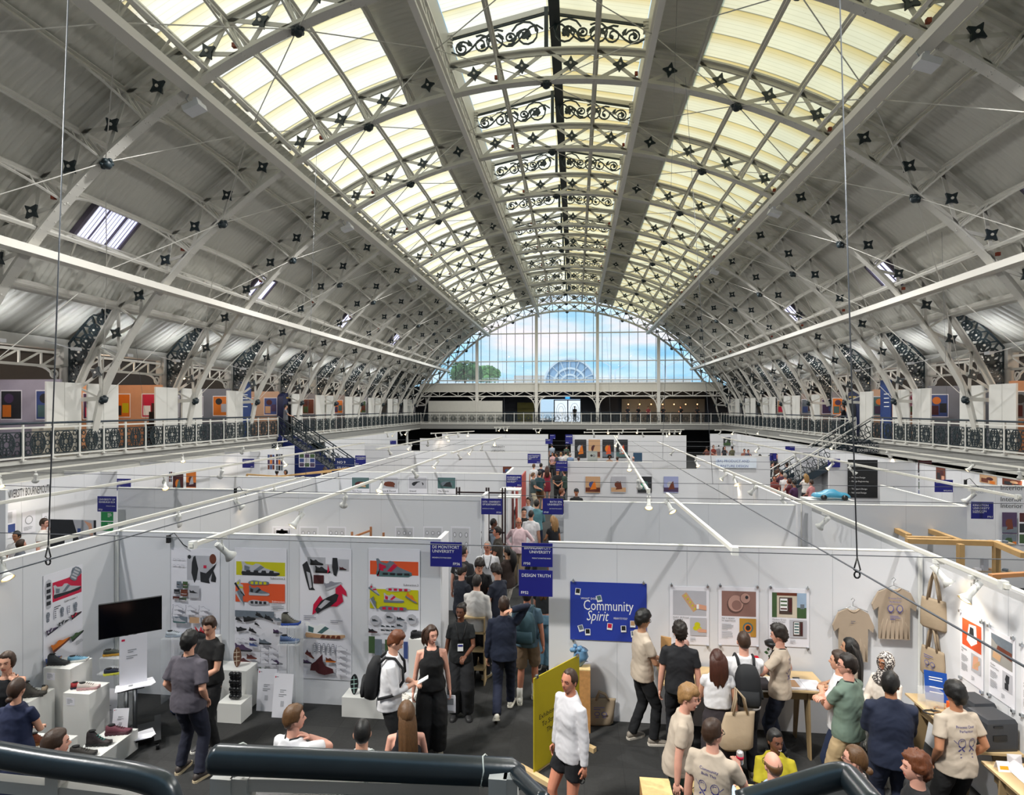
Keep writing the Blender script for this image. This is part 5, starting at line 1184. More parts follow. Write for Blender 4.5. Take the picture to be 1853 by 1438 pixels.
HAIRC = {'black': '#0c0a09', 'dark': '#1a110c', 'brown': '#332013', 'ginger': '#5e3219', 'blond': '#86643c', 'auburn': '#3c1b10', 'grey': '#8b837c', 'light': '#54391f', 'fair': '#94703f'}
def hairm(k):
    c = rgb(HAIRC.get(k, k))
    def f(nt, b):
        tc = nt.nodes.new('ShaderNodeTexCoord'); mp = nt.nodes.new('ShaderNodeMapping'); mp.inputs['Scale'].default_value = (170, 170, 16); nt.links.new(tc.outputs['Object'], mp.inputs[0])
        n = nt.nodes.new('ShaderNodeTexNoise'); n.inputs['Scale'].default_value = 1; n.inputs['Detail'].default_value = 2; nt.links.new(mp.outputs[0], n.inputs[0])
        mx = nt.nodes.new('ShaderNodeMix'); mx.data_type = 'RGBA'; mx.inputs[6].default_value = (*[v*.45 for v in c], 1); mx.inputs[7].default_value = (*[min(1, v*1.7) for v in c], 1); nt.links.new(n.outputs[0], mx.inputs[0]); nt.links.new(mx.outputs[2], b.inputs['Base Color'])
        bp = nt.nodes.new('ShaderNodeBump'); bp.inputs['Strength'].default_value = .5; bp.inputs['Distance'].default_value = .004; nt.links.new(n.outputs[0], bp.inputs['Height']); nt.links.new(bp.outputs[0], b.inputs['Normal']); b.inputs['Roughness'].default_value = .5
    return custom('hair '+str(k), f)
def f_scarf(nt, b):
    tc = nt.nodes.new('ShaderNodeTexCoord'); n = nt.nodes.new('ShaderNodeTexVoronoi'); n.inputs['Scale'].default_value = 55; nt.links.new(tc.outputs['Object'], n.inputs[0])
    r = nt.nodes.new('ShaderNodeValToRGB'); e = r.color_ramp.elements; e[0].position = .42; e[0].color = (.62, .58, .54, 1); e[1].position = .5; e[1].color = (.06, .05, .05, 1); nt.links.new(n.outputs[0], r.inputs[0]); nt.links.new(r.outputs[0], b.inputs['Base Color']); b.inputs['Roughness'].default_value = .9
NFIG = [0]
def person(px, ytop, h, rz, label, top=('tee', '#202226'), bottom=('trousers', '#1b1c22'), hair=('short', 'dark'), skin='fair', arms=('down', 'down'), fem=False, legs='stand', lean=0., turn=0., nod=0., seat=None, shoes=('#2a2a2c', '#d8d6cf'), build=1., smile=False, glasses=False, lanyard=None, D=None, lod=None, belt=None, curl=.6, socks=None, cap=None, base=0., group=None, roll=0.):
    NFIG[0] += 1; S = h/1.75; hb = h*cos(radians(lean))+.06*sin(radians(lean)) if seat is None else seat+.86*S
    hb += base
    if D is None: D = F*(CAMZ-hb)/(ytop-VY)
    x, y = at(px, D); lod = (0 if D < 11.5 else 1 if D < 19 else 2) if lod is None else lod
    rzr = radians(rz); ln = radians(lean)
    # keep the head over the pixel column: the trunk leans from the hips
    off = Matrix.Rotation(rzr, 3, 'Z') @ Vector((0, .78*S*sin(ln)+.01, 0)); loc = Vector((x-off.x, y-off.y, base))
    root = empty('person', loc, rzr, label=label, cat='person', group=group)
    sk = skinm(skin); vx = (.010, .016, .024)[lod]; wf = .90 if fem else 1.; B = build; dz = 0 if seat is None else seat-.90*S
    hipz = .93*S
    def T(v):
        v = Vector(v)*1.; r = v-Vector((0, 0, hipz)); 
        k = sst(v.z, hipz-.05, hipz+.12); a = ln*k
        return Vector((r.x, r.y*cos(a)+r.z*sin(a), hipz+r.z*cos(a)-r.y*sin(a)+dz))
    V = lambda a, b, c: Vector((a, b, c))*S
    TS = lambda a: T(V(*a)) if not isinstance(a, Vector) else T(a*S)
    Tt = lambda v: T(v*S)
    # --- skeleton
    J = {}
    for s, an in ((1, arms[0]), (-1, arms[1])):
        t, hnt = ARM[an] if isinstance(an, str) else an
        sh = TS((s*.172*wf*(.5+.5*B), 0, 1.392)); wr = TS((s*t[0], t[1], t[2])); hh = TS((s*hnt[0], hnt[1], hnt[2]))
        el, wr = ik(sh, wr, .29*S, .25*S, hh); J['sh', s], J['el', s], J['wr', s] = sh, el, wr
    pose = {'stand': ((.10, .0), (.10, .02)), 'wide': ((.17, -.02), (.17, .05)), 'walk': ((.08, .30), (.08, -.30)), 'step': ((.10, .12), (.10, -.10)), 'cross': ((.02, .06), (.06, -.02))}[legs if legs != 'sit' else 'stand']
    for s, (ax, ay) in ((1, pose[0]), (-1, pose[1])):
        if seat is None:
            hp = V(s*.092, 0, .90)+Vector((0, 0, dz)); lift = .10 if (legs == 'walk' and s == -1) else 0
            an = V(s*ax, ay, .085+lift); kn, an = ik(hp, an, .43*S, .42*S, V(s*.12, .8, .5))
        else:
            hp = V(s*.09, .0, .90)+Vector((0, 0, dz)); kn = Vector((s*.13*S, .40*S, seat+.03)); an = Vector((s*.13*S, .42*S, .085))
        J['hp', s], J['kn', s], J['an', s] = hp, kn, an
    HC = Vector((0, .018, 1.632))          # head centre before leaning
    HM = Matrix.Translation(T(HC*S)) @ Matrix.Rotation(-ln*.55, 4, 'X') @ Matrix.Rotation(radians(turn), 4, 'Z') @ Matrix.Rotation(radians(-nod), 4, 'X') @ Matrix.Rotation(radians(roll), 4, 'Y')
    # --- body
    mb = MB().use(sk); bw = wf*B
    tor = [(0, 0, .86, .13*B, .10*B), (0, 0, .95, .155*B, .105*B), (0, 0, 1.08, (.125 if fem else .142)*B, .095*B), (0, .0, 1.25, .155*bw, .108*B), (0, 0, 1.35, .158*bw, .105), (0, 0, 1.41, .125*bw, .082), (0, 0, 1.455, .075, .062)]
    ell_loft(mb, tor, Tt)
    limb(mb, [TS((0, -.005, 1.43)), TS((0, .0, 1.50)), HM @ (Vector((0, -.012, -.06))*S)], [.062*S*wf, .056*S*wf, .055*S*wf])
    for s in (-1, 1):
        sh, el, wr = J['sh', s], J['el', s], J['wr', s]; af = (.86 if fem else 1.)*(.6+.4*B)*S
        limb(mb, [sh.lerp(TS((0, 0, 1.40)), .30), sh, sh.lerp(el, .5), el, el.lerp(wr, .3), wr.lerp(el, .15), wr], [.045*af, .050*af, .047*af, .039*af, .040*af, .030*af, .026*af])
        hp, kn, an = J['hp', s], J['kn', s], J['an', s]
        limb(mb, [hp, hp.lerp(kn, .4), kn, kn.lerp(an, .3), an.lerp(kn, .12), an], [.085*S*B, .077*S*B, .054*S, .055*S, .037*S, .036*S])
    ex = MB(); lip = mat({'brown': '#6a342b'}.get(skin, '#b5604f'), .5, var=0)
    head_geo(ex, HM, S, sk, lip, mat('#1c130d', .3, var=0), hairm(hair[1] if hair[1] != 'grey' else 'light'), smile, lod)
    for s in (-1, 1):
        d = J['wr', s]-J['el', s]; hand(ex, J['wr', s]-d.normalized()*.01, d, s, S, sk, curl, up=Vector((s*.8, -.1, .5)) if arms[0 if s == 1 else 1] in ('down',) else None)
    if socks:
        ex.use(cloth(socks))
        for s in (-1, 1): limb(ex, [J['an', s]+Vector((0, 0, .14*S)), J['an', s]], [.046*S, .042*S], r0=False)
    remesh(mb, 'body', root, sk, vx, extra=ex, sm=3)
    # --- hair
    if hair[0] != 'none': hair_obj(HM, S, hair[0], hairm(hair[1]) if not hair[1].startswith('#') else custom('patterned scarf', f_scarf), root, NFIG[0]*3.7, lod, 'headscarf' if hair[0] == 'hijab' else 'hair')
    # --- lower garment
    kind, colr = bottom[0], bottom[1]; cm = cloth(colr, .9, .4); mb = MB()
    if kind in ('trousers', 'wide', 'shorts', 'jeans'):
        f = 1.25 if kind == 'wide' else 1.
        ell_loft(mb, [(0, 0, .86, .15*B, .115*B), (0, 0, .96, .168*B, .118*B), (0, 0, 1.04, .152*B*(.93 if fem else 1), .108*B)], Tt)
        for s in (-1, 1):
            hp, kn, an = J['hp', s], J['kn', s], J['an', s]
            if kind == 'shorts': e = hp.lerp(kn, .80 if len(bottom) < 3 else bottom[2]); limb(mb, [hp, hp.lerp(e, .5), e], [.098*S*B, .098*S*B, .094*S*B], r1=False)
            else: limb(mb, [hp, hp.lerp(kn, .45), kn, kn.lerp(an, .5), an+Vector((0, .0, .0))], [.088*S*B, .092*S*f*B, .074*S*f*f, .070*S*f*f, .066*S*f*f], r1=False)
    elif kind == 'skirt':
        e = bottom[2] if len(bottom) > 2 else .45
        ell_loft(mb, [(0, .01, e, .20*B, .17*B), (0, 0, .7, .185*B, .15*B), (0, 0, .92, .172*B, .125*B), (0, 0, 1.06, .135*B, .10*B)], Tt)
    if mb.v: remesh(mb, {'skirt': 'skirt', 'shorts': 'shorts'}.get(kind, 'trousers'), root, cm, max(.012, vx), wr=.007 if lod < 2 else 0, seed=NFIG[0])
    # --- upper garment
    kind, colr = top[0], top[1]; cm = cloth(colr, .85, .45); hem = top[2] if len(top) > 2 else {'tank': .98, 'dress': .45, 'jacket': .80, 'crop': 1.07}.get(kind, .86); g = .014+(.014 if kind in ('jacket', 'loose', 'shirt') else 0)
    mb = MB(); tw = 1.0 if kind not in ('tank',) else .86
    rings = [(0, 0, hem, (.168 if hem > .8 else .2)*B+g, .126*B+g), (0, 0, .97, .170*B+g, .122*B+g), (0, 0, 1.08, (.134 if fem else .152)*B+g, .102*B+g), (0, .004 if not fem else .012, 1.25, .162*bw+g, .115*B+g), (0, 0, 1.35, .162*bw*tw+g*.6, .108+g*.6), (0, 0, 1.415, .128*bw*tw+g*.4, .086+g*.4), (0, -.006, 1.475 if kind != 'tank' else 1.44, .085+g*.4, .07+g*.3)]
    if hem > 1.0: rings = [rings[0]]+rings[3:]; rings[0] = (0, 0, hem, .15*B+g, .105*B+g)
    if kind == 'dress': rings = [(0, .01, hem, .23*B, .19*B), (0, .0, .75, .205*B, .16*B)]+rings[1:]
    if hem >= .97 and hem <= 1.0: rings.pop(1)
    ell_loft(mb, rings, Tt)
    sl = {'tee': .62, 'loose': .80, 'shirt': 1.62, 'long': 1.97, 'jacket': 1.97, 'tank': 0, 'dress': .45, 'crop': .35, 'rolled': 1.35, 'polo': .66}.get(kind, .6)
    for s in (-1, 1):
        if not sl: continue
        sh, el, wr = J['sh', s], J['el', s], J['wr', s]; k = (.88 if fem else 1.)*S*(.7+.3*B)*(1.15 if kind in ('loose', 'jacket') else 1); inn = sh.lerp(TS((0, 0, 1.40)), .35)
        if sl <= 1: e = sh.lerp(el, sl); limb(mb, [inn, sh, sh.lerp(e, .5), e], [.050*k, .059*k, .061*k, .064*k if kind != 'crop' else .056*k], r1=False)
        else: e = el.lerp(wr, sl-1); limb(mb, [inn, sh, sh.lerp(el, .5), el, el.lerp(e, .6), e], [.050*k, .059*k, .058*k, .053*k, .046*k, .041*k], r1=False)
    if kind == 'tank':
        for s in (-1, 1): limb(mb, [TS((s*.085, .085, 1.33)), TS((s*.082, .062, 1.42)), TS((s*.080, 0, 1.455)), TS((s*.082, -.062, 1.42)), TS((s*.085, -.08, 1.33))], [.022*S, .020*S, .018*S, .020*S, .022*S])
    if kind in ('polo', 'shirt', 'rolled', 'long', 'jacket'): mb.tube([TS((.062*cos(a), .062*sin(a)-.006, 1.478+.02*(-sin(a)))) for a in [2*pi*q/12 for q in range(12)]], .014*S, 6, closed=True)
    go = remesh(mb, {'jacket': 'jacket', 'dress': 'dress', 'tank': 'vest_top'}.get(kind, 'shirt'), root, cm, max(.011, vx), wr=.006 if lod < 2 else 0, seed=NFIG[0]*5)
    # --- shoes
    for s in (-1, 1):
        if lod == 2 and bottom[0] == 'x': break
        an = J['an', s]; dirn = Vector((s*.18, 1, 0)).normalized(); latn = Vector((dirn.y, -dirn.x, 0)); tilt = -.5 if (legs == 'walk' and s == -1) else 0
        mS = MB(); 
        def sp(l, w_, z): return Vector((an.x, an.y, an.z-.085*S))+dirn*(l*cos(tilt)-z*sin(tilt)*0)*S+latn*w_*S+Vector((0, 0, z*S+(l*sin(tilt) if tilt else 0)*S))
        def rg_(l, hw, z0, z1): return [sp(l, hw*cos(a), z0+(z1-z0)*(.5+.5*sin(a))) for a in [2*pi*k/10 for k in range(10)]]
        mS.use(mat(shoes[0], .6, var=.1)); mS.loft([rg_(-.075, .018, .02, .07), rg_(-.06, .034, .015, .10), rg_(0, .040, .015, .105), rg_(.06, .043, .012, .085), rg_(.12, .046, .01, .062), rg_(.165, .040, .01, .048), rg_(.19, .018, .012, .036)])
        mS.use(mat(shoes[1], .6, var=.05)); pr = [(-.08, .02), (-.06, .038), (0, .043), (.07, .047), (.13, .049), (.175, .040), (.198, .015)]
        lo = [sp(l, w_, 0) for l, w_ in pr]+[sp(l, -w_, 0) for l, w_ in reversed(pr)]; hi = [sp(l, w_, .026) for l, w_ in pr]+[sp(l, -w_, .026) for l, w_ in reversed(pr)]; mS.loft([lo, hi], smooth=False)
        mS.build('shoe', root)
    # --- extras worn on the body
    R3 = HM.to_3x3(); HW = lambda a, b, c: HM @ (Vector((a, b, c))*S)
    if glasses:
        m = MB().use(BLACKP)
        for s in (-1, 1): m.tube([HW(s*.031+.020*cos(a), .090, .002+.016*sin(a)) for a in [2*pi*q/12 for q in range(12)]], .0022*S, 5, closed=True); m.tube([HW(s*.051, .089, .004), HW(s*.076, .04, .006), HW(s*.077, -.01, .004)], .0022*S, 5)
        m.tube([HW(-.011, .094, .004), HW(.011, .094, .004)], .0022*S, 5); m.build('glasses', root)
    if cap:
        m = MB().use(cloth(cap)); m.loft([[HW((.082+.004)*st_*sin(a), .104*st_*cos(a)-.008, z) for a in [2*pi*q/18 for q in range(18)]] for z, st_ in ((.045, 1.04), (.07, 1.02), (.10, .85), (.125, .55), (.135, .1))]); m.loft([[HW(.06*cos(a), .09+.055*max(0, sin(a)), .047+dz_) for a in [2*pi*q/16 for q in range(16)]] for dz_ in (0, .007)]); m.build('cap', root)
    if lanyard:
        bv = BVHTree.FromPolygons([v.co.copy() for v in go.data.vertices], [tuple(p.vertices) for p in go.data.polygons])
        def snap(v, o=.006):
            lo_, nn, _, _ = bv.find_nearest(v); return (lo_+nn*o*S) if lo_ else v
        m = MB().use(mat('#121214', .6)); zb = 1.16
        for s in (-1, 1):
            pts = [snap(TS((s*.03, -.08, 1.50))), snap(TS((s*.075, -.02, 1.49))), snap(TS((s*.075, .06, 1.44))), snap(TS((s*.055, .15, 1.34))), snap(TS((s*.02, .2, zb+.04)))]; m.tube(pts, .0075*S, 5)
        ly_ = m.build('lanyard', root)
        if lanyard == 'badge':
            m = MB().use(WPRINT); c = snap(TS((0, .25, 1.10)), .012); m.box(c, (.085*S, .006, .11*S)); m.use(BLUE); m.box(c+Vector((0, .004, .03*S)), (.075*S, .004, .025*S)); m.build('badge', root).parent = ly_
    root['_D'] = D; del root['_D']
    return dict(root=root, J=J, T=TS, HM=HM, S=S, go=go, rz=rzr, loc=loc)
def wrapprint(fg_, items, name='shirt_print', front=False):
    """items drawn on the shirt, found by casting rays onto the cloth; u across, v height in body space"""
    go = fg_['go']; bv = BVHTree.FromPolygons([v.co.copy() for v in go.data.vertices], [tuple(p.vertices) for p in go.data.polygons]); m = MB(); S = fg_['S']; sg = 1 if front else -1
    for it in items:
        m.use(it[0]); 
        if it[1] == 't':
            _, _, st, u0, v0, sz, maxw = it; vs, fs, w = textgeo(st); sx = min(sz, maxw/w); pts = [(u0+(a-w/2)*sx, v0+b*sz) for a, b in vs]
        else: pts, fs = it[2], [tuple(range(len(it[2])))]
        out = []
        for u, v in pts:
            o = fg_['T']((u*(-1 if front else 1), sg*.5, v)); d = fg_['T']((u*(-1 if front else 1), 0, v))-o; d.normalize()
            l, n_, _, _ = bv.ray_cast(o, d); out.append((l+n_*.003) if l else fg_['T']((u, sg*.14, v)))
        m.add(out, [f if front else f[::1] for f in fs])
    m.build(name, fg_['root'])
def doodle(fg_, t1, t2, front=False):
    ub = mat('#3a3a7c', .7, var=0); it = [(ub, 't', t1, 0, 1.34, .035, .2), (ub, 't', t2, 0, 1.30, .035, .2)]
    def stroke(pts, w=.005):
        for i in range(len(pts)-1):
            (a, b), (c, d) = pts[i], pts[i+1]; L = sqrt((c-a)**2+(d-b)**2) or 1; nx, ny = -(d-b)/L*w/2, (c-a)/L*w/2; it.append((ub, 'p', [(a+nx, b+ny), (c+nx, d+ny), (c-nx, d-ny), (a-nx, b-ny)]))
    for s in (-1, 1):
        c = (s*.055, 1.20); stroke([(c[0]+.035*cos(q*pi/6), c[1]+.045*sin(q*pi/6)) for q in range(13)]); stroke([(c[0]-.03, c[1]-.09), (c[0]+.03, c[1]-.03)], .012); stroke([(c[0]+.03, c[1]-.09), (c[0]-.03, c[1]-.03)], .012); stroke([(c[0]-.015, c[1]+.01), (c[0]-.015, c[1]+.025), (c[0]+.015, c[1]+.025)]); stroke([(c[0]+s*.04, c[1]-.01), (c[0]+s*.07, c[1]+.02)])
    for v in (1.08, 1.05): stroke([(-.07, v), (.07, v)], .008)
    wrapprint(fg_, it)
def attach_backpack(fg_, col, label, big=1.):
    S = fg_['S']; T = fg_['T']; R = Matrix.Rotation(fg_['rz'], 3, 'Z'); W = lambda v: fg_['loc']+R @ v
    base = W(T((0, -.22, .95))); root = empty('backpack', base, fg_['rz'], label=label, cat='backpack'); L = lambda a, b, c: (R.transposed() @ (W(T((a, b, c)))-base)); cm = cloth(col, .8, .3)
    m = MB().use(cm)
    ringf = lambda z, rx, ry, yc: [L(rx*math.copysign(abs(cos(a))**.7, cos(a)), yc+ry*math.copysign(abs(sin(a))**.7, sin(a)), z) for a in [2*pi*k/18 for k in range(18)]]
    m.loft([ringf(.97, .10*big, .05, -.20), ringf(1.0, .145*big, .085, -.22), ringf(1.15, .155*big, .095, -.225), ringf(1.32, .14*big, .08, -.215), ringf(1.42, .10*big, .05, -.20), ringf(1.44, .05, .02, -.19)]); pk_ = m.build('pack', root)
    m = MB().use(cm); m.loft([ringf(1.0, .11*big, .03, -.31), ringf(1.04, .12*big, .04, -.315), ringf(1.18, .11*big, .03, -.315)]); m.build('front_pocket', root).parent = pk_
    for s in (-1, 1):
        m = MB().use(cm); pts = [L(s*.085, -.15, 1.40), L(s*.095, -.08, 1.475), L(s*.10, .03, 1.47), L(s*.11, .135, 1.36), L(s*.13, .155, 1.22), L(s*.200, .06, 1.08), L(s*.185, -.12, 1.02)]; m.tube(pts, .017*S, 6); m.build('strap', root)
    return root
# ---------------- the people in the front booths
WT = '#d4d3d6'; CR = '#b5a797'; BK = '#16171a'; NV = '#18203a'; DK = '#1d1e24'
person(30, 1228, 1.66, 10, 'person at the left edge in a navy dress, seen from behind with tied hair', ('dress', '#18213f', .35), ('none', BK), ('tied+lowbun', 'brown'), 'fair', ('front', 'front'), fem=True)
person(12, 1203, 1.68, 205, 'person with sunglasses on her head and a raised arm at the far left', ('tank', BK), ('trousers', BK), ('long', 'brown'), 'fair', ('down', 'neck'), fem=True, D=6.9)
person(100, 1322, 1.76, -15, 'person with brown hair and a dark blue T-shirt behind the left handrail', ('tee', '#1e3350'), ('trousers', NV), ('short', 'brown'), 'pink', ('front', 'front'), turn=-25)
person(343, 1143, 1.80, -8, 'person in a loose charcoal shirt and dark jeans, seen from behind', ('loose', '#4a464f', .84), ('trousers', '#181b2c'), ('mop', 'black'), 'fair', ('pocket', 'pocket'), legs='wide', build=1.12, lanyard='y', shoes=('#3a3330', '#b9a98c'))
person(380, 1118, 1.76, 168, 'person in a black T-shirt facing us beside the charcoal shirt', ('tee', '#0c0c0e', .9), ('trousers', '#0d0d10'), ('quiff', 'brown'), 'fair', ('front', 'front'), legs='stand', turn=15, nod=15)
person(532, 1277, 1.76, -20, 'person in a white T-shirt with a lanyard scratching his neck, below the shoe posters', ('tee', WT), ('trousers', BK), ('short', 'light'), 'pink', ('neck', 'down'), lanyard='y', turn=-35)
person(655, 1303, 1.75, 5, 'person with short black hair and a white shirt behind the landing rail', ('tee', WT), ('trousers', BK), ('crop', 'black'), 'fair', turn=15)
person(735, 1270, 1.66, 12, 'person with very long brown hair and a black sleeveless top', ('tank', '#101018'), ('trousers', BK), ('long+vlong', 'light'), 'pink', ('front', 'down'), fem=True, turn=15)
p9 = person(716, 1143, 1.80, -78, 'person in a white shirt and black trousers looking down at a phone', ('shirt', WT), ('trousers', '#0e0f12'), ('quiff', 'ginger'), 'pale', ('phone', 'phone'), nod=28, lean=5, shoes=('#16201c', '#e8e8e8'))
attach_backpack(p9, '#0e0f13', 'black backpack worn by the person looking at a phone')
pj_ = person(781, 1132, 1.70, 195, 'person in a black sleeveless jumpsuit holding leaflets, with shoulder-length hair', ('tank', '#0d0d10', .9), ('wide', '#0d0d10'), ('long+bob', 'brown'), 'pink', ('down', 'down'), fem=True, build=1.08, turn=30, smile=True, shoes=('#8a8272', '#b8ae98'))
person(834, 1092, 1.68, 190, 'person in a black T-shirt with a badge on a lanyard and tied-back hair', ('tee', '#101316'), ('wide', '#15161a'), ('tied+puff', 'dark'), 'brown', ('down', 'front'), fem=True, turn=-20, smile=True, lanyard='badge', shoes=('#1a1a1c', '#222224'))
person(912, 1080, 1.78, 3, 'person in a dark navy jacket walking away, one hand behind his ear', ('jacket', '#121b30', .86), ('trousers', '#131a30'), ('short', 'brown'), 'fair', ('head', 'down'), legs='walk', shoes=('#e3dfd4', '#e3dfd4'))
p13 = person(954, 1062, 1.78, -4, 'person in a grey-blue shirt and beige shorts walking away under the stacked signs', ('tee', '#4c6474'), ('shorts', '#7d6853', .95), ('short', 'dark'), 'ruddy', ('down', 'down'), legs='step', socks='#ece9e2', shoes=('#d9d6cc', '#e3dfd4'))
attach_backpack(p13, '#2f4a54', 'large teal rolltop backpack on the person in beige shorts', 1.1)
person(863, 1040, 1.78, -12, 'person in a pale checked shirt with a brown strap across the back', ('shirt', '#c9c5c0'), ('wide', '#15161c'), ('crop', 'dark'), 'fair', ('down', 'front'), shoes=('#ece8de', '#c9b28a'), legs='step')
person(836, 1022, 1.72, -40, 'person in a dark T-shirt looking down, left of the pale checked shirt', ('tee', '#151a26'), ('trousers', DK), ('short', 'dark'), 'pink', ('phone', 'phone'), nod=15)
person(868, 1011, 1.82, 200, 'person in a black T-shirt with a wavy fringe bending over', ('tee', '#121317'), ('shorts', '#a9a08c'), ('mop', 'dark'), 'fair', ('front', 'front'), lean=10, nod=25, lanyard='y')
person(898, 1021, 1.76, 60, 'person in a navy T-shirt with curly brown hair looking down at his chest', ('tee', '#161c2c'), ('trousers', '#2a3a5c'), ('curly', 'dark'), 'fair', ('front', 'front'), lean=6, nod=25, lanyard='y')
person(882, 979, 1.78, 188, 'older person in a white polo shirt with glasses and a dark lanyard', ('polo', WT), ('trousers', '#8a8478'), ('thin', 'grey'), 'ruddy', ('down', 'down'), build=1.15, glasses=True, lanyard='y', turn=-18)
person(918, 988, 1.68, 60, 'person in a loose brown top with a long black ponytail', ('loose', '#2e211b'), ('trousers', '#cfc8bc'), ('tied+bigtail', 'black'), 'olive', ('front', 'front'), fem=True)
p20 = person(838, 989, 1.80, -15, 'person with glasses in a black T-shirt with white lettering on the back', ('tee', '#232326'), ('trousers', DK), ('short', 'dark'), 'pink', ('down', 'down'), turn=-40, glasses=True)
wrapprint(p20, [(WPRINT, 't', 'HARDY', 0, 1.28, .07, .24), (WPRINT, 't', 'DAVIDSON', 0, 1.20, .06, .24)])
person(985, 1040, 1.66, -10, 'person in wide pale blue jeans mostly hidden by the stacked blue signs', ('crop', '#1c1d20'), ('wide', '#5d7f93'), ('long+mid', 'light'), 'pink', ('down', 'front'), fem=True)
person(939, 936, 1.78, 172, 'bald person in a pale pink shirt with glasses and hands on hips', ('long', '#dcbfc4'), ('trousers', '#8d7c66'), ('rim', 'grey'), 'ruddy', ('akimbo', 'akimbo'), build=1.1, glasses=True, turn=25)
person(961, 923, 1.78, -15, 'person in a white T-shirt with cropped dark hair seen from behind in the aisle', ('tee', WT), ('trousers', BK), ('crop', 'dark'), 'fair', ('down', 'down'), build=1.1)
person(971, 904, 1.80, -5, 'person in a teal striped shirt in the aisle', ('long', '#54828c'), ('trousers', '#1c2740'), ('short', 'dark'), 'fair', ('front', 'front'))
person(948, 922, 1.72, 190, 'person in a black T-shirt peering over the pink shirt', ('tee', BK), ('trousers', BK), ('short', 'black'), 'fair', ('crossed', 'crossed'), D=16.6)
pg = person(893, 938, 1.72, -70, 'person in a grey shirt with a small backpack by the dark shelving', ('tee', '#8e9aa8'), ('trousers', BK), ('crop', 'black'), 'brown', ('front', 'front')); attach_backpack(pg, '#1d222c', 'small dark backpack on the person by the shelving')
person(900, 953, 1.76, 100, 'person in an olive brown polo shirt left of the pink shirt', ('polo', '#3b362f'), ('trousers', DK), ('short', 'dark'), 'ruddy', ('front', 'front'), build=1.1)
person(1001, 925, 1.68, 40, 'blonde person in a black dress at the right side of the aisle', ('dress', '#14161c', .5), ('none', BK), ('long+mid', 'blond'), 'tan', ('down', 'front'), fem=True, D=15.6)
person(1012, 915, 1.70, 170, 'person in grey shorts and white trainers behind the blonde person', ('tee', '#8f9298'), ('shorts', '#8f9298'), ('short', 'dark'), 'pink', D=17.5, shoes=('#eceae4', '#eceae4'), socks='#eceae4')
for px, yt, h, rz, lab, top, bot, hr, sk, fem, D in (
    (966, 839, 1.74, -20, 'person in a white T-shirt holding his face, beyond the small blue sign', ('tee', WT), ('trousers', BK), ('short', 'light'), 'fair', 0, None),
    (979, 838, 1.76, -30, 'person in a dark navy top beside the white T-shirt', ('tee', '#1a2030'), ('trousers', DK), ('short', 'dark'), 'pink', 0, None),
    (990, 843, 1.70, 0, 'person with long chestnut hair and a red bag', ('tank', '#8c1f35'), ('skirt', '#7a1e30'), ('long+down', 'auburn'), 'pink', 1, None),
    (965, 855, 1.76, -90, 'person in a dark patterned shirt and pale trousers looking at a leaflet', ('tee', '#3c4a4c'), ('trousers', '#b9ae98'), ('short', 'light'), 'fair', 0, None),
    (977, 852, 1.78, -25, 'person in a teal T-shirt with a dark backpack, mid aisle', ('tee', '#24444c'), ('shorts', '#6b4f35'), ('short', 'dark'), 'fair', 0, None),
    (1009, 848, 1.76, 185, 'person in black holding a leaflet under the small blue sign', ('tee', BK), ('trousers', BK), ('short', 'black'), 'tan', 0, None),
    (1021, 850, 1.70, 60, 'person in a green T-shirt with a cream tote', ('tee', '#2c4038'), ('trousers', '#1c2a3c'), ('short', 'dark'), 'pink', 1, None),
    (1015, 818, 1.76, -5, 'person in a white shirt with fair hair far down the aisle', ('tee', WT), ('trousers', '#3c3c44'), ('short', 'blond'), 'fair', 0, None),
    (1000, 818, 1.68, 160, 'person in a pink patterned top far down the aisle', ('tee', '#c9a0a0'), ('trousers', DK), ('long+mid', 'dark'), 'tan', 1, None),
    (1032, 819, 1.74, 10, 'person in a blue shirt far down the aisle', ('tee', '#7d93b4'), ('trousers', DK), ('thin', 'grey'), 'fair', 0, None),
    (1024, 816, 1.74, -10, 'person in a pale top left of the blue shirt', ('tee', '#d4cfc8'), ('trousers', DK), ('short', 'dark'), 'fair', 0, None),
    (1007, 819, 1.74, 100, 'person in a dark shirt reaching across, far down the aisle', ('tee', '#2a3340'), ('trousers', DK), ('short', 'black'), 'tan', 0, None),
    (999, 803, 1.76, 20, 'distant person in a blue patterned shirt at the aisle end', ('tee', '#a8b6c8'), ('trousers', DK), ('short', 'dark'), 'fair', 0, None),
    (1025, 805, 1.74, -20, 'distant person in a grey-green top at the aisle end', ('tee', '#4a5a4c'), ('trousers', DK), ('short', 'dark'), 'fair', 0, None),
    (1017, 884, 1.72, -80, 'person with ginger hair and a black top left of the cap wearer', ('tee', BK), ('trousers', BK), ('curly', 'ginger'), 'pink', 0, None),
    (956, 900, 1.7, 160, 'person with dark hair behind the teal striped shirt', ('tee', '#b8c6d4'), ('trousers', DK), ('short', 'dark'), 'fair', 0, None)):
    person(px, yt, h, rz, lab, top, bot, hr, sk, ('front', 'down') if NFIG[0] % 2 else ('front', 'front'), fem=bool(fem), D=D)
person(1043, 884, 1.76, 180, 'person in a black cap and black T-shirt behind the blank wall', ('tee', '#15171b'), ('trousers', BK), ('short', 'dark'), 'tan', cap='#2c2f33')
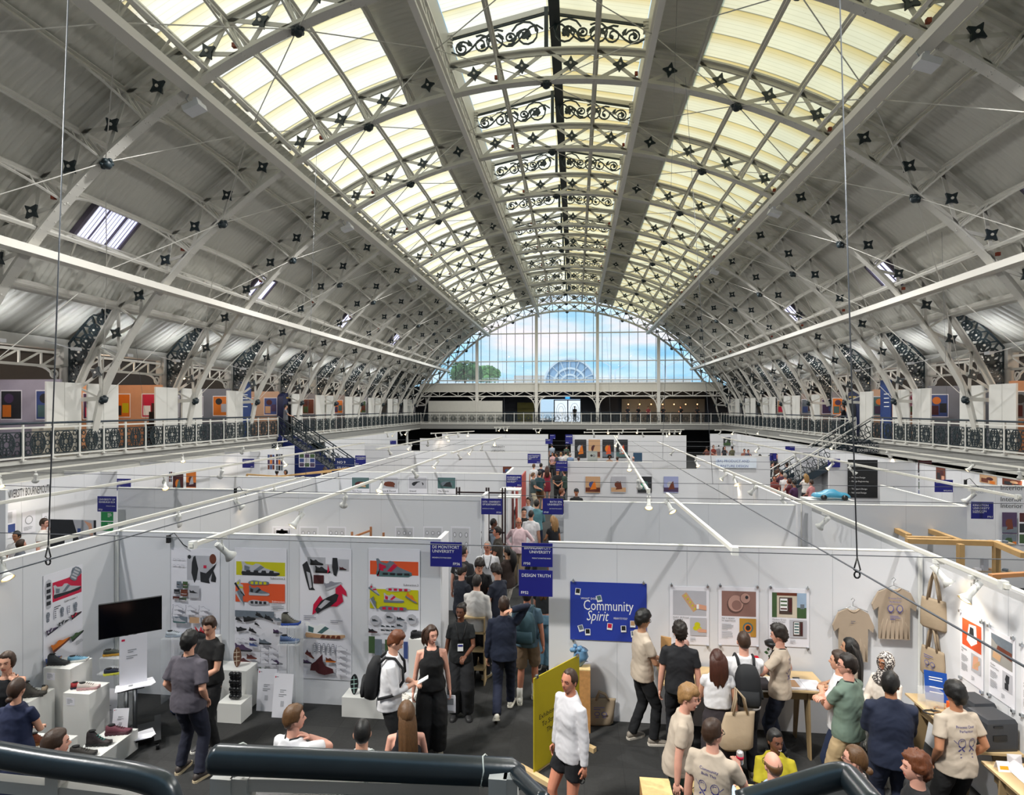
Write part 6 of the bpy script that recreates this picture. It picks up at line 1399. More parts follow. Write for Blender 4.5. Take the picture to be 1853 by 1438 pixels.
# ---------------- right booth
pw_ = person(1031, 1210, 1.80, 128, 'older person in a white linen shirt and black shorts walking past the yellow banner', ('long', '#c8c6ca', .84), ('shorts', '#0c0d12', .55), ('thin', 'brown'), 'ruddy', ('down', 'down'), legs='step', turn=12, build=1.02)
pt_ = person(1163, 1105, 1.80, -72, 'tall person in a cream T-shirt and black trousers holding a white ball', ('tee', CR, .86), ('trousers', '#0f1116'), ('mop', 'black'), 'olive', ('front', 'front'), glasses=True, nod=12, shoes=('#8d857c', '#cfc8be'), legs='step', build=1.02)
person(1230, 1127, 1.78, -8, 'person in a plain black T-shirt with curly dark hair and a wristband', ('tee', '#14151a', .88), ('trousers', '#12131a'), ('curly', 'dark'), 'pink', ('down', 'down'), lanyard='y', turn=20, build=1.05)
person(1298, 1176, 1.66, 0, 'person with long wavy auburn hair and a white cropped top', ('crop', WT, 1.05), ('skirt', '#2a2428', .3), ('long+mid', 'auburn'), 'fair', ('down', 'front'), fem=True, build=1.05)
p5 = person(1346, 1143, 1.80, -5, 'person with cropped hair in a white T-shirt wearing a black backpack', ('tee', WT), ('trousers', '#15171f'), ('crop', 'brown'), 'pink', ('table', 'down'), shoes=('#7e786c', '#bdb6a6'), build=1.05); attach_backpack(p5, '#15171b', 'black backpack with grey straps on the person at the ply table')
p6 = person(1410, 1132, 1.76, 62, 'person in a cream printed T-shirt pointing at the table, curly dark hair', ('tee', CR), ('trousers', '#141a2c'), ('curly', 'dark'), 'pink', ('pocket', 'out'), lanyard='y', nod=10); doodle(p6, 'Better', 'Together')
person(1248, 1242, 1.74, -100, 'laughing blond person in a cream T-shirt leaning forward', ('tee', CR), ('trousers', '#12241c'), ('mop', 'blond'), 'pink', ('down', 'down'), lean=10, smile=True, turn=-20, roll=-10)
p8 = person(1290, 1303, 1.74, -30, 'person with glasses in a cream printed T-shirt holding a drink can', ('tee', CR), ('trousers', BK), ('short', 'brown'), 'pink', ('hold', 'down'), turn=-35, glasses=True); doodle(p8, 'Community', 'Built This')
person(1403, 1318, 1.64, 175, 'smiling seated person in a mustard yellow top', ('loose', '#a89a1c', .95), ('trousers', BK), ('tied+lowbun', 'black'), 'brown', ('lap', 'lap'), fem=True, seat=.45, smile=True, turn=20)
person(1399, 1360, 1.76, 15, 'bald seated person in a light blue shirt with a black lanyard', ('long', '#b4cbe4', .95), ('trousers', DK), ('rim', 'light'), 'pink', ('lap', 'out'), seat=.45, lanyard='y', glasses=True)
person(1538, 1155, 1.66, 60, 'person with long black hair in a cream T-shirt at the back of the right booth', ('tee', CR), ('trousers', DK), ('long+down', 'black'), 'olive', ('front', 'front'), fem=True)
person(1519, 1178, 1.74, 60, 'person in a white T-shirt and dark jeans with folded arms', ('tee', WT), ('trousers', '#182440'), ('short', 'brown'), 'fair', ('crossed', 'crossed'))
person(1534, 1184, 1.80, 35, 'person in a sage green shirt and beige trousers with a lanyard', ('tee', '#66786c', .86), ('trousers', '#b39c78'), ('short', 'dark'), 'pink', ('crossed', 'crossed'), turn=35, glasses=True, lanyard='y', build=1.06)
person(1603, 1181, 1.64, 115, 'person in a black and white patterned headscarf and cream top', ('long', '#d9cfc4'), ('trousers', '#8a8a86'), ('hijab', '#c9c3ba'), 'tan', ('front', 'front'), fem=True, glasses=True, smile=True)
person(1612, 1217, 1.78, -12, 'person in a dark navy suit seen from behind', ('jacket', '#131c33', .82), ('trousers', '#131c33'), ('short', 'black'), 'tan', ('front', 'front'), turn=-30, glasses=True, build=1.1)
p15 = person(1729, 1235, 1.74, 12, 'person in a cream printed T-shirt with straight black hair, at the right table', ('tee', CR, .84), ('trousers', '#18181a'), ('mop', 'black'), 'tan', ('pocket', 'pocket'), build=1.08); doodle(p15, 'Process Over', 'Perfection')
person(1658, 1363, 1.74, 75, 'person with curly ginger hair and a black top at the bottom right', ('tee', BK), ('trousers', BK), ('curly', 'ginger'), 'pink')
person(1548, 1350, 1.66, 60, 'person with a brown bun, glasses and a white patterned cardigan', ('long', '#c9c4c4'), ('trousers', BK), ('tied+lowbun', 'light'), 'pink', ('front', 'front'), fem=True, glasses=True)
# ---------------- people in the booths and on the galleries further back
for px, yt, h, rz, lab, top, hr, sk, fem, D, base in (
    (30, 961, 1.66, 185, 'smiling person in a white top with short black hair, far left booth', '#dedcdc', ('short', 'black'), 'tan', 0, None, -.25),
    (38, 976, 1.6, -30, 'person in a grey T-shirt with brown hair seated in the far left booth', '#5c6068', ('long', 'brown'), 'pink', 1, None, -.3),
    (80, 938, 1.78, -75, 'person in a white short-sleeved shirt reading, beside the dark display panel', '#dddbd8', ('short', 'brown'), 'pink', 0, None, -.05),
    (501, 850, 1.7, 20, 'person with black hair behind the timber stand, left of two', '#8a5a4a', ('short', 'black'), 'tan', 1, None, -.3),
    (517, 850, 1.7, 170, 'person with black hair behind the timber stand, right of two', '#e2dad6', ('long', 'black'), 'tan', 1, None, -.3),
    (588, 836, 1.7, 30, 'person with long brown hair at the foot of the blue staircase', '#c9b9a8', ('long+mid', 'brown'), 'pink', 1, 28.5, -.2),
    (614, 842, 1.72, 60, 'person with short dark hair beside the pink table', '#5a2c34', ('short', 'dark'), 'ruddy', 0, 27.5, -.3),
    (630, 836, 1.66, -20, 'person in a pink top by the blue stair board', '#b98a94', ('short', 'dark'), 'pink', 1, 28.8, -.1),
    (707, 809, 1.76, -60, 'distant person in a dark top behind the far left walls', '#7a3a40', ('short', 'dark'), 'pink', 0, None, 0),
    (1047, 827, 1.7, 10, 'person with auburn hair below the helmet poster', '#8c3a34', ('short', 'auburn'), 'ruddy', 1, None, 0),
    (1103, 823, 1.72, 185, 'person with a dark afro below the orange car poster', '#a07a60', ('afro', 'black'), 'brown', 1, None, 0),
    (1117, 826, 1.72, 5, 'person with brown hair right of the afro', '#d0b8ac', ('short', 'brown'), 'pink', 0, None, 0),
    (1137, 824, 1.72, 20, 'person with dark hair near the steep light rail', '#c2beba', ('short', 'dark'), 'pink', 0, None, 0),
    (1146, 826, 1.74, 10, 'bald person in front of the grey-blue screen', '#3f5a7c', ('rim', 'grey'), 'pink', 0, None, 0),
    (1279, 808, 1.72, 30, 'distant visitor in brown, leftmost of the group before the framed green picture', '#6a3c34', ('short', 'dark'), 'tan', 0, None, 0),
    (1291, 804, 1.76, 200, 'distant visitor in rust red of the group before the framed green picture', '#7c3228', ('long', 'auburn'), 'pink', 1, 44.3, 0),
    (1300, 803, 1.78, 10, 'distant visitor in grey of the group before the framed green picture', '#8e8c92', ('short', 'black'), 'pink', 0, 44.6, 0),
    (1311, 807, 1.7, 190, 'distant visitor in a dark vest of the group before the framed green picture', '#2c2c34', ('long+mid', 'dark'), 'pink', 1, None, 0),
    (1325, 807, 1.74, 20, 'distant visitor in olive of the group before the framed green picture', '#5c5c44', ('short', 'dark'), 'tan', 0, None, 0),
    (1347, 812, 1.7, 170, 'left of two dark-haired people behind the lettered wall', '#8c5a4c', ('short', 'dark'), 'ruddy', 0, None, 0),
    (1354, 813, 1.7, 180, 'right of two dark-haired people behind the lettered wall', '#4c4c5c', ('short', 'dark'), 'ruddy', 0, None, 0),
    (1375, 808, 1.72, 40, 'dark-haired person right of the two people behind the lettered wall', '#23232a', ('long', 'black'), 'pink', 1, 36, 0),
    (1392, 803, 1.74, 150, 'dark figure with long hair near the far right blue sign', '#1a1c24', ('long+mid', 'black'), 'pink', 1, 35, 0),
    (1405, 803, 1.78, 200, 'dark figure in a jacket near the far right blue sign', '#1a1c24', ('short', 'dark'), 'pink', 0, 35.5, 0),
    (1408, 838, 1.72, 0, 'person with fair hair in a floral brown top, back of the right crowd', '#6a4a3c', ('long', 'light'), 'pink', 1, None, 0),
    (1424, 836, 1.78, 10, 'person in a grey-blue T-shirt at the back of the right crowd', '#6d7f93', ('short', 'brown'), 'pink', 0, None, 0),
    (1414, 850, 1.76, 30, 'balding person in a plum top in the right crowd', '#5a3a4a', ('thin', 'dark'), 'ruddy', 0, None, 0),
    (1421, 856, 1.74, -20, 'person in a white top in the middle of the right crowd', '#e0dcdc', ('thin', 'grey'), 'ruddy', 0, None, 0),
    (1401, 860, 1.68, 170, 'person in dark red at the left of the right crowd', '#7a3a34', ('long', 'dark'), 'ruddy', 1, None, 0),
    (1428, 866, 1.66, 60, 'person in maroon with folded arms in the right crowd', '#5c2430', ('long', 'auburn'), 'ruddy', 1, None, 0),
    (1437, 869, 1.74, 40, 'broad person in a purple top with a strap in the right crowd', '#4a2a4c', ('short', 'black'), 'tan', 0, None, 0),
    (1384, 865, 1.66, 20, 'fair-haired person at the far left of the right crowd', '#3a2a24', ('short', 'blond'), 'ruddy', 1, None, 0),
    (1458, 857, 1.68, 10, 'person with long fair hair and a white blouse in the right crowd', '#e6e0dc', ('long+mid', 'fair'), 'pink', 1, None, -.1),
    (1468, 868, 1.66, 30, 'person in a pink shirt with a hand to her face in the right crowd', '#c98a8c', ('short', 'brown'), 'pink', 1, None, 0),
    (1516, 855, 1.76, 20, 'dark figure half hidden behind the wall left of the black banner', '#16181e', ('short', 'black'), 'tan', 0, 21.9, 0),
    (1617, 882, 1.74, 120, 'bearded person in a dark green top right of the black banner', '#1c2c2c', ('short', 'black'), 'olive', 0, None, 0),
    (1628, 889, 1.64, 10, 'dark-haired person seen from behind beside the bearded one', '#23252c', ('long', 'black'), 'tan', 1, None, -.1)):
    person(px, yt, h, rz, lab, ('tee', top), ('trousers', '#24252c'), hr, sk, ('front', 'front') if NFIG[0] % 3 else ('down', 'chin'), fem=bool(fem), D=D, base=0 if True else base)
for px, yt, D, rz, lab, col, hr in ((517, 741, 32.5, -60, 'person in a grey shirt leaning at the head of the left stair', '#6b6f78', 'black'), (1526, 736, 31.3, 60, 'person in a dark T-shirt with yellow print at the head of the right stair', '#22242a', 'brown'), (41, 741, 20.3, 200, 'person with dark hair in the lit left gallery booth', '#a9adb2', 'dark'),
    (1040, 741, 64, 180, 'silhouetted person standing in the glowing far doorway', '#3a3a3a', 'dark'), (1173, 737, 60.4, 180, 'person in red by the cafe rail at the far gallery', '#8c3a3c', 'dark'), (1136, 739, 61, 160, 'person leaning at the cafe counter, leftmost', '#2a2c34', 'black'), (1155, 740, 61.3, 200, 'dark figure second from the left at the cafe', '#23252c', 'black'), (1200, 739, 61, 180, 'dark figure at the cafe left of the column', '#2c2c30', 'brown'), (1232, 738, 61.4, 170, 'dark figure seated high at the cafe right of the column', '#1f2228', 'dark'), (1262, 739, 61, 150, 'dark figure at the right end of the cafe', '#2a2d33', 'black')):
    person(px, 738, 1.74, rz, lab, ('tee', col), ('trousers', '#24252c'), ('short', hr), 'fair', ('rail', 'rail') if px in (517, 1526) else ('front', 'front'), D=D, base=GZ)
# ================================================================== GALLERY BOOTHS
GP = mat('#dcdbd6', .55, var=.02)
for s in (-1, 1):
    for i in range(2, 12):
        for d, j in ((-1, 0), (1, 1)):
            if (s == -1 and ((i == 2 and d == -1) or (i == 5 and d == 1) or (i == 6 and d == -1))) or (s == 1 and ((i == 6 and d == 1) or (i == 7 and d == -1) or (i == 2 and d == -1))): continue
            y0, y1 = (AY[i]-1.4, AY[i]-.12) if d < 0 else (AY[i]+.14, AY[i]+1.45)
            m = MB().use(GP); m.bb((s*15.5, y0, GZ), (s*15.56, y1, GZ+2.38)); m.use(mat('#b8b7b2', .6)); m.bb((s*15.495, (y0+y1)/2-.006, GZ), (s*15.5, (y0+y1)/2+.006, GZ+2.38))
            m.build('white_board', label='white board on the %s gallery, %s the foot of the %s arch' % (side(s), ('short of', 'beyond')[j], ordinal[i]), cat='board', group='white boards along the galleries', recenter=True)
    for i in range(1, 12):       # back screens of the gallery booths and side returns
        c = ['#b9b4bd', '#a8a2ac', '#aaa4b4', '#cf9a76', '#7d7f88', '#c9a58a', '#8a8a92', '#9a8a84', '#8f8f94', '#a09a94', '#94949a', '#9a9a9e'][i]
        m = MB().use(mat(c, .7)); m.bb((s*18.3, AY[i]+.3, GZ), (s*18.36, AY[i]+4.3, GZ+2.5)); m.bb((s*16.0, AY[i]+4.3, GZ), (s*18.3, AY[i]+4.36, GZ+2.5))
        m.build('gallery_booth', label='booth screens on the %s gallery between the %s and %s arches' % (side(s), ordinal[i], ordinal[i+1] if i < 11 else 'last'), cat='booth screen', group='gallery booth screens', recenter=True)
        if i <= 8:
            lamp('gallery_lamp', 'POINT', (s*17, AY[i]+2.3, GZ+2.75), GLP, (1, .78, .58) if i in (3, 6) else (1, .92, .85), shadow_soft_size=.12)
            b = MB().use(mat('#ffe2b0', .4, emit='#ffd9a0', estr=5)); b.ball((0, 0, 0), .07, 8); r = empty('gallery_spotlight', (s*17, AY[i]+2.3, GZ+2.95), label='small warm lamp over the %s gallery booth past the %s arch' % (side(s), ordinal[i]), cat='spotlight', group='lamps over the gallery booths'); b.build('bulb', r).location = (0, 0, -.02)
            b = MB().use(BLACKP); b.lathe([(.08, .1), (.1, .0), (.09, 0), (.03, .16), (0, .16)], (0, 0, 0), 12); b.build('shade', r)
def gal(s, y, z, w, h, cols, label, kind='photo', X=18.27):
    O = (s*X, y if s < 0 else y+w, z); sh = Sheet(O, (0, 1, 0) if s < 0 else (0, -1, 0), (0, 0, 1), w, h, PAPER)
    if s < 0: pass
    sh.rect(.04, .04, .96, .96, cols[0]); sh.rect(.15, .1, .85, .45, cols[1]); sh.oval(.5, .65, .2, .2, cols[2]); sh.poly([(.2, .1), (.5, .6), (.8, .1)], cols[3 % len(cols)])
    return fin(sh, label)
for i in range(1, 9):
    for s in (-1, 1):
        for j in range(3):
            c = [rg.choice(PAL+[PURP, RED]) for _ in range(4)]
            if s == -1 and i == 3: c = [[ORG2, DG, LIME, ORG2], [RED, WPRINT, MAR, RED], [PURP, RED, BLU2, WPRINT]][j]
            if j < 2:
                sh = Sheet((s*17.1-.75+(.95 if j else -.35), AY[i]+4.295, GZ+1.15), (1, 0, 0), (0, 0, 1), .8, 1.0, PAPER); sh.rect(.04, .04, .96, .96, c[0]); sh.rect(.1, .1, .5, .5, c[1]); sh.rect(.55, .2, .9, .6, c[2]); sh.oval(.4, .72, .22, .16, c[3]); fin(sh, '%s print on the cross screen of the %s gallery past the %s arch' % (('left', 'right')[j], side(s), ordinal[i]))
        gal(s, AY[i]+.6+j*1.15, GZ+1.1, .85, 1.05, c, '%s framed print in the %s gallery booth past the %s arch' % (('first', 'second', 'third')[j], side(s), ordinal[i]))
# pink banner, blue kiosks, blue roller banners, plotting desk
a, b = PX(1640, 722, 15.62), PX(1668, 722, 15.62); s_ = Sheet((15.62, a.y, GZ+1.62), (0, -1, 0), (0, 0, 1), a.y-b.y, .62, mat('#e7a7bd', .6)); s_.text('TYPING', .05, .25, .6, mat('#d0263f', .6), bold=.02, maxw=.7); s_.mb.build('pink_banner', label='pink banner with red lettering hung on the right gallery', cat='banner', recenter=True)
for s, y in ((-1, 31.2), (1, 32.0)):
    m = MB().use(mat('#141c44', .5, name='kiosk blue')); X0, X1 = s*15.64, s*16.0; pr = [(0, 0), (1.5, 0), (1.5, 2.1)]+[(.75+.75*cos(a), 2.1+.35*sin(a)) for a in [pi*k/10 for k in range(1, 10)]]+[(0, 2.1)]
    m.prism(pr, (min(X0, X1), y, GZ), (0, 1, 0), (0, 0, 1), .36); m.use(mat('#070a18', .6)); m.prism([(.35, .0), (1.15, 0), (1.15, 1.5)]+[(.75+.4*cos(a), 1.5+.4*sin(a)) for a in [pi*k/8 for k in range(1, 8)]]+[(.35, 1.5)], (X0-s*.012-(0 if s > 0 else .0), y, GZ), (0, 1, 0), (0, 0, 1), .01)
    m.use(mat('#b89a4a', .5)); m.bb((X0-s*.01, y+.35, GZ+2.1), (X0-s*.015, y+1.15, GZ+2.18)); m.build('kiosk', label='dark blue round-topped kiosk at the head of the %s stair' % side(s), cat='kiosk', recenter=True)
    yy = 27.2 if s < 0 else 29.2
    m = MB().use(mat('#1d3a78', .5)); m.bb((s*15.75, yy, GZ+.05), (s*15.8, yy+.95, GZ+2.9)); m.use(WPRINT)
    for q in range(4): m.bb((s*15.74, yy+.15, GZ+2.2-q*.2), (s*15.75, yy+.6, GZ+2.24-q*.2))
    m.build('banner', label='tall blue banner on the %s gallery beside the kiosk' % side(s), cat='banner', recenter=True)
m = MB().use(mat('#d7cfc0', .6)); m.bb((-15.6, 15.9, GZ+.0), (-15.2, 17.0, GZ+.95)); m.build('ply_counter', label='pale perforated counter at the far left of the left gallery', cat='counter', recenter=True)
m = MB().use(BLACKP)
for q in range(5): m.bb((-15.9-.1*q, 21.0+.27*q, GZ), (-15.6-.1*q, 21.2+.27*q, GZ+.9+.5*(q % 2)))
m.build('black_plinth_cluster', label='cluster of black plinths on the left gallery before the orange posters', cat='plinth', recenter=True)
# ================================================================== SHOE BOOTH
PLW = mat('#e4e3df', .5, var=.02, name='plinth white')
def plinth(x0, x1, y0, y1, z, label, card=True):
    m = MB().use(PLW); m.bb((x0, y0, 0), (x1, y1, z)); o = m.build('plinth', label=label, cat='plinth', recenter=True)
    if card:
        s = Sheet((x0+.05, y0-.001, z-.16), (1, 0, 0), (0, 0, 1), min(.12, x1-x0-.08), .1, PAPER, .002); s.lines(.1, .8, .7, 4, .18, GREYP); s.mb.build('caption', label='small printed caption on the front of the %s' % label.replace('white ', '')[:48], cat='caption', recenter=True)
    return o
plinth(-6.4, -6.12, 6.72, 7.1, .80, 'white plinth with the grey pointed boots by the left wall', False)
plinth(-6.33, -5.93, 7.14, 7.5, 1.05, 'tallest white plinth below the left wall poster')
plinth(-5.9, -5.52, 7.0, 7.34, .80, 'white plinth with the cream lace shoe')
plinth(-6.1, -5.42, 6.3, 6.72, .42, 'low white plinth with the brown ankle boot')
plinth(-5.95, -5.0, 6.5+.3, 7.24+.0, .27, 'lowest wide white plinth with the dark chunky shoes', False) if 0 else plinth(-5.38, -4.98, 6.42, 7.2, .27, 'lowest wide white plinth with the dark chunky shoes', False)
plinth(-4.32, -3.95, 7.93, 8.22, .28, 'small white plinth with the black bubble shoe', False)
plinth(-4.62, -4.05, 8.24, 8.55, .62, 'middle white step of the stepped plinths', False)
plinth(-4.95, -4.65, 8.2, 8.55, 1.03, 'tall white step with the red flame shoe', False)
plinth(-2.57, -1.75, 8.28, 8.57, .29, 'low white plinth below the last shoe poster', False)
plinth(-1.72, -1.42, 8.0, 8.27, .42, 'white plinth with the white wire shoe', False)
plinth(-1.55, -1.27, 8.3, 8.57, 1.19, 'tall white plinth with the black pointed shoes', False)
CLEAR = custom('clear acrylic', lambda nt, b: (b.inputs['Base Color'].__setattr__('default_value', (.95, .98, 1, 1)), b.inputs['Roughness'].__setattr__('default_value', .03), b.inputs['Alpha'].__setattr__('default_value', .16)))
def acrylic(x, y, z, w, label, mid=None):
    m = MB().use(CLEAR); m.bb((x-w/2, y-.13, z-.01), (x+w/2, y+.13, z))
    for a, b, c, d in ((x-w/2, y-.13, x-w/2+.006, y+.13), (x+w/2-.006, y-.13, x+w/2, y+.13), (x-w/2, y+.124, x+w/2, y+.13)): m.bb((a, b, 0), (c, d, z-.011))
    if mid: m.bb((x-w/2-.02, y-.15, mid-.01), (x+w/2+.05, y+.12, mid))
    return m.build('acrylic_stand', label=label, cat='display stand', recenter=True)
acrylic(-5.66, 7.62, 1.06, .3, 'clear acrylic stand with three shoes left of the television', .84)
acrylic(-4.98, 8.45, 1.02, .24, 'clear acrylic stand with a white trainer right of the television') if 0 else acrylic(-5.35, 8.44, 1.02, .3, 'clear acrylic stand with a white trainer right of the television')
acrylic(-3.42, 8.4, 1.30, .26, 'clear acrylic stand with two blue-soled shoes between the posters', 1.04)
SHN = [0]
def shoe3(loc, rz, c1, c2, label, L=.29, high=0., spikes=None, lace=None, tilt=0., group=None):
    """a real shoe: sole, upper, tongue and laces, toe towards +Y of its own frame"""
    root = empty('shoe', loc, radians(rz), label=label, cat='shoe', group=group); k = L/.29; R = Matrix.Rotation(tilt, 3, 'X')
    def P(y, x, z): return R @ Vector((x*k, y*k, z*k))
    pr = [(-.140, .022), (-.115, .037), (-.06, .037), (0, .036), (.06, .045), (.11, .046), (.14, .032), (.152, .012)]
    m = MB().use(mat(c2, .6, var=.15, scale=30)); rings = []
    for z, e, lift in ((0, -.003, 1), (.014, .004, 1), (.032, 0, 1)): rings.append([P(y, (w+e), z+(max(0, y-.09)*.25)) for y, w in pr]+[P(y, -(w+e), z+(max(0, y-.09)*.25)) for y, w in reversed(pr)])
    m.loft(rings, smooth=False)
    for q in range(6):
        for s in (-1, 1): m.box(P(-.11+.045*q, s*.040, .010), (.012*k, .03*k, .018*k))
    m.build('sole', root)
    m = MB().use(mat(c1, .65, var=.25, scale=25, bump=.3, bscale=90)); hh = [(-.135, .02, .085+high*.9), (-.11, .034, .098+high), (-.06, .036, .092+high), (-.01, .034, .088+high*.35), (.04, .040, .074), (.09, .042, .058), (.125, .033, .05), (.145, .012, .042)]
    m.loft([[P(y, w*cos(a), .026+(h-.026)*max(0, sin(a))**.8 if sin(a) > 0 else .026) for a in [2*pi*q/12 for q in range(12)]] for y, w, h in hh]); up_ = m.build('upper', root)
    m = MB().use(mat('#101012', .8)); m.loft([[P(-.075+.042*cos(a), .024*sin(a), z+high) for a in [2*pi*q/12 for q in range(12)]] for z in (.088, .097)]); m.build('collar', root).parent = up_
    m = MB().use(mat(lace or '#d8d8d4', .7))
    for q in range(4): m.tube([P(-.012+.024*q, -.022, .090-.009*q+high*max(0, .35-.12*q)), P(-.004+.024*q, 0, .094-.009*q+high*max(0, .35-.12*q)), P(-.012+.024*q, .022, .090-.009*q+high*max(0, .35-.12*q))], .0035*k, 5)
    m.build('laces', root).parent = up_
    if spikes:
        m = MB().use(mat(spikes, .4))
        for q in range(9):
            b = P(-.13+.02*q, .0, .07+high); d = R @ Vector((.05*sin(q*2.3), -.03-.02*cos(q), .09+.03*sin(q*1.7))); m.tube([b, b+d*.6, b+d], [.012*k, .008*k, .001], 6)
        m.build('spikes', root)
    return root
A = 'on the '
for args in (((-6.22, 6.88, .80), -70, '#4a4742', '#3a3833', 'grey pointed ankle boot nearest the wall on the left plinth', .30, .10), ((-6.2, 7.02, .80), 40, '#c9b49a', '#7c6a5a', 'small beige pointed shoe standing on the left plinth', .22, .03),
    ((-6.23, 7.26, 1.05), -80, '#33363a', '#2c2c2e', 'dark grey high shoe on the tallest plinth', .28, .06), ((-6.04, 7.38, 1.05), -70, '#6fa3bf', '#d9d9d4', 'pale blue shoe on the tallest plinth', .26, 0),
    ((-5.8, 7.16, .80), -60, '#a33034', '#1f2334', 'small red and navy shoe behind the cream lace shoe', .22, .02), ((-5.66, 7.14, .80), -75, '#d8ccc4', '#c9a0a0', 'cream lace shoe on the white plinth', .28, .0),
    ((-5.72, 6.5, .42), -75, '#7a3c22', '#8c5a2c', 'brown ankle boot on the low plinth', .27, .06), ((-5.86, 6.42, .42), -30, '#4a2a22', '#33251f', 'dark brown shoe with white heel on the low plinth', .27, 0),
    ((-5.2, 6.56, .27), -75, '#2e2a26', '#1b1b1c', 'dark chunky shoe with orange stitching on the lowest plinth', .31, .03), ((-5.2, 6.8, .27), -80, '#2a2023', '#1b1b1c', 'dark chunky shoe with teal lace on the lowest plinth', .31, .08), ((-5.15, 7.06, .27), -75, '#6a3442', '#4a2630', 'wine red shoe on the lowest plinth', .32, .02),
    ((-5.68, 7.6, 1.06), -70, '#3a4038', '#b58a2a', 'olive and gold football boot on top of the acrylic stand', .28, 0), ((-5.58, 7.5, .84), -65, '#20283c', '#c9c94a', 'navy shoe with lime pattern on the middle acrylic shelf', .28, 0),
    ((-5.35, 8.42, 1.02), -80, '#b9c0c8', '#9aa4b0', 'pale grey trainer on the clear stand right of the television', .28, 0), ((-4.8, 8.36, 1.03), -90, '#1c1c1e', '#16161a', 'black shoe with a red flame tail on the tall step', .28, .02),
    ((-3.42, 8.38, 1.30), -80, '#5c5a52', '#2c4a9a', 'grey-brown high-top with blue sole on top of the tall clear stand', .29, .09), ((-3.42, 8.34, 1.04), -82, '#4a6088', '#8c98a8', 'blue running shoe with white laces below the high-top', .30, .02),
    ((-1.6, 8.12, .42), -100, '#d8d4cc', '#e4e0d8', 'white wire-like shoe on the square plinth', .25, 0), ((-1.42, 8.4, 1.19), -60, '#17181b', '#101012', 'black pointed shoe on the tall plinth', .27, .02)):
    loc, rz, c1, c2, lb = args[:5]; L = args[5]; hi = args[6]
    shoe3(loc, rz, c1, c2, lb, L, hi, spikes='#c0142c' if 'flame' in lb else None, lace='#2f9a8c' if 'teal' in lb else '#e8e6e0' if 'white lace' in lb else '#33302c')
m = MB().use(mat('#111214', .3, name='bubble black'))   # black bubble shoe standing upright
for a in range(3):
    for b in range(7): m.ball((-.055+.055*a, .02*(b % 2), .05+.055*b), .036, 8)
m.box((0, .03, .2), (.14, .06, .36)); o = m.build('shoe', label='black bubble-textured shoe standing on its heel on the small plinth', cat='shoe'); o.location = (-4.12, 8.05, .28)
for x, y, z, lb in ((-4.28, 8.38, .62, 'shoe sole standing upright on the middle step, brown and cream'), (-2.42, 8.4, .29, 'dark shoe sole with pale cross lines standing on the low plinth')):
    s = Sheet((x-.06, y, z), (1, 0, 0), (0, 0, 1), .13, .30, None); s.mb.use(mat('#6b4632' if 'brown' in lb else '#15181c', .6)); pr = [(.5+.45*cos(q*pi/10)*(1-.22*max(0, -sin(q*pi/10))), .5+.5*sin(q*pi/10)) for q in range(20)]
    s.mb.prism([(u*.13, v*.3) for u, v in pr], s.O, s.U, s.V, .03); s.L = .03
    for q in (.28, .5, .72): s.poly([(.12, q), (.88, q+.05), (.88, q+.09), (.12, q+.04)], mat('#d8c8b0' if 'brown' in lb else '#b8d8d0', .6))
    s.poly([(.46, .08), (.54, .08), (.54, .92), (.46, .92)], mat('#d8c8b0' if 'brown' in lb else '#b8d8d0', .6)); s.mb.build('shoe_sole', label=lb, cat='shoe sole', recenter=True)
# leaning info cards
def card(x, y, z, w, h, label, ry=0, lean=.12):
    s = Sheet((x, y, z), (cos(ry), sin(ry), 0), (0, lean, 1), w, h, PAPER, .003); s.rect(.05, .9, .1, .94, RED); s.lines(.12, .92, .2, 1, .03, INK); s.lines(.35, .62, .4, 2, .04, GREYP); s.lines(.3, .52, .5, 2, .04, GREYP); s.rect(.42, .26, .58, .38, LG); return s.mb.build('info_card', label=label, cat='card', recenter=True)
card(-5.75, 7.42, .04, .26, .62, 'white info card leaning in front of the acrylic stand', 0, .05); card(-5.28, 7.1, .28, .2, .28, 'small white info card standing behind the chunky shoes', .2)
card(-3.93, 8.3, 0, .3, .62, 'white info card leaning by the stepped plinths', .0, .1); card(-3.6, 8.15, 0, .3, .62, 'white info card leaning at the foot of the tall clear stand', 0, .15)
# television on a wheeled stand
c0, c1 = PD(178, 1158, 7.75), PD(293, 1140, 8.13); t0 = PD(178, 1095, 7.75); d = (c1-c0); d.z = 0; W_ = d.length; ang = atan2(d.y, d.x); Ht = t0.z-c0.z
root = empty('television', (c0.x, c0.y, 0), ang, label='dark flat television on a wheeled chrome stand in the corner of the shoe booth', cat='television')
m = MB().use(mat('#020205', .12, name='screen glass')); m.bb((.008, -.006, c0.z+.012), (W_-.008, 0, c0.z+Ht-.008)); sc_ = m.build('screen', root)
m = MB().use(BLACKP); m.bb((0, 0, c0.z), (W_, .05, c0.z+Ht)); m.bb((W_*.3, .05, c0.z+.1), (W_*.7, .12, c0.z+Ht-.1)); sc_.parent = m.build('casing', root)
for x in (.42, .56): MB().use(CHROME).tube([(W_*x, .12, .12), (W_*x, .12, c0.z+.2)], .028, 12).build('pole', root)
m = MB().use(BLACKP); m.bb((W_*.3, -.16, .78), (W_*.72, .12, .80)); m.build('shelf', root)
m = MB().use(BLACKP); m.bb((W_*.1, -.25, .10), (W_*.95, .2, .13)); m.box((W_*.12, -.02, .115), (.08, .75, .04)); m.box((W_*.93, -.02, .115), (.08, .75, .04)); m.build('base', root)
for x in (.12, .93):
    for y in (-.36, .32): MB().use(BLACKP).lathe([(0, -.02), (.045, -.02), (.045, .02), (0, .02)], (W_*x, y, .045), 14, Matrix.Rotation(pi/2, 3, 'Y')).build('caster', root)
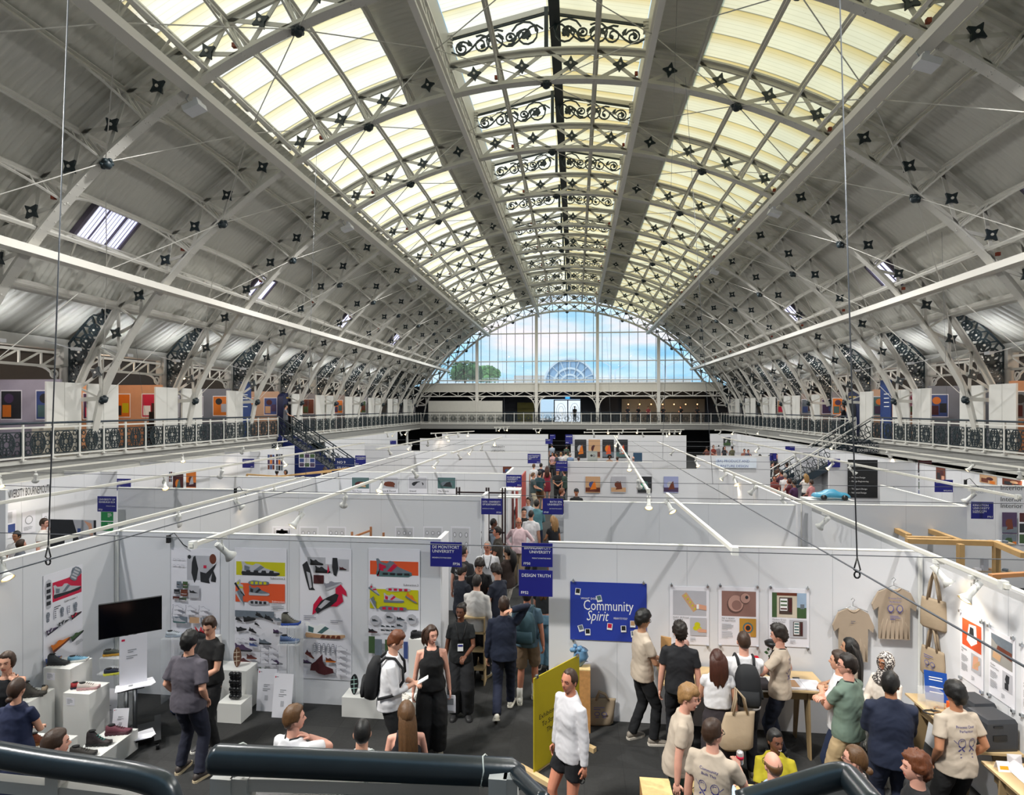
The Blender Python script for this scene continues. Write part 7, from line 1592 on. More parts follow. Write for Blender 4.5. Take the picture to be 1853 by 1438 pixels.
for nm, zz, yy, lb in (('paper_stack', .802, -.15, 'white printed sheets on the shelf of the television stand'), ('paper_stack', .132, -.24, 'white printed sheets on the foot of the television stand')):
    m = MB(); R_ = Matrix.Rotation(ang, 3, 'Z'); O_ = Vector((c0.x, c0.y, zz))
    for q in range(4): m.use(PAPER); m.box(O_+R_ @ Vector((W_*.55+.01*q, yy+.08, .003+.003*q)), (.42, .22, .002), rz=ang+.06*q)
    m.use(GREYP); m.box(O_+R_ @ Vector((W_*.5, yy+.07, .016)), (.05, .05, .001), rz=ang); m.build(nm, label=lb, cat='papers', recenter=True)
R_ = Matrix.Rotation(ang, 3, 'Z'); q = Vector((c0.x, c0.y, 0))+R_ @ Vector((W_*.32, -.02, .80)); s = Sheet(q, R_ @ Vector((1, 0, 0)), (0, 0, 1), .32, c0.z-.80+.0, PAPER); s.rect(.08, .9, .2, .94, RED); s.lines(.3, .7, .4, 2, .04, GREYP); s.lines(.25, .58, .5, 2, .04, GREYP); s.mb.build('info_card', label='tall white info card standing under the television screen', cat='card', recenter=True)
m = MB().use(mat('#1f4a9c', .35, bump=.8, bscale=14)); m.lathe([(.10, 0), (.14, .05), (.13, .3), (.09, .42), (.05, .45)], (0, 0, 0), 14); o = m.build('plastic_bag', label='blue plastic bag on the floor behind the charcoal shirt', cat='bag'); o.location = (-5.05, 8.15, 0)
# ================================================================== RIGHT BOOTH
def trestle(x0, x1, y0, y1, z, label, legs, along='x'):
    root = empty('table', ((x0+x1)/2, (y0+y1)/2, 0), label=label, cat='table'); O = root.location.copy()
    L = lambda *v: Vector(v)-O
    m = MB().use(PLY); m.bb(L(x0, y0, z-.024), L(x1, y1, z)); m.build('tabletop', root)
    m = MB().use(PLYD)
    if along == 'x': m.bb(L(x0+.1, y0+.08, z-.15), L(x1-.1, y0+.105, z-.025))
    else: m.bb(L(x0+.06, y0+.1, z-.15), L(x0+.085, y1-.1, z-.025))
    m.build('apron', root)
    for p, sp in legs:
        for sg in (-1, 1):
            m = MB().use(PLYD)
            if along == 'x': ym = (y0+y1)/2; m.add([L(p+dx, ym+sg*a, zz) for dx in (-.012, .012) for a, zz in ((.06, z-.03), (.24, z-.03), (.30, 0), (.22, 0))], [(0, 1, 2, 3), (7, 6, 5, 4), (0, 4, 5, 1), (1, 5, 6, 2), (2, 6, 7, 3), (3, 7, 4, 0)])
            else: xm = (x0+x1)/2; m.add([L(xm+sg*a, p+dx, zz) for dx in (-.012, .012) for a, zz in ((.06, z-.03), (.24, z-.03), (.30, 0), (.22, 0))], [(3, 2, 1, 0), (4, 5, 6, 7), (1, 5, 4, 0), (2, 6, 5, 1), (3, 7, 6, 2), (0, 4, 7, 3)])
            m.build('leg', root)
    return root
TZ = .90
trestle(2.05, 4.2, 7.92, 8.52, TZ, 'pale ply table below the three project posters', ((2.35, 0), (3.95, 0)))
trestle(5.15, 5.66, 6.72, 8.02, TZ, 'pale ply table along the right wall with small models', ((6.95, 0), (7.8, 0)), 'y')
trestle(5.15, 5.66, 4.5, 6.6, .88, 'second pale ply table along the right wall, cut by the view edge', ((4.9, 0), (6.35, 0)), 'y')
m = MB().use(mat('#c8102a', .35, trans=.3)); m.box((0, 0, .13), (.12, .1, .26)); o = m.build('red_block', label='translucent red block standing on the ply table', cat='model'); o.location = (3.35, 8.3, TZ)
m = MB().use(mat('#2b2a30', .7)); m.box((0, 0, .008), (.34, .34, .016)); o = m.build('black_mat', label='black square pad with drawn lines on the ply table', cat='pad'); o.location = (3.3, 8.02, TZ+.02)
m = MB().use(WHITE); m.box((0, 0, .01), (.46, .42, .02)); o = m.build('tray', label='white tray under the black pad', cat='tray'); o.location = (3.33, 8.05, TZ)
root = empty('desk_lamp', (2.42, 8.36, TZ), label='small pink camera model on a stick beside the auburn hair', cat='model'); m = MB().use(mat('#b89186', .5)); m.ball((0, 0, .38), (.07, .04, .07), 12); m.build('lens_disc', root); m = MB().use(CHROME); m.tube([(0, 0, 0), (0, 0, .32)], .008, 6); m.lathe([(.06, 0), (.06, .015), (0, .02)], (0, 0, 0), 14); m.build('stem', root)
m = MB().use(mat('#c79a64', .6)); m.prism([(0, 0), (.14, 0), (.15, .42), (.01, .44)], (0, 0, 0), (1, 0, 0), (0, .15, 1), .05); m.use(DG)
for q in range(3): m.ball((.07, -.065+.045*q*.3, .1+.11*q), .03, 8)
o = m.build('wooden_box', label='wooden tennis ball box leaning on the wall behind the black T-shirt', cat='box'); o.location = (2.1, 8.4, TZ)
root = empty('plant_model', (3.62, 8.38, TZ), label='small strawberry tower model with red fruit behind the pointing person', cat='model'); m = MB().use(BLACKP); m.tube([(0, 0, 0), (0, 0, .42)], .012, 6); m.lathe([(.1, .40), (.11, .44), (.06, .47), (0, .47)], (0, 0, 0), 12); m.lathe([(.09, 0), (.09, .02), (0, .02)], (0, 0, 0), 12); m.build('stand', root)
m = MB().use(mat('#2f5a2c', .6))
for q in range(14): a = q*2.4; m.prism([(0, 0), (.03, .03), (.06, 0), (.03, -.02)], (.05*cos(a), .05*sin(a), .05+.025*q), (cos(a), sin(a), .2), (0, 0, 1), .003)
m.build('leaves', root)
for q in range(5): MB().use(mat('#c01824', .4)).ball((.07*cos(q*1.9), .07*sin(q*1.9), .1+.06*q), .018, 8).build('fruit', root)
for x, y, n, lb in ((3.8, 8.3, 2, 'two small photo cards on the ply table, left pair'), (3.93, 8.28, 2, 'dark photo card beside the left pair')):
    m = MB().use(mat('#8fa3bf', .5) if n == 2 and x < 3.9 else DG)
    for q in range(2): m.box((x-.03, y-.09*q, TZ+.002), (.09, .07, .003))
    m.build('photo_card', label=lb, cat='card', recenter=True)
m = MB().use(PAPER)
for q in (-1, 1): m.box((q*.12, 0, .012), (.235, .28, .02), M=Matrix.Rotation(q*.05, 3, 'Y'))
m.use(TAN); m.box((-.12, 0, .024), (.17, .2, .002)); o = m.build('open_book', label='open sketchbook on the right end of the ply table', cat='book'); o.location = (3.9, 8.08, TZ)
# shirts and totes
TEE = mat('#a99885', .85, var=.06, bump=.12, bscale=9); TEE2 = TEE
def hung_tee(px0, py0, px1, py1, label, back):
    a, b = PY(px0, py1, YA-.05), PY(px1, py0, YA-.05); w, h = b.x-a.x, b.z-a.z; root = empty('hanging_t_shirt', (a.x+w/2, YA-.05, a.z), label=label, cat='T-shirt')
    out = [(-.34, 0), (.34, 0), (.35, .62), (.47, .55), (.5, .66), (.36, .9), (.14, .985), (.08, .955), (0, .945), (-.08, .955), (-.14, .985), (-.36, .9), (-.5, .66), (-.46, .55), (-.35, .62)]
    m = MB(); m.use(TEE); N_ = len(out); me = bmesh.new()
    m.prism([(u*w, v*h) for u, v in out], (0, .01, 0), (1, 0, 0), (0, 0, 1), .03); m.use(TEE2)
    for q in range(7): u = -.3+.1*q; m.tube([(u*w, -.016, .02*h), (u*w*.95, -.018, .25*h), (u*w*.8+.01*sin(q*2), -.016, (.45+.1*sin(q*3))*h)], [.010, .008, .002], 8)
    m.tube([(u*w, -.02, v*h) for u, v in ((-.14, .98), (-.06, .93), (0, .92), (.06, .93), (.14, .98))], .008, 6)
    m.build('cloth', root)
    sh = Sheet((-w/2, -.032, 0), (1, 0, 0), (0, 0, 1), w, h, None)
    if back:
        ub = mat('#4a4c9a', .7, var=0); sh.text('Process Over', .5, .78, .05, ub, al='c', maxw=.3); sh.text('Perfection', .5, .71, .05, ub, al='c', maxw=.28)
        for s2 in (-1, 1):
            sh.oval(.5+s2*.1, .6, .07, .07, ub); sh.oval(.5+s2*.1, .6, .055, .058, TEE); sh.poly([(.5+s2*.1-.04, .5), (.5+s2*.1-.03, .5), (.5+s2*.1+.04, .56), (.5+s2*.1+.03, .56)], ub); sh.poly([(.5+s2*.1+.04, .5), (.5+s2*.1+.03, .5), (.5+s2*.1-.04, .56), (.5+s2*.1-.03, .56)], ub)
        sh.lines(.38, .45, .24, 3, .03, ub)
    else: sh.lines(.42, .75, .14, 2, .03, mat('#55556a', .7, var=0))
    sh.mb.build('print', root)
    m = MB().use(CHROME); z = h*.99; m.tube([(-.2, 0, z-.05), (0, 0, z+.03), (.2, 0, z-.05)], .004, 6); m.tube([(0, 0, z+.03), (0, 0, z+.08), (.025, 0, z+.11), (0, 0, z+.14), (-.025, 0, z+.11)], .004, 6); m.build('hanger', root)
hung_tee(1506, 1100, 1581, 1194, 'cream T-shirt hung with its plain front showing, lower left of two', False)
hung_tee(1577, 1063, 1658, 1154, 'cream T-shirt hung with its printed back showing, upper right of two', True)
def tote(loc, w, h, rz, label, slouch=.0, strap=.22, hang=True, pr=True):
    root = empty('tote_bag', loc, rz, label=label, cat='tote bag'); c = mat('#ab9880', .85, var=.08, bump=.2, bscale=12)
    m = MB().use(c); f = lambda z, ww, dd, sx=0: [(ww*math.copysign(abs(cos(a))**.5, cos(a))+sx, dd*math.copysign(abs(sin(a))**.7, sin(a)), z) for a in [2*pi*q/18 for q in range(18)]]
    m.loft([f(0, w*.42, .03+slouch), f(.03, w*.5, .045+slouch), f(h*.5, w*.5, .04+slouch*.6, slouch*.3), f(h*.92, w*.47, .02, slouch), f(h, w*.46, .015, slouch*1.2)]); m.build('bag', root)
    m = MB().use(c)
    for y in (-.02, .02): m.tube([(-w*.22+slouch, y, h-.02), (-w*.12+slouch, y, h+strap*.6), (0, y, h+strap), (w*.12+slouch, y, h+strap*.6), (w*.22+slouch, y, h-.02)], .014, 6)
    m.build('handle', root)
    if pr:
        ub = mat('#5a5c9c', .7, var=0); s = Sheet((-w*.3+slouch*.3, -.05-slouch*.7, h*.2), (1, 0, 0), (0, 0, 1), w*.6, h*.6, None); s.lines(.1, .9, .8, 2, .12, ub)
        for s2 in (-1, 1): s.oval(.5+s2*.2, .5, .16, .14, ub); s.oval(.5+s2*.2, .5, .12, .1, c); s.rect(.5+s2*.2-.1, .25, .5+s2*.2+.1, .29, ub)
        s.mb.build('print', root)
    return root
tote(PX(1690, 1138, XR-.07), .34, .40, -pi/2+.5, 'cream tote bag hanging twisted on the corner post, upper of two', 0, .36, pr=False)
tote(PX(1688, 1225, XR-.07), .34, .38, -pi/2+.35, 'cream tote bag with blue print hanging on the right wall, lower of two', 0, .34)
tote(PZ(1084, 1316, 0)+Vector((0, .12, 0)), .42, .36, .1, 'cream tote bag slumped on the floor behind the white linen shirt', .05, .1)
tote(Vector((*PD(1331, 1352, 6.85)[:2], PD(1331, 1352, 6.85).z)), .40, .42, .2, 'large cream tote bag hanging from the arm of the auburn-haired person', .05, .28, pr=False)
# yellow banner on timber feet
a = PZ(965, 1398, .05); b = PZ(1047, 1340, .05); d = (b-a); L_ = d.length; U_ = d.normalized()
root = empty('standing_banner', a, atan2(d.y, d.x), label='mustard yellow standing banner with dark serif text behind the white linen shirt', cat='banner'); hb_ = PD(960, 1227, F*(CAMZ-.05)/(1398-VY)).z-.05
s = Sheet((0, 0, .0), (1, 0, 0), (0, 0, 1), L_, hb_, mat('#b3a11c', .5, name='mustard'), .012); s.text('Exhibiting To', .1, .53, .075, INK, maxw=.8); s.text('To Strangers On', .16, .44, .075, INK, maxw=.75); s.text('The Internet', .26, .35, .075, INK, maxw=.6); s.mb.build('sheet', root)
m = MB().use(PLY); m.box((.0, -.02, -.02), (.07, .5, .06)); m.box((L_, -.02, -.02), (.07, .5, .06)); m.box((L_/2, .02, -.02), (L_, .03, .04)); m.build('timber_foot', root)
m = MB().use(CHROME); m.box((.05, -.015, hb_+.01), (.04, .03, .04)); m.box((L_-.05, -.015, hb_+.01), (.04, .03, .04)); m.build('clip', root)
# OSB plinth with a blue vase
OSB = mat('#b0814e', .6, var=.35, scale=22, name='strand board'); OSBT = mat('#d9bd85', .55, var=.22, scale=20)
p = PZ(1050, 1306, 0); m = MB().use(OSB); m.bb((p.x-.14, YA-.36, 0), (p.x+.14, YA-.06, .88)); m.use(OSBT); m.bb((p.x-.14, YA-.36, .88), (p.x+.14, YA-.06, .895)); m.build('strand_board_plinth', label='tall strand board plinth against the wall below the blue poster', cat='plinth', recenter=True)
m = MB().use(mat('#5f86a8', .2, var=.3, scale=18)); m.lathe([(.03, 0), (.06, .03), (.10, .12), (.11, .18), (.07, .24), (.08, .26)], (0, 0, 0), 14, Matrix.Rotation(.3, 3, 'Y'))
for q in range(6): m.ball((.08*cos(q), .05*sin(q), .22+.02*(q % 3)), .035, 8)
o = m.build('glass_vase', label='blue glass vase form on the strand board plinth', cat='vase'); o.location = (p.x-.04, YA-.24, .895)
m = MB().use(PAPER); m.box((0, 0, .01), (.14, .1, .02), rz=.3); m.use(INK); m.box((0, 0, .021), (.09, .02, .001), rz=.5); o = m.build('leaflet_stack', label='small leaflets beside the blue glass vase', cat='leaflets'); o.location = (p.x+.07, YA-.14, .895)
# low bench
bx0 = PZ(1155, 1392, .45).x; m = MB().use(OSBT); m.bb((bx0, 6.3, .43), (bx0+2.0, 6.62, .45)); root = empty('bench', (bx0+1, 6.46, 0), label='low strand board bench at the bottom of the right booth', cat='bench'); o = m.build('seat', root); o.location = -root.location
m = MB().use(OSB)
for x in (0, .95, 1.97): m.bb((bx0+x, 6.32, 0), (bx0+x+.025, 6.6, .43))
m.bb((bx0+.03, 6.56, .05), (bx0+1.97, 6.58, .43)); o = m.build('side_board', root); o.location = -root.location
m = MB().use(BLACKP); m.box((0, 0, .03), (.09, .06, .06)); m.tube([(-.04, 0, .05), (-.1, -.03, .02), (-.08, -.09, .005), (0, -.06, .005)], .004, 5); o = m.build('camera', label='small black camera with its strap on the bench', cat='camera'); o.location = (bx0+.62, 6.45, .45)
# drink can, ball
f8 = p8['loc']+Matrix.Rotation(p8['rz'], 3, 'Z') @ (p8['J']['wr', 1]+Vector((.0, .09, .02)))
m = MB().use(mat('#c9c4c4', .3, .6)); m.lathe([(0, 0), (.028, 0), (.033, .01), (.033, .11), (.026, .12), (0, .12)], (0, 0, -.05), 16); m.use(RED); m.lathe([(.0335, .0), (.0335, .03)], (0, 0, 0), 16); o = m.build('drink_can', label='silver and red drink can held by the person in glasses', cat='can'); o.location = f8
def ontable(name, x, y, z, label, cat, fn): m = MB(); fn(m); o = m.build(name, label=label, cat=cat); o.location = (x, y, z); return o
ontable('blue_notice', 5.46, 7.88, TZ, 'blue notice standing on the right table by the wall', 'notice', lambda m: (m.use(mat('#1d4fa8', .4)).prism([(0, 0), (.24, 0), (.24, .36), (0, .36)], (-.14, 0, 0), (.9, -.4, 0), (0, .1, 1), .006), m.use(WPRINT), [m.prism([(.05, v), (.19, v), (.19, v+.012), (.05, v+.012)], (-.14, 0, 0), (.9, -.4, 0), (0, .1, 1), .001, .0065) for v in (.1, .16, .25, .28)]))
ontable('clear_box', 5.29, 7.72, TZ, 'clear acrylic box on the corner of the right table', 'box', lambda m: (m.use(CLEAR), [m.box(c, d) for c, d in (((0, -.09, .1), (.2, .004, .2)), ((0, .09, .1), (.2, .004, .2)), ((-.1, 0, .1), (.004, .18, .2)), ((.1, 0, .1), (.004, .18, .2)))]))
for q, (dx, dy, c, nm) in enumerate(((5.35, 7.0, '#b98a5a', 'curved wooden hook'), (5.3, 6.85, '#8c6a44', 'pair of wooden tongs'), (5.45, 6.8, '#d8c060', 'beige tool set'), (5.25, 6.55, '#7a8a6a', 'ring-shaped green sample'), (5.4, 6.6, '#c9b8a0', 'pale offcut pile'), (5.2, 6.9, '#2a2a2c', 'little black beads'))):
    ontable('model_part', dx, dy+.62, TZ, 'small %s lying on the right table' % nm, 'model', lambda m, c=c, q=q: (m.use(mat(c, .6)), m.tube([(.07*cos(a)*(1+.5*(q % 2)), .05*sin(a), .014+.004*q % .02) for a in [pi*k/6 for k in range(7+3*(q % 3))]], .009, 6), m.box((.03, .03, .01), (.08, .02, .02), rz=q)))
ontable('orange_box', 5.5, 7.66, TZ, 'small orange box on the right table', 'box', lambda m: m.use(mat('#e8621c', .5)).box((0, 0, .04), (.08, .08, .08)))
root = empty('teddy_bear', (5.55, 7.42, TZ), label='light brown teddy bear in a white shirt on the right table', cat='teddy bear')
m = MB().use(mat('#b5824f', .95, var=.2, scale=40, bump=1, bscale=120)); m.ball((0, 0, .2), (.075, .07, .07), 12); [m.ball((.0, s*.055, .26), .025, 8) for s in (-1, 1)]; m.ball((-.07, 0, .185), .03, 8); [m.ball((-.05, s*.08, .1), (.06, .03, .03), 8) for s in (-1, 1)]; m.build('body', root)
m = MB().use(WPRINT); m.ball((0, 0, .08), (.075, .08, .085), 12); m.build('shirt', root); m = MB().use(BLACKP); m.ball((-.098, 0, .19), .01, 6); [m.ball((-.065, s*.03, .22), .008, 6) for s in (-1, 1)]; m.build('face', root)
for x, y, w, lb in ((5.44, 6.9, .34, 'dark grey desktop printer at the right table, nearer one'), (5.5, 7.25, .26, 'dark grey desktop printer behind the nearer one')):
    root = empty('printer', (x, y, TZ), .15, label=lb, cat='printer', group=None); m = MB().use(mat('#33363c', .5)); m.loft([[(a*w/2*k, b*.15*k, z) for a, b in ((-1, -1), (1, -1), (1, 1), (-1, 1))] for z, k in ((0, .96), (.03, 1), (.30, 1), (.34, .9))], smooth=False); m.build('casing', root)
    m = MB().use(BLACKP); m.box((-.03, -.152, .15), (w*.45, .01, .06)); m.build('slot', root); MB().use(BLACKP).box((-.05, -.152, .27), (w*.3, .01, .02)).build('slot', root)
ontable('paper_roll', 5.38, 6.3, .88, 'white paper curling over on the right edge table', 'paper', lambda m: m.use(PAPER).strip([Vector((0, -.1, .005)), Vector((.0, 0, .005)), Vector((0, .1, .012)), Vector((0, .16, .06)), Vector((0, .17, .16))], .14, .002, Vector((0, .4, 1))))
ontable('price_card', 5.26, 6.45, .88, 'small folded yellow and white card on the right edge table', 'card', lambda m: (m.use(PAPER).prism([(0, 0), (.12, 0), (.12, .09), (0, .09)], (-.06, -.03, 0), (1, 0, 0), (0, .4, 1), .002), m.use(mat('#d9a21c', .5)).prism([(.02, .02), (.1, .02), (.1, .05), (.02, .05)], (-.06, -.03, 0), (1, 0, 0), (0, .4, 1), .001, .0025), m.use(PAPER).prism([(0, 0), (.12, 0), (.12, .09), (0, .09)], (-.06, .045, 0), (1, 0, 0), (0, -.4, 1), .002)))
# white mesh basket beside the right table
root = empty('laundry_basket', (4.92, 8.2, 0), label='tall white perforated basket at the corner of the right table', cat='basket'); m = MB().use(WHITE)
for z in [.06+.075*q for q in range(10)]: m.strip([Vector((.15*math.copysign(abs(cos(a))**.6, cos(a)), .13*math.copysign(abs(sin(a))**.6, sin(a)), z)) for a in [2*pi*k/20 for k in range(21)]], .006, .022, Vector((0, 0, 1)))
for k in range(16): a = 2*pi*k/16; m.box((.15*math.copysign(abs(cos(a))**.6, cos(a)), .13*math.copysign(abs(sin(a))**.6, sin(a)), .4), (.014, .014, .76))
m.box((0, 0, .03), (.28, .24, .04)); m.strip([Vector((.16*math.copysign(abs(cos(a))**.6, cos(a)), .14*math.copysign(abs(sin(a))**.6, sin(a)), .78)) for a in [2*pi*k/20 for k in range(21)]], .02, .03, Vector((0, 0, 1))); m.build('mesh', root)
# ================================================================== FURTHER BOOTHS
TIM = mat('#c9a26c', .6, var=.15, scale=5)
def timber(name, segs, label, w=.07, h=.07, c=None):
    m = MB().use(c or TIM)
    for a, b in segs: m.beam(a, b, w, h)
    return m.build(name, label=label, cat='timber frame', recenter=True)
P3 = lambda px, py, z: PZ(px, py, z)
A1, A2, A3, A4 = P3(1590, 952, 2.1), P3(1645, 970, 2.1), P3(1655, 950, 2.1), P3(1738, 980, 2.1)
timber('timber_structure', ((A1, A4 if 0 else P3(1604, 950, 2.1)), (P3(1604, 950, 2.1), A2), (A3, A4), (P3(1572, 952, 2.1), P3(1660, 957, 2.1)), (P3(1640, 978, 2.1), P3(1808, 983, 2.1)), (P3(1640, 974, 2.1), P3(1720, 976, 2.1)), (P3(1738, 984, 2.1), Vector((P3(1738, 984, 2.1).x, P3(1738, 984, 2.1).y, 0))), (P3(1655, 955, 2.1), Vector((P3(1655, 955, 2.1).x, P3(1655, 955, 2.1).y, 0))), (P3(1803, 984, 2.1), P3(1853, 1005, 2.1)), (P3(1803, 984, 2.1), Vector((P3(1803, 984, 2.1).x, P3(1803, 984, 2.1).y, 0)))), 'open pale timber frame of beams behind the T-shirt booth wall', .1, .09)
p = P3(1792, 1042, 2.45); timber('timber_batten', ((p, p+Vector((1.2, .35, 0))),), 'round-ended timber batten sticking out over the right side wall', .06, .05, mat('#a9764a', .6))
p0, p1 = PY(637, 972, 12.4), PY(694, 972, 12.4); zt = PY(637, 962, 12.4).z
timber('timber_structure', ((p0, p1), (Vector((p0.x, 12.4, 0)), Vector((p0.x, 12.4, zt))), (Vector((p1.x, 12.4, 0)), Vector((p1.x, 12.4, zt))), (Vector(((p0.x+p1.x)/2, 12.6, 0)), Vector(((p0.x+p1.x)/2, 12.6, zt+.08))), (p0, Vector(((p0.x+p1.x)/2, 12.6, zt)))), 'small timber rack peeping over the shoe booth wall', .04, .04, mat('#a06a44', .6))
p0, p1 = PY(447, 858, 19), PY(505, 862, 19)
timber('timber_stand', ((p0, p1), (Vector((p0.x, 19, 0)), p0), (Vector((p1.x, 19, 0)), p1), (p1, PY(640, 846, 20)), (PY(487, 863, 19), PY(600, 853, 19.5))), 'thin timber stand before the two black-haired people on the left', .05, .05)
FRM = mat('#2c1d1f', .5); x0, x1 = XY(828, 14.6), XY(913, 14.6)
m = MB().use(FRM); zt = PY(870, 882, 14.6).z
for px in (826, 831, 880, 884, 909, 914): x = XY(px, 14.6); m.bb((x-.02, 14.6, 0), (x+.02, 14.64, zt))
for z in (zt-.15, 1.4, .8): m.bb((x0, 14.6, z), (x1, 14.64, z+.04))
m.build('shelving_unit', label='dark brown open shelving frame behind the blue sign FP34', cat='shelving', recenter=True)
for k, (px, py, Y) in enumerate(((927, 886, 16.0), (925, 899, 14.9))):
    c = PY(px, py, Y); m = MB().use(WHITE); m.bb((c.x-.35, Y, c.z-.03), (c.x+.22, Y+.5, c.z))
    for x in (-.33, .19):
        for y in (.03, .47): m.bb((c.x+x-.02, Y+y-.02, 0), (c.x+x+.02, Y+y+.02, c.z-.03))
    m.build('white_table', label='high white table left of the aisle, %s one' % ('further', 'nearer')[k], cat='table', recenter=True)
m = MB().use(mat('#17181c', .6, bump=.5, bscale=15)); m.lathe([(.2, 0), (.24, .1), (.2, .3), (.12, .45), (.05, .5)], (0, 0, 0), 14); o = m.build('black_bag', label='black bag heaped under the white tables left of the aisle', cat='bag'); o.location = PZ(940, 928, .05); o.location.z = 0
m = MB().use(mat('#a8453c', .6)); x = XY(961, 25); m.bb((x, 18.5, 0), (x+.04, 22, 2.2)); m.build('red_board', label='narrow red panel edge left of the aisle crowd', cat='panel', recenter=True)
a, b = PY(1063, 836, 35.5), PY(1081, 816, 35.5); root = empty('display_screen', (a.x, 35.5, 0), label='framed grey screen with black glasses shapes before the dark car posters', cat='screen'); s = Sheet((0, 0, a.z), (1, 0, 0), (0, 0, 1), b.x-a.x, b.z-a.z, mat('#aab0ac', .4), .04); s.oval(.4, .6, .12, .1, INK); s.oval(.65, .58, .12, .1, INK); s.oval(.65, .58, .07, .06, LG); s.mb.build('screen', root); MB().use(BLACKP).box(((b.x-a.x)/2, .02, a.z/2), (.08, .05, a.z)).build('stand', root)
a, b = PY(1146, 838, 36), PY(1162, 819, 36); MB().use(mat('#33506a', .4)).bb((a.x, 36, 0), (b.x, 36.08, b.z)).build('blue_screen', label='grey-blue screen standing right of the bald head', cat='screen', recenter=True)
a, b = PY(1664, 850, 12), PY(1664, 840, 12)
for k, z in enumerate((1.85, 1.28)):
    x = XY(1756, 12.75); m = MB().use(mat('#b5a48c', .6)); m.bb((x, 12.62, z), (x+.75, 12.8, z+.03)); m.build('shelf', label='pale wooden leaflet shelf below the blue sign FP61, %s' % ('upper', 'lower')[k], cat='shelf', recenter=True)
    for j in range(5):
        m = MB().use([PAPER, LG, TAN, WPRINT, MG][j]); m.box((x+.1+.13*j, 12.7, z+.03+(.12 if (j == 1 and k == 1) else .02)), (.11, .08, .24 if (j == 1 and k == 1) else .04), rz=.2*j); m.build('leaflets', label='stack of leaflets on the pale shelf', cat='leaflets', group='leaflets on the pale shelves', recenter=True)
c = PY(1503, 893, 15.5); m = MB().use(mat('#3f8fae', .4)); m.loft([[(c.x+x0_, 15.5+yy*cos(a), c.z-.08+zz*max(0, sin(a))**.6) for a in [pi*q/10 for q in range(11)]] for x0_, yy, zz in ((-.43, .12, .06), (-.38, .18, .10), (-.22, .2, .12), (-.1, .18, .19), (.08, .18, .20), (.2, .2, .13), (.36, .19, .11), (.43, .12, .06))]); m.use(BLACKP); [m.lathe([(0, -.02), (.07, -.02), (.07, .02), (0, .02)], (c.x+s*.25, 15.28, c.z-.07), 14, Matrix.Rotation(pi/2, 3, 'X')) for s in (-1, 1)]; m.build('model_car', label='pale blue model car on a table behind the right walls', cat='model car', recenter=True)
MB().use(WHITE).bb((c.x-.6, 15.2, 0), (c.x+.5, 15.9, c.z-.14)).build('white_table', label='white table carrying the pale blue model car', cat='table', recenter=True)
c = PY(1496, 874, 17.5); root = empty('orange_chair', (c.x, 17.5, 0), label='orange chair beyond the pale blue model car', cat='chair'); m = MB().use(mat('#d8431c', .5)); m.box((0, .2, .75), (.4, .04, .3)); m.box((0, 0, .46), (.4, .4, .04)); m.build('shell', root)
for s in (-1, 1):
    for t in (-1, 1): MB().use(CHROME).tube([(s*.18, t*.18, 0), (s*.16, t*.16, .44)], .012, 6).build('leg', root)
# ply shelf unit with small models at the aisle end of the shoe booth
x = -1.1; root = empty('ply_shelf', (x+.25, 9.7, 0), label='pale ply shelf unit with red samples just behind the FP36 sign', cat='shelf'); m = MB().use(PLY)
for z in (.25, .55, .85, 1.1): m.bb((-.2, -.25, z), (.25, .25, z+.025))
for a in (-.2, .23): m.bb((a, -.25, 0), (a+.02, .25, 1.1))
m.build('frame', root); m = MB().use(mat('#a8202c', .5)); m.box((.1, -.05, 1.14), (.2, .2, .03)); m.build('samples', root)

def held(fg_, v, rz=0): return fg_['loc']+Matrix.Rotation(fg_['rz'], 3, 'Z') @ (fg_['J']['wr', 1].lerp(fg_['J']['wr', -1], .5)+Vector(v))
o = MB().use(WPRINT).box((0, 0, 0), (.08, .15, .012), M=Matrix.Rotation(.5, 3, 'X')).build('phone', label='white phone held by the person with the black backpack', cat='phone'); o.location = held(p9, (0, .12, .035)); o.rotation_euler.z = p9['rz']
o = MB().use(WPRINT).ball((0, 0, 0), .04, 14).build('ball', label='small white ball held by the tall person in a cream T-shirt', cat='ball'); o.location = held(pt_, (0, .11, .02))
m = MB().use(PAPER)
for q in range(3): m.box((0, .01*q, -.02*q), (.15, .003, .21), rz=.1*q)
m.use(GREYP); m.box((0, -.004, .02), (.1, .003, .08)); o = m.build('leaflets', label='leaflets held by the person in the black jumpsuit', cat='leaflets'); o.location = pj_['loc']+Matrix.Rotation(pj_['rz'], 3, 'Z') @ (pj_['J']['wr', -1]+Vector((0, .03, -.16)))
m = MB().use(BLACKP); m.tube([(.03*cos(q*pi/6), .0, .04*sin(q*pi/6)) for q in range(13)], .006, 6); o = m.build('sunglasses', label='dark folded sunglasses in the hand of the person in white linen', cat='sunglasses'); o.location = pw_['loc']+Matrix.Rotation(pw_['rz'], 3, 'Z') @ (pw_['J']['wr', -1]+Vector((0, .03, -.12)))
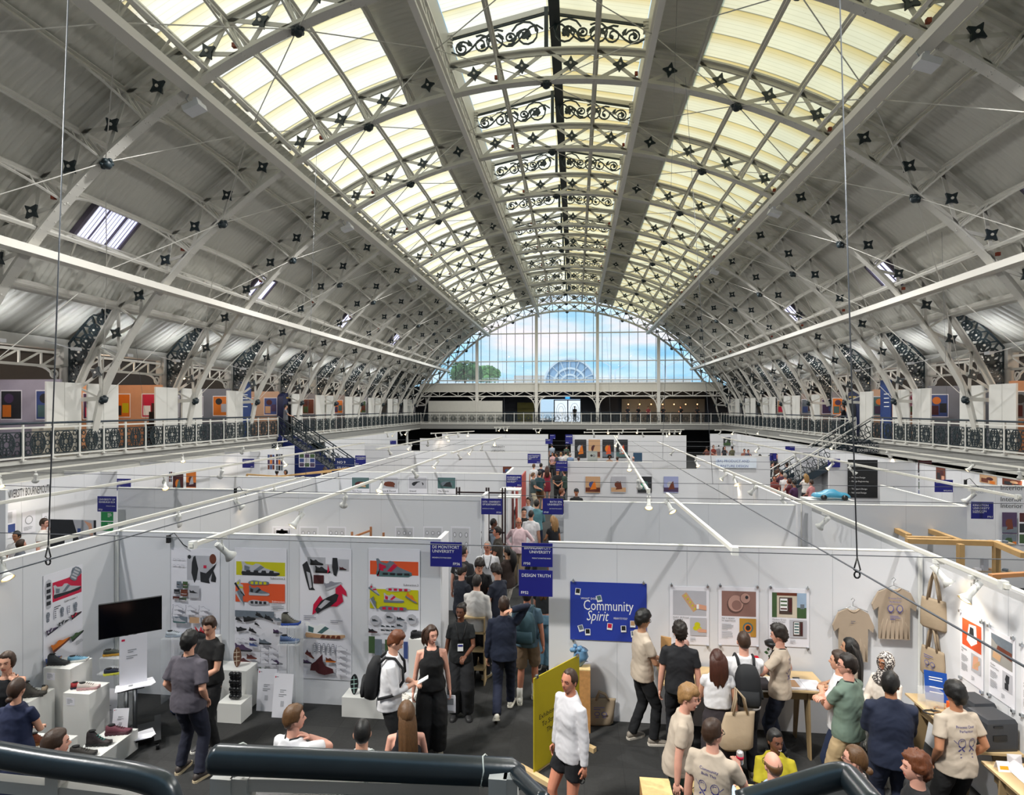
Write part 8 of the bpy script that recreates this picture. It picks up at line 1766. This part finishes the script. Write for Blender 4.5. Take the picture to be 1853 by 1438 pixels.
# ================================================================== FOREGROUND RAILS
ft = mat('#232c31', .28, var=.25, scale=14, bump=.02, bscale=60, name='worn handrail'); fw = mat('#c5c4bf', .45)
def fg(px, py, D): return PD(px, py, D)
root = empty('landing_rail', fg(640, 1378, 1.6), label='short dark rounded handrail of the landing right in front of the viewer', cat='railing'); O = root.location.copy()
def loc(v): return Vector(v)-O
m = MB().use(ft); a, b = fg(392, 1373, 1.58), fg(925, 1397, 1.66)
d = (b-a).normalized(); m.tube([loc(a-d*.022), loc(a-d*.012), loc(a), loc(a.lerp(b, .5)), loc(b), loc(b+d*.012+Vector((0, 0, -.01))), loc(b+d*.025+Vector((0, 0, -.03)))], [.02, .034, .038, .038, .038, .036, .028], 20); m.build('handrail', root)
m = MB().use(fw)
for px, w in ((408, .06), (440, .05), (902, .05), (925, .04)):
    p = fg(px, 1400, 1.62); m.box(loc((p.x, p.y, p.z-.35)), (w, .05, .7))
p, q = fg(446, 1412, 1.62), fg(866, 1425, 1.66); m.beam(loc(p), loc(q), .04, .035)
m.build('post', root)
m = MB().use(mat('#101417', .35)); p, q = fg(452, 1420, 1.62), fg(858, 1430, 1.66); m.bb(loc((p.x, p.y-.01, p.z-.6)), loc((q.x, q.y+.02, q.z))); m.build('infill_panel', root)
m = MB().use(mat('#d8dcd4', .4))
for px, py in ((432, 1374), (668, 1385), (876, 1394)):
    p = loc(fg(px, py, 1.6+.06*(px-392)/533)); m.tube([p+Vector((.004*sin(q*pi/4*2), -.0405*cos(q*pi/6), .0405*sin(q*pi/6))) for q in range(13)], .0022, 6)
m.build('cable_tie', root)
def outer(pts, r, posts, lab, rails):
    O = pts[0]; root = empty('stair_rail', O, label=lab, cat='railing')
    m = MB().use(ft); P = []
    for i in range(len(pts)-1):
        for t in range(6): P.append(pts[i].lerp(pts[i+1], t/6)-O)
    P.append(pts[-1]-O)
    for it in range(3): P = [P[0]]+[(P[i-1]+P[i]*2+P[i+1])/4 for i in range(1, len(P)-1)]+[P[-1]]
    m.tube(P, r, 16); m.build('handrail', root)
    m = MB().use(fw)
    for p in posts: m.box(p-O-Vector((0, 0, .3)), (.045, .045, .6))
    for a, b in rails: m.beam(a-O, b-O, .035, .04)
    m.build('post', root)
outer([fg(-60, 1355, 1.9), fg(80, 1380, 1.85), fg(240, 1402, 1.8), fg(300, 1420, 1.78), fg(318, 1500, 1.75)], .038, [fg(104, 1390, 1.85), fg(290, 1425, 1.8)], 'dark handrail descending across the bottom left corner of the view', [(fg(-60, 1410, 1.9), fg(108, 1428, 1.85)), (fg(108, 1428, 1.85), fg(290, 1450, 1.8))])
outer([fg(1340, 1455, 1.8), fg(1440, 1425, 1.8), fg(1515, 1402, 1.8), fg(1535, 1403, 1.8), fg(1590, 1470, 1.6)], .038, [fg(1530, 1425, 1.82)], 'dark handrail with a bend at the bottom right of the view', [(fg(1400, 1470, 1.8), fg(1525, 1425, 1.8))])
outer([fg(935, 1400, 1.62), fg(960, 1425, 1.5), fg(985, 1450, 1.4)], .02, [], 'thin sloping stair handrail running down from the right end of the landing rail', [])
# ================================================================== WORLD, SUN, CAMERA
w = bpy.data.worlds.new('sky'); SC.world = w; w.use_nodes = True; nt = w.node_tree; bg = nt.nodes['Background']
tc = nt.nodes.new('ShaderNodeTexCoord'); mp = nt.nodes.new('ShaderNodeMapping'); mp.inputs['Scale'].default_value = (2.2, 2.2, 9); mp.inputs['Rotation'].default_value = (0, .28, 0)
nt.links.new(tc.outputs['Generated'], mp.inputs[0])
n = nt.nodes.new('ShaderNodeTexNoise'); n.inputs['Scale'].default_value = 2.1; n.inputs['Detail'].default_value = 6; n.inputs['Roughness'].default_value = .55; nt.links.new(mp.outputs[0], n.inputs[0])
r = nt.nodes.new('ShaderNodeValToRGB'); e = r.color_ramp.elements; e[0].position = .40; e[0].color = (.21, .60, .95, 1); e[1].position = .66; e[1].color = (.93, .88, .94, 1); x = e.new(.52); x.color = (.50, .78, .98, 1)
nt.links.new(n.outputs[0], r.inputs[0]); nt.links.new(r.outputs[0], bg.inputs[0]); bg.inputs[1].default_value = SKYS
L = lamp('sun', 'SUN', (0, 0, 40), SUN, (1, .96, .88), rot=(radians(24), radians(-28), 0), angle=radians(6))
cam = bpy.data.cameras.new('camera'); co = bpy.data.objects.new('camera', cam); COL.objects.link(co)
co.location = (CAMX, 0, CAMZ); co.rotation_euler = (pi/2, 0, TH); cam.sensor_width = 36; cam.lens = F/1853*36; cam.shift_y = (VY-719)/1853; cam.clip_end = 400; cam.clip_start = .05
SC.camera = co
SC.view_settings.view_transform = 'Standard'; SC.view_settings.look = 'None'; SC.view_settings.gamma = 1; SC.view_settings.exposure = EXPO

bpy.data.scenes.remove(TMPS)
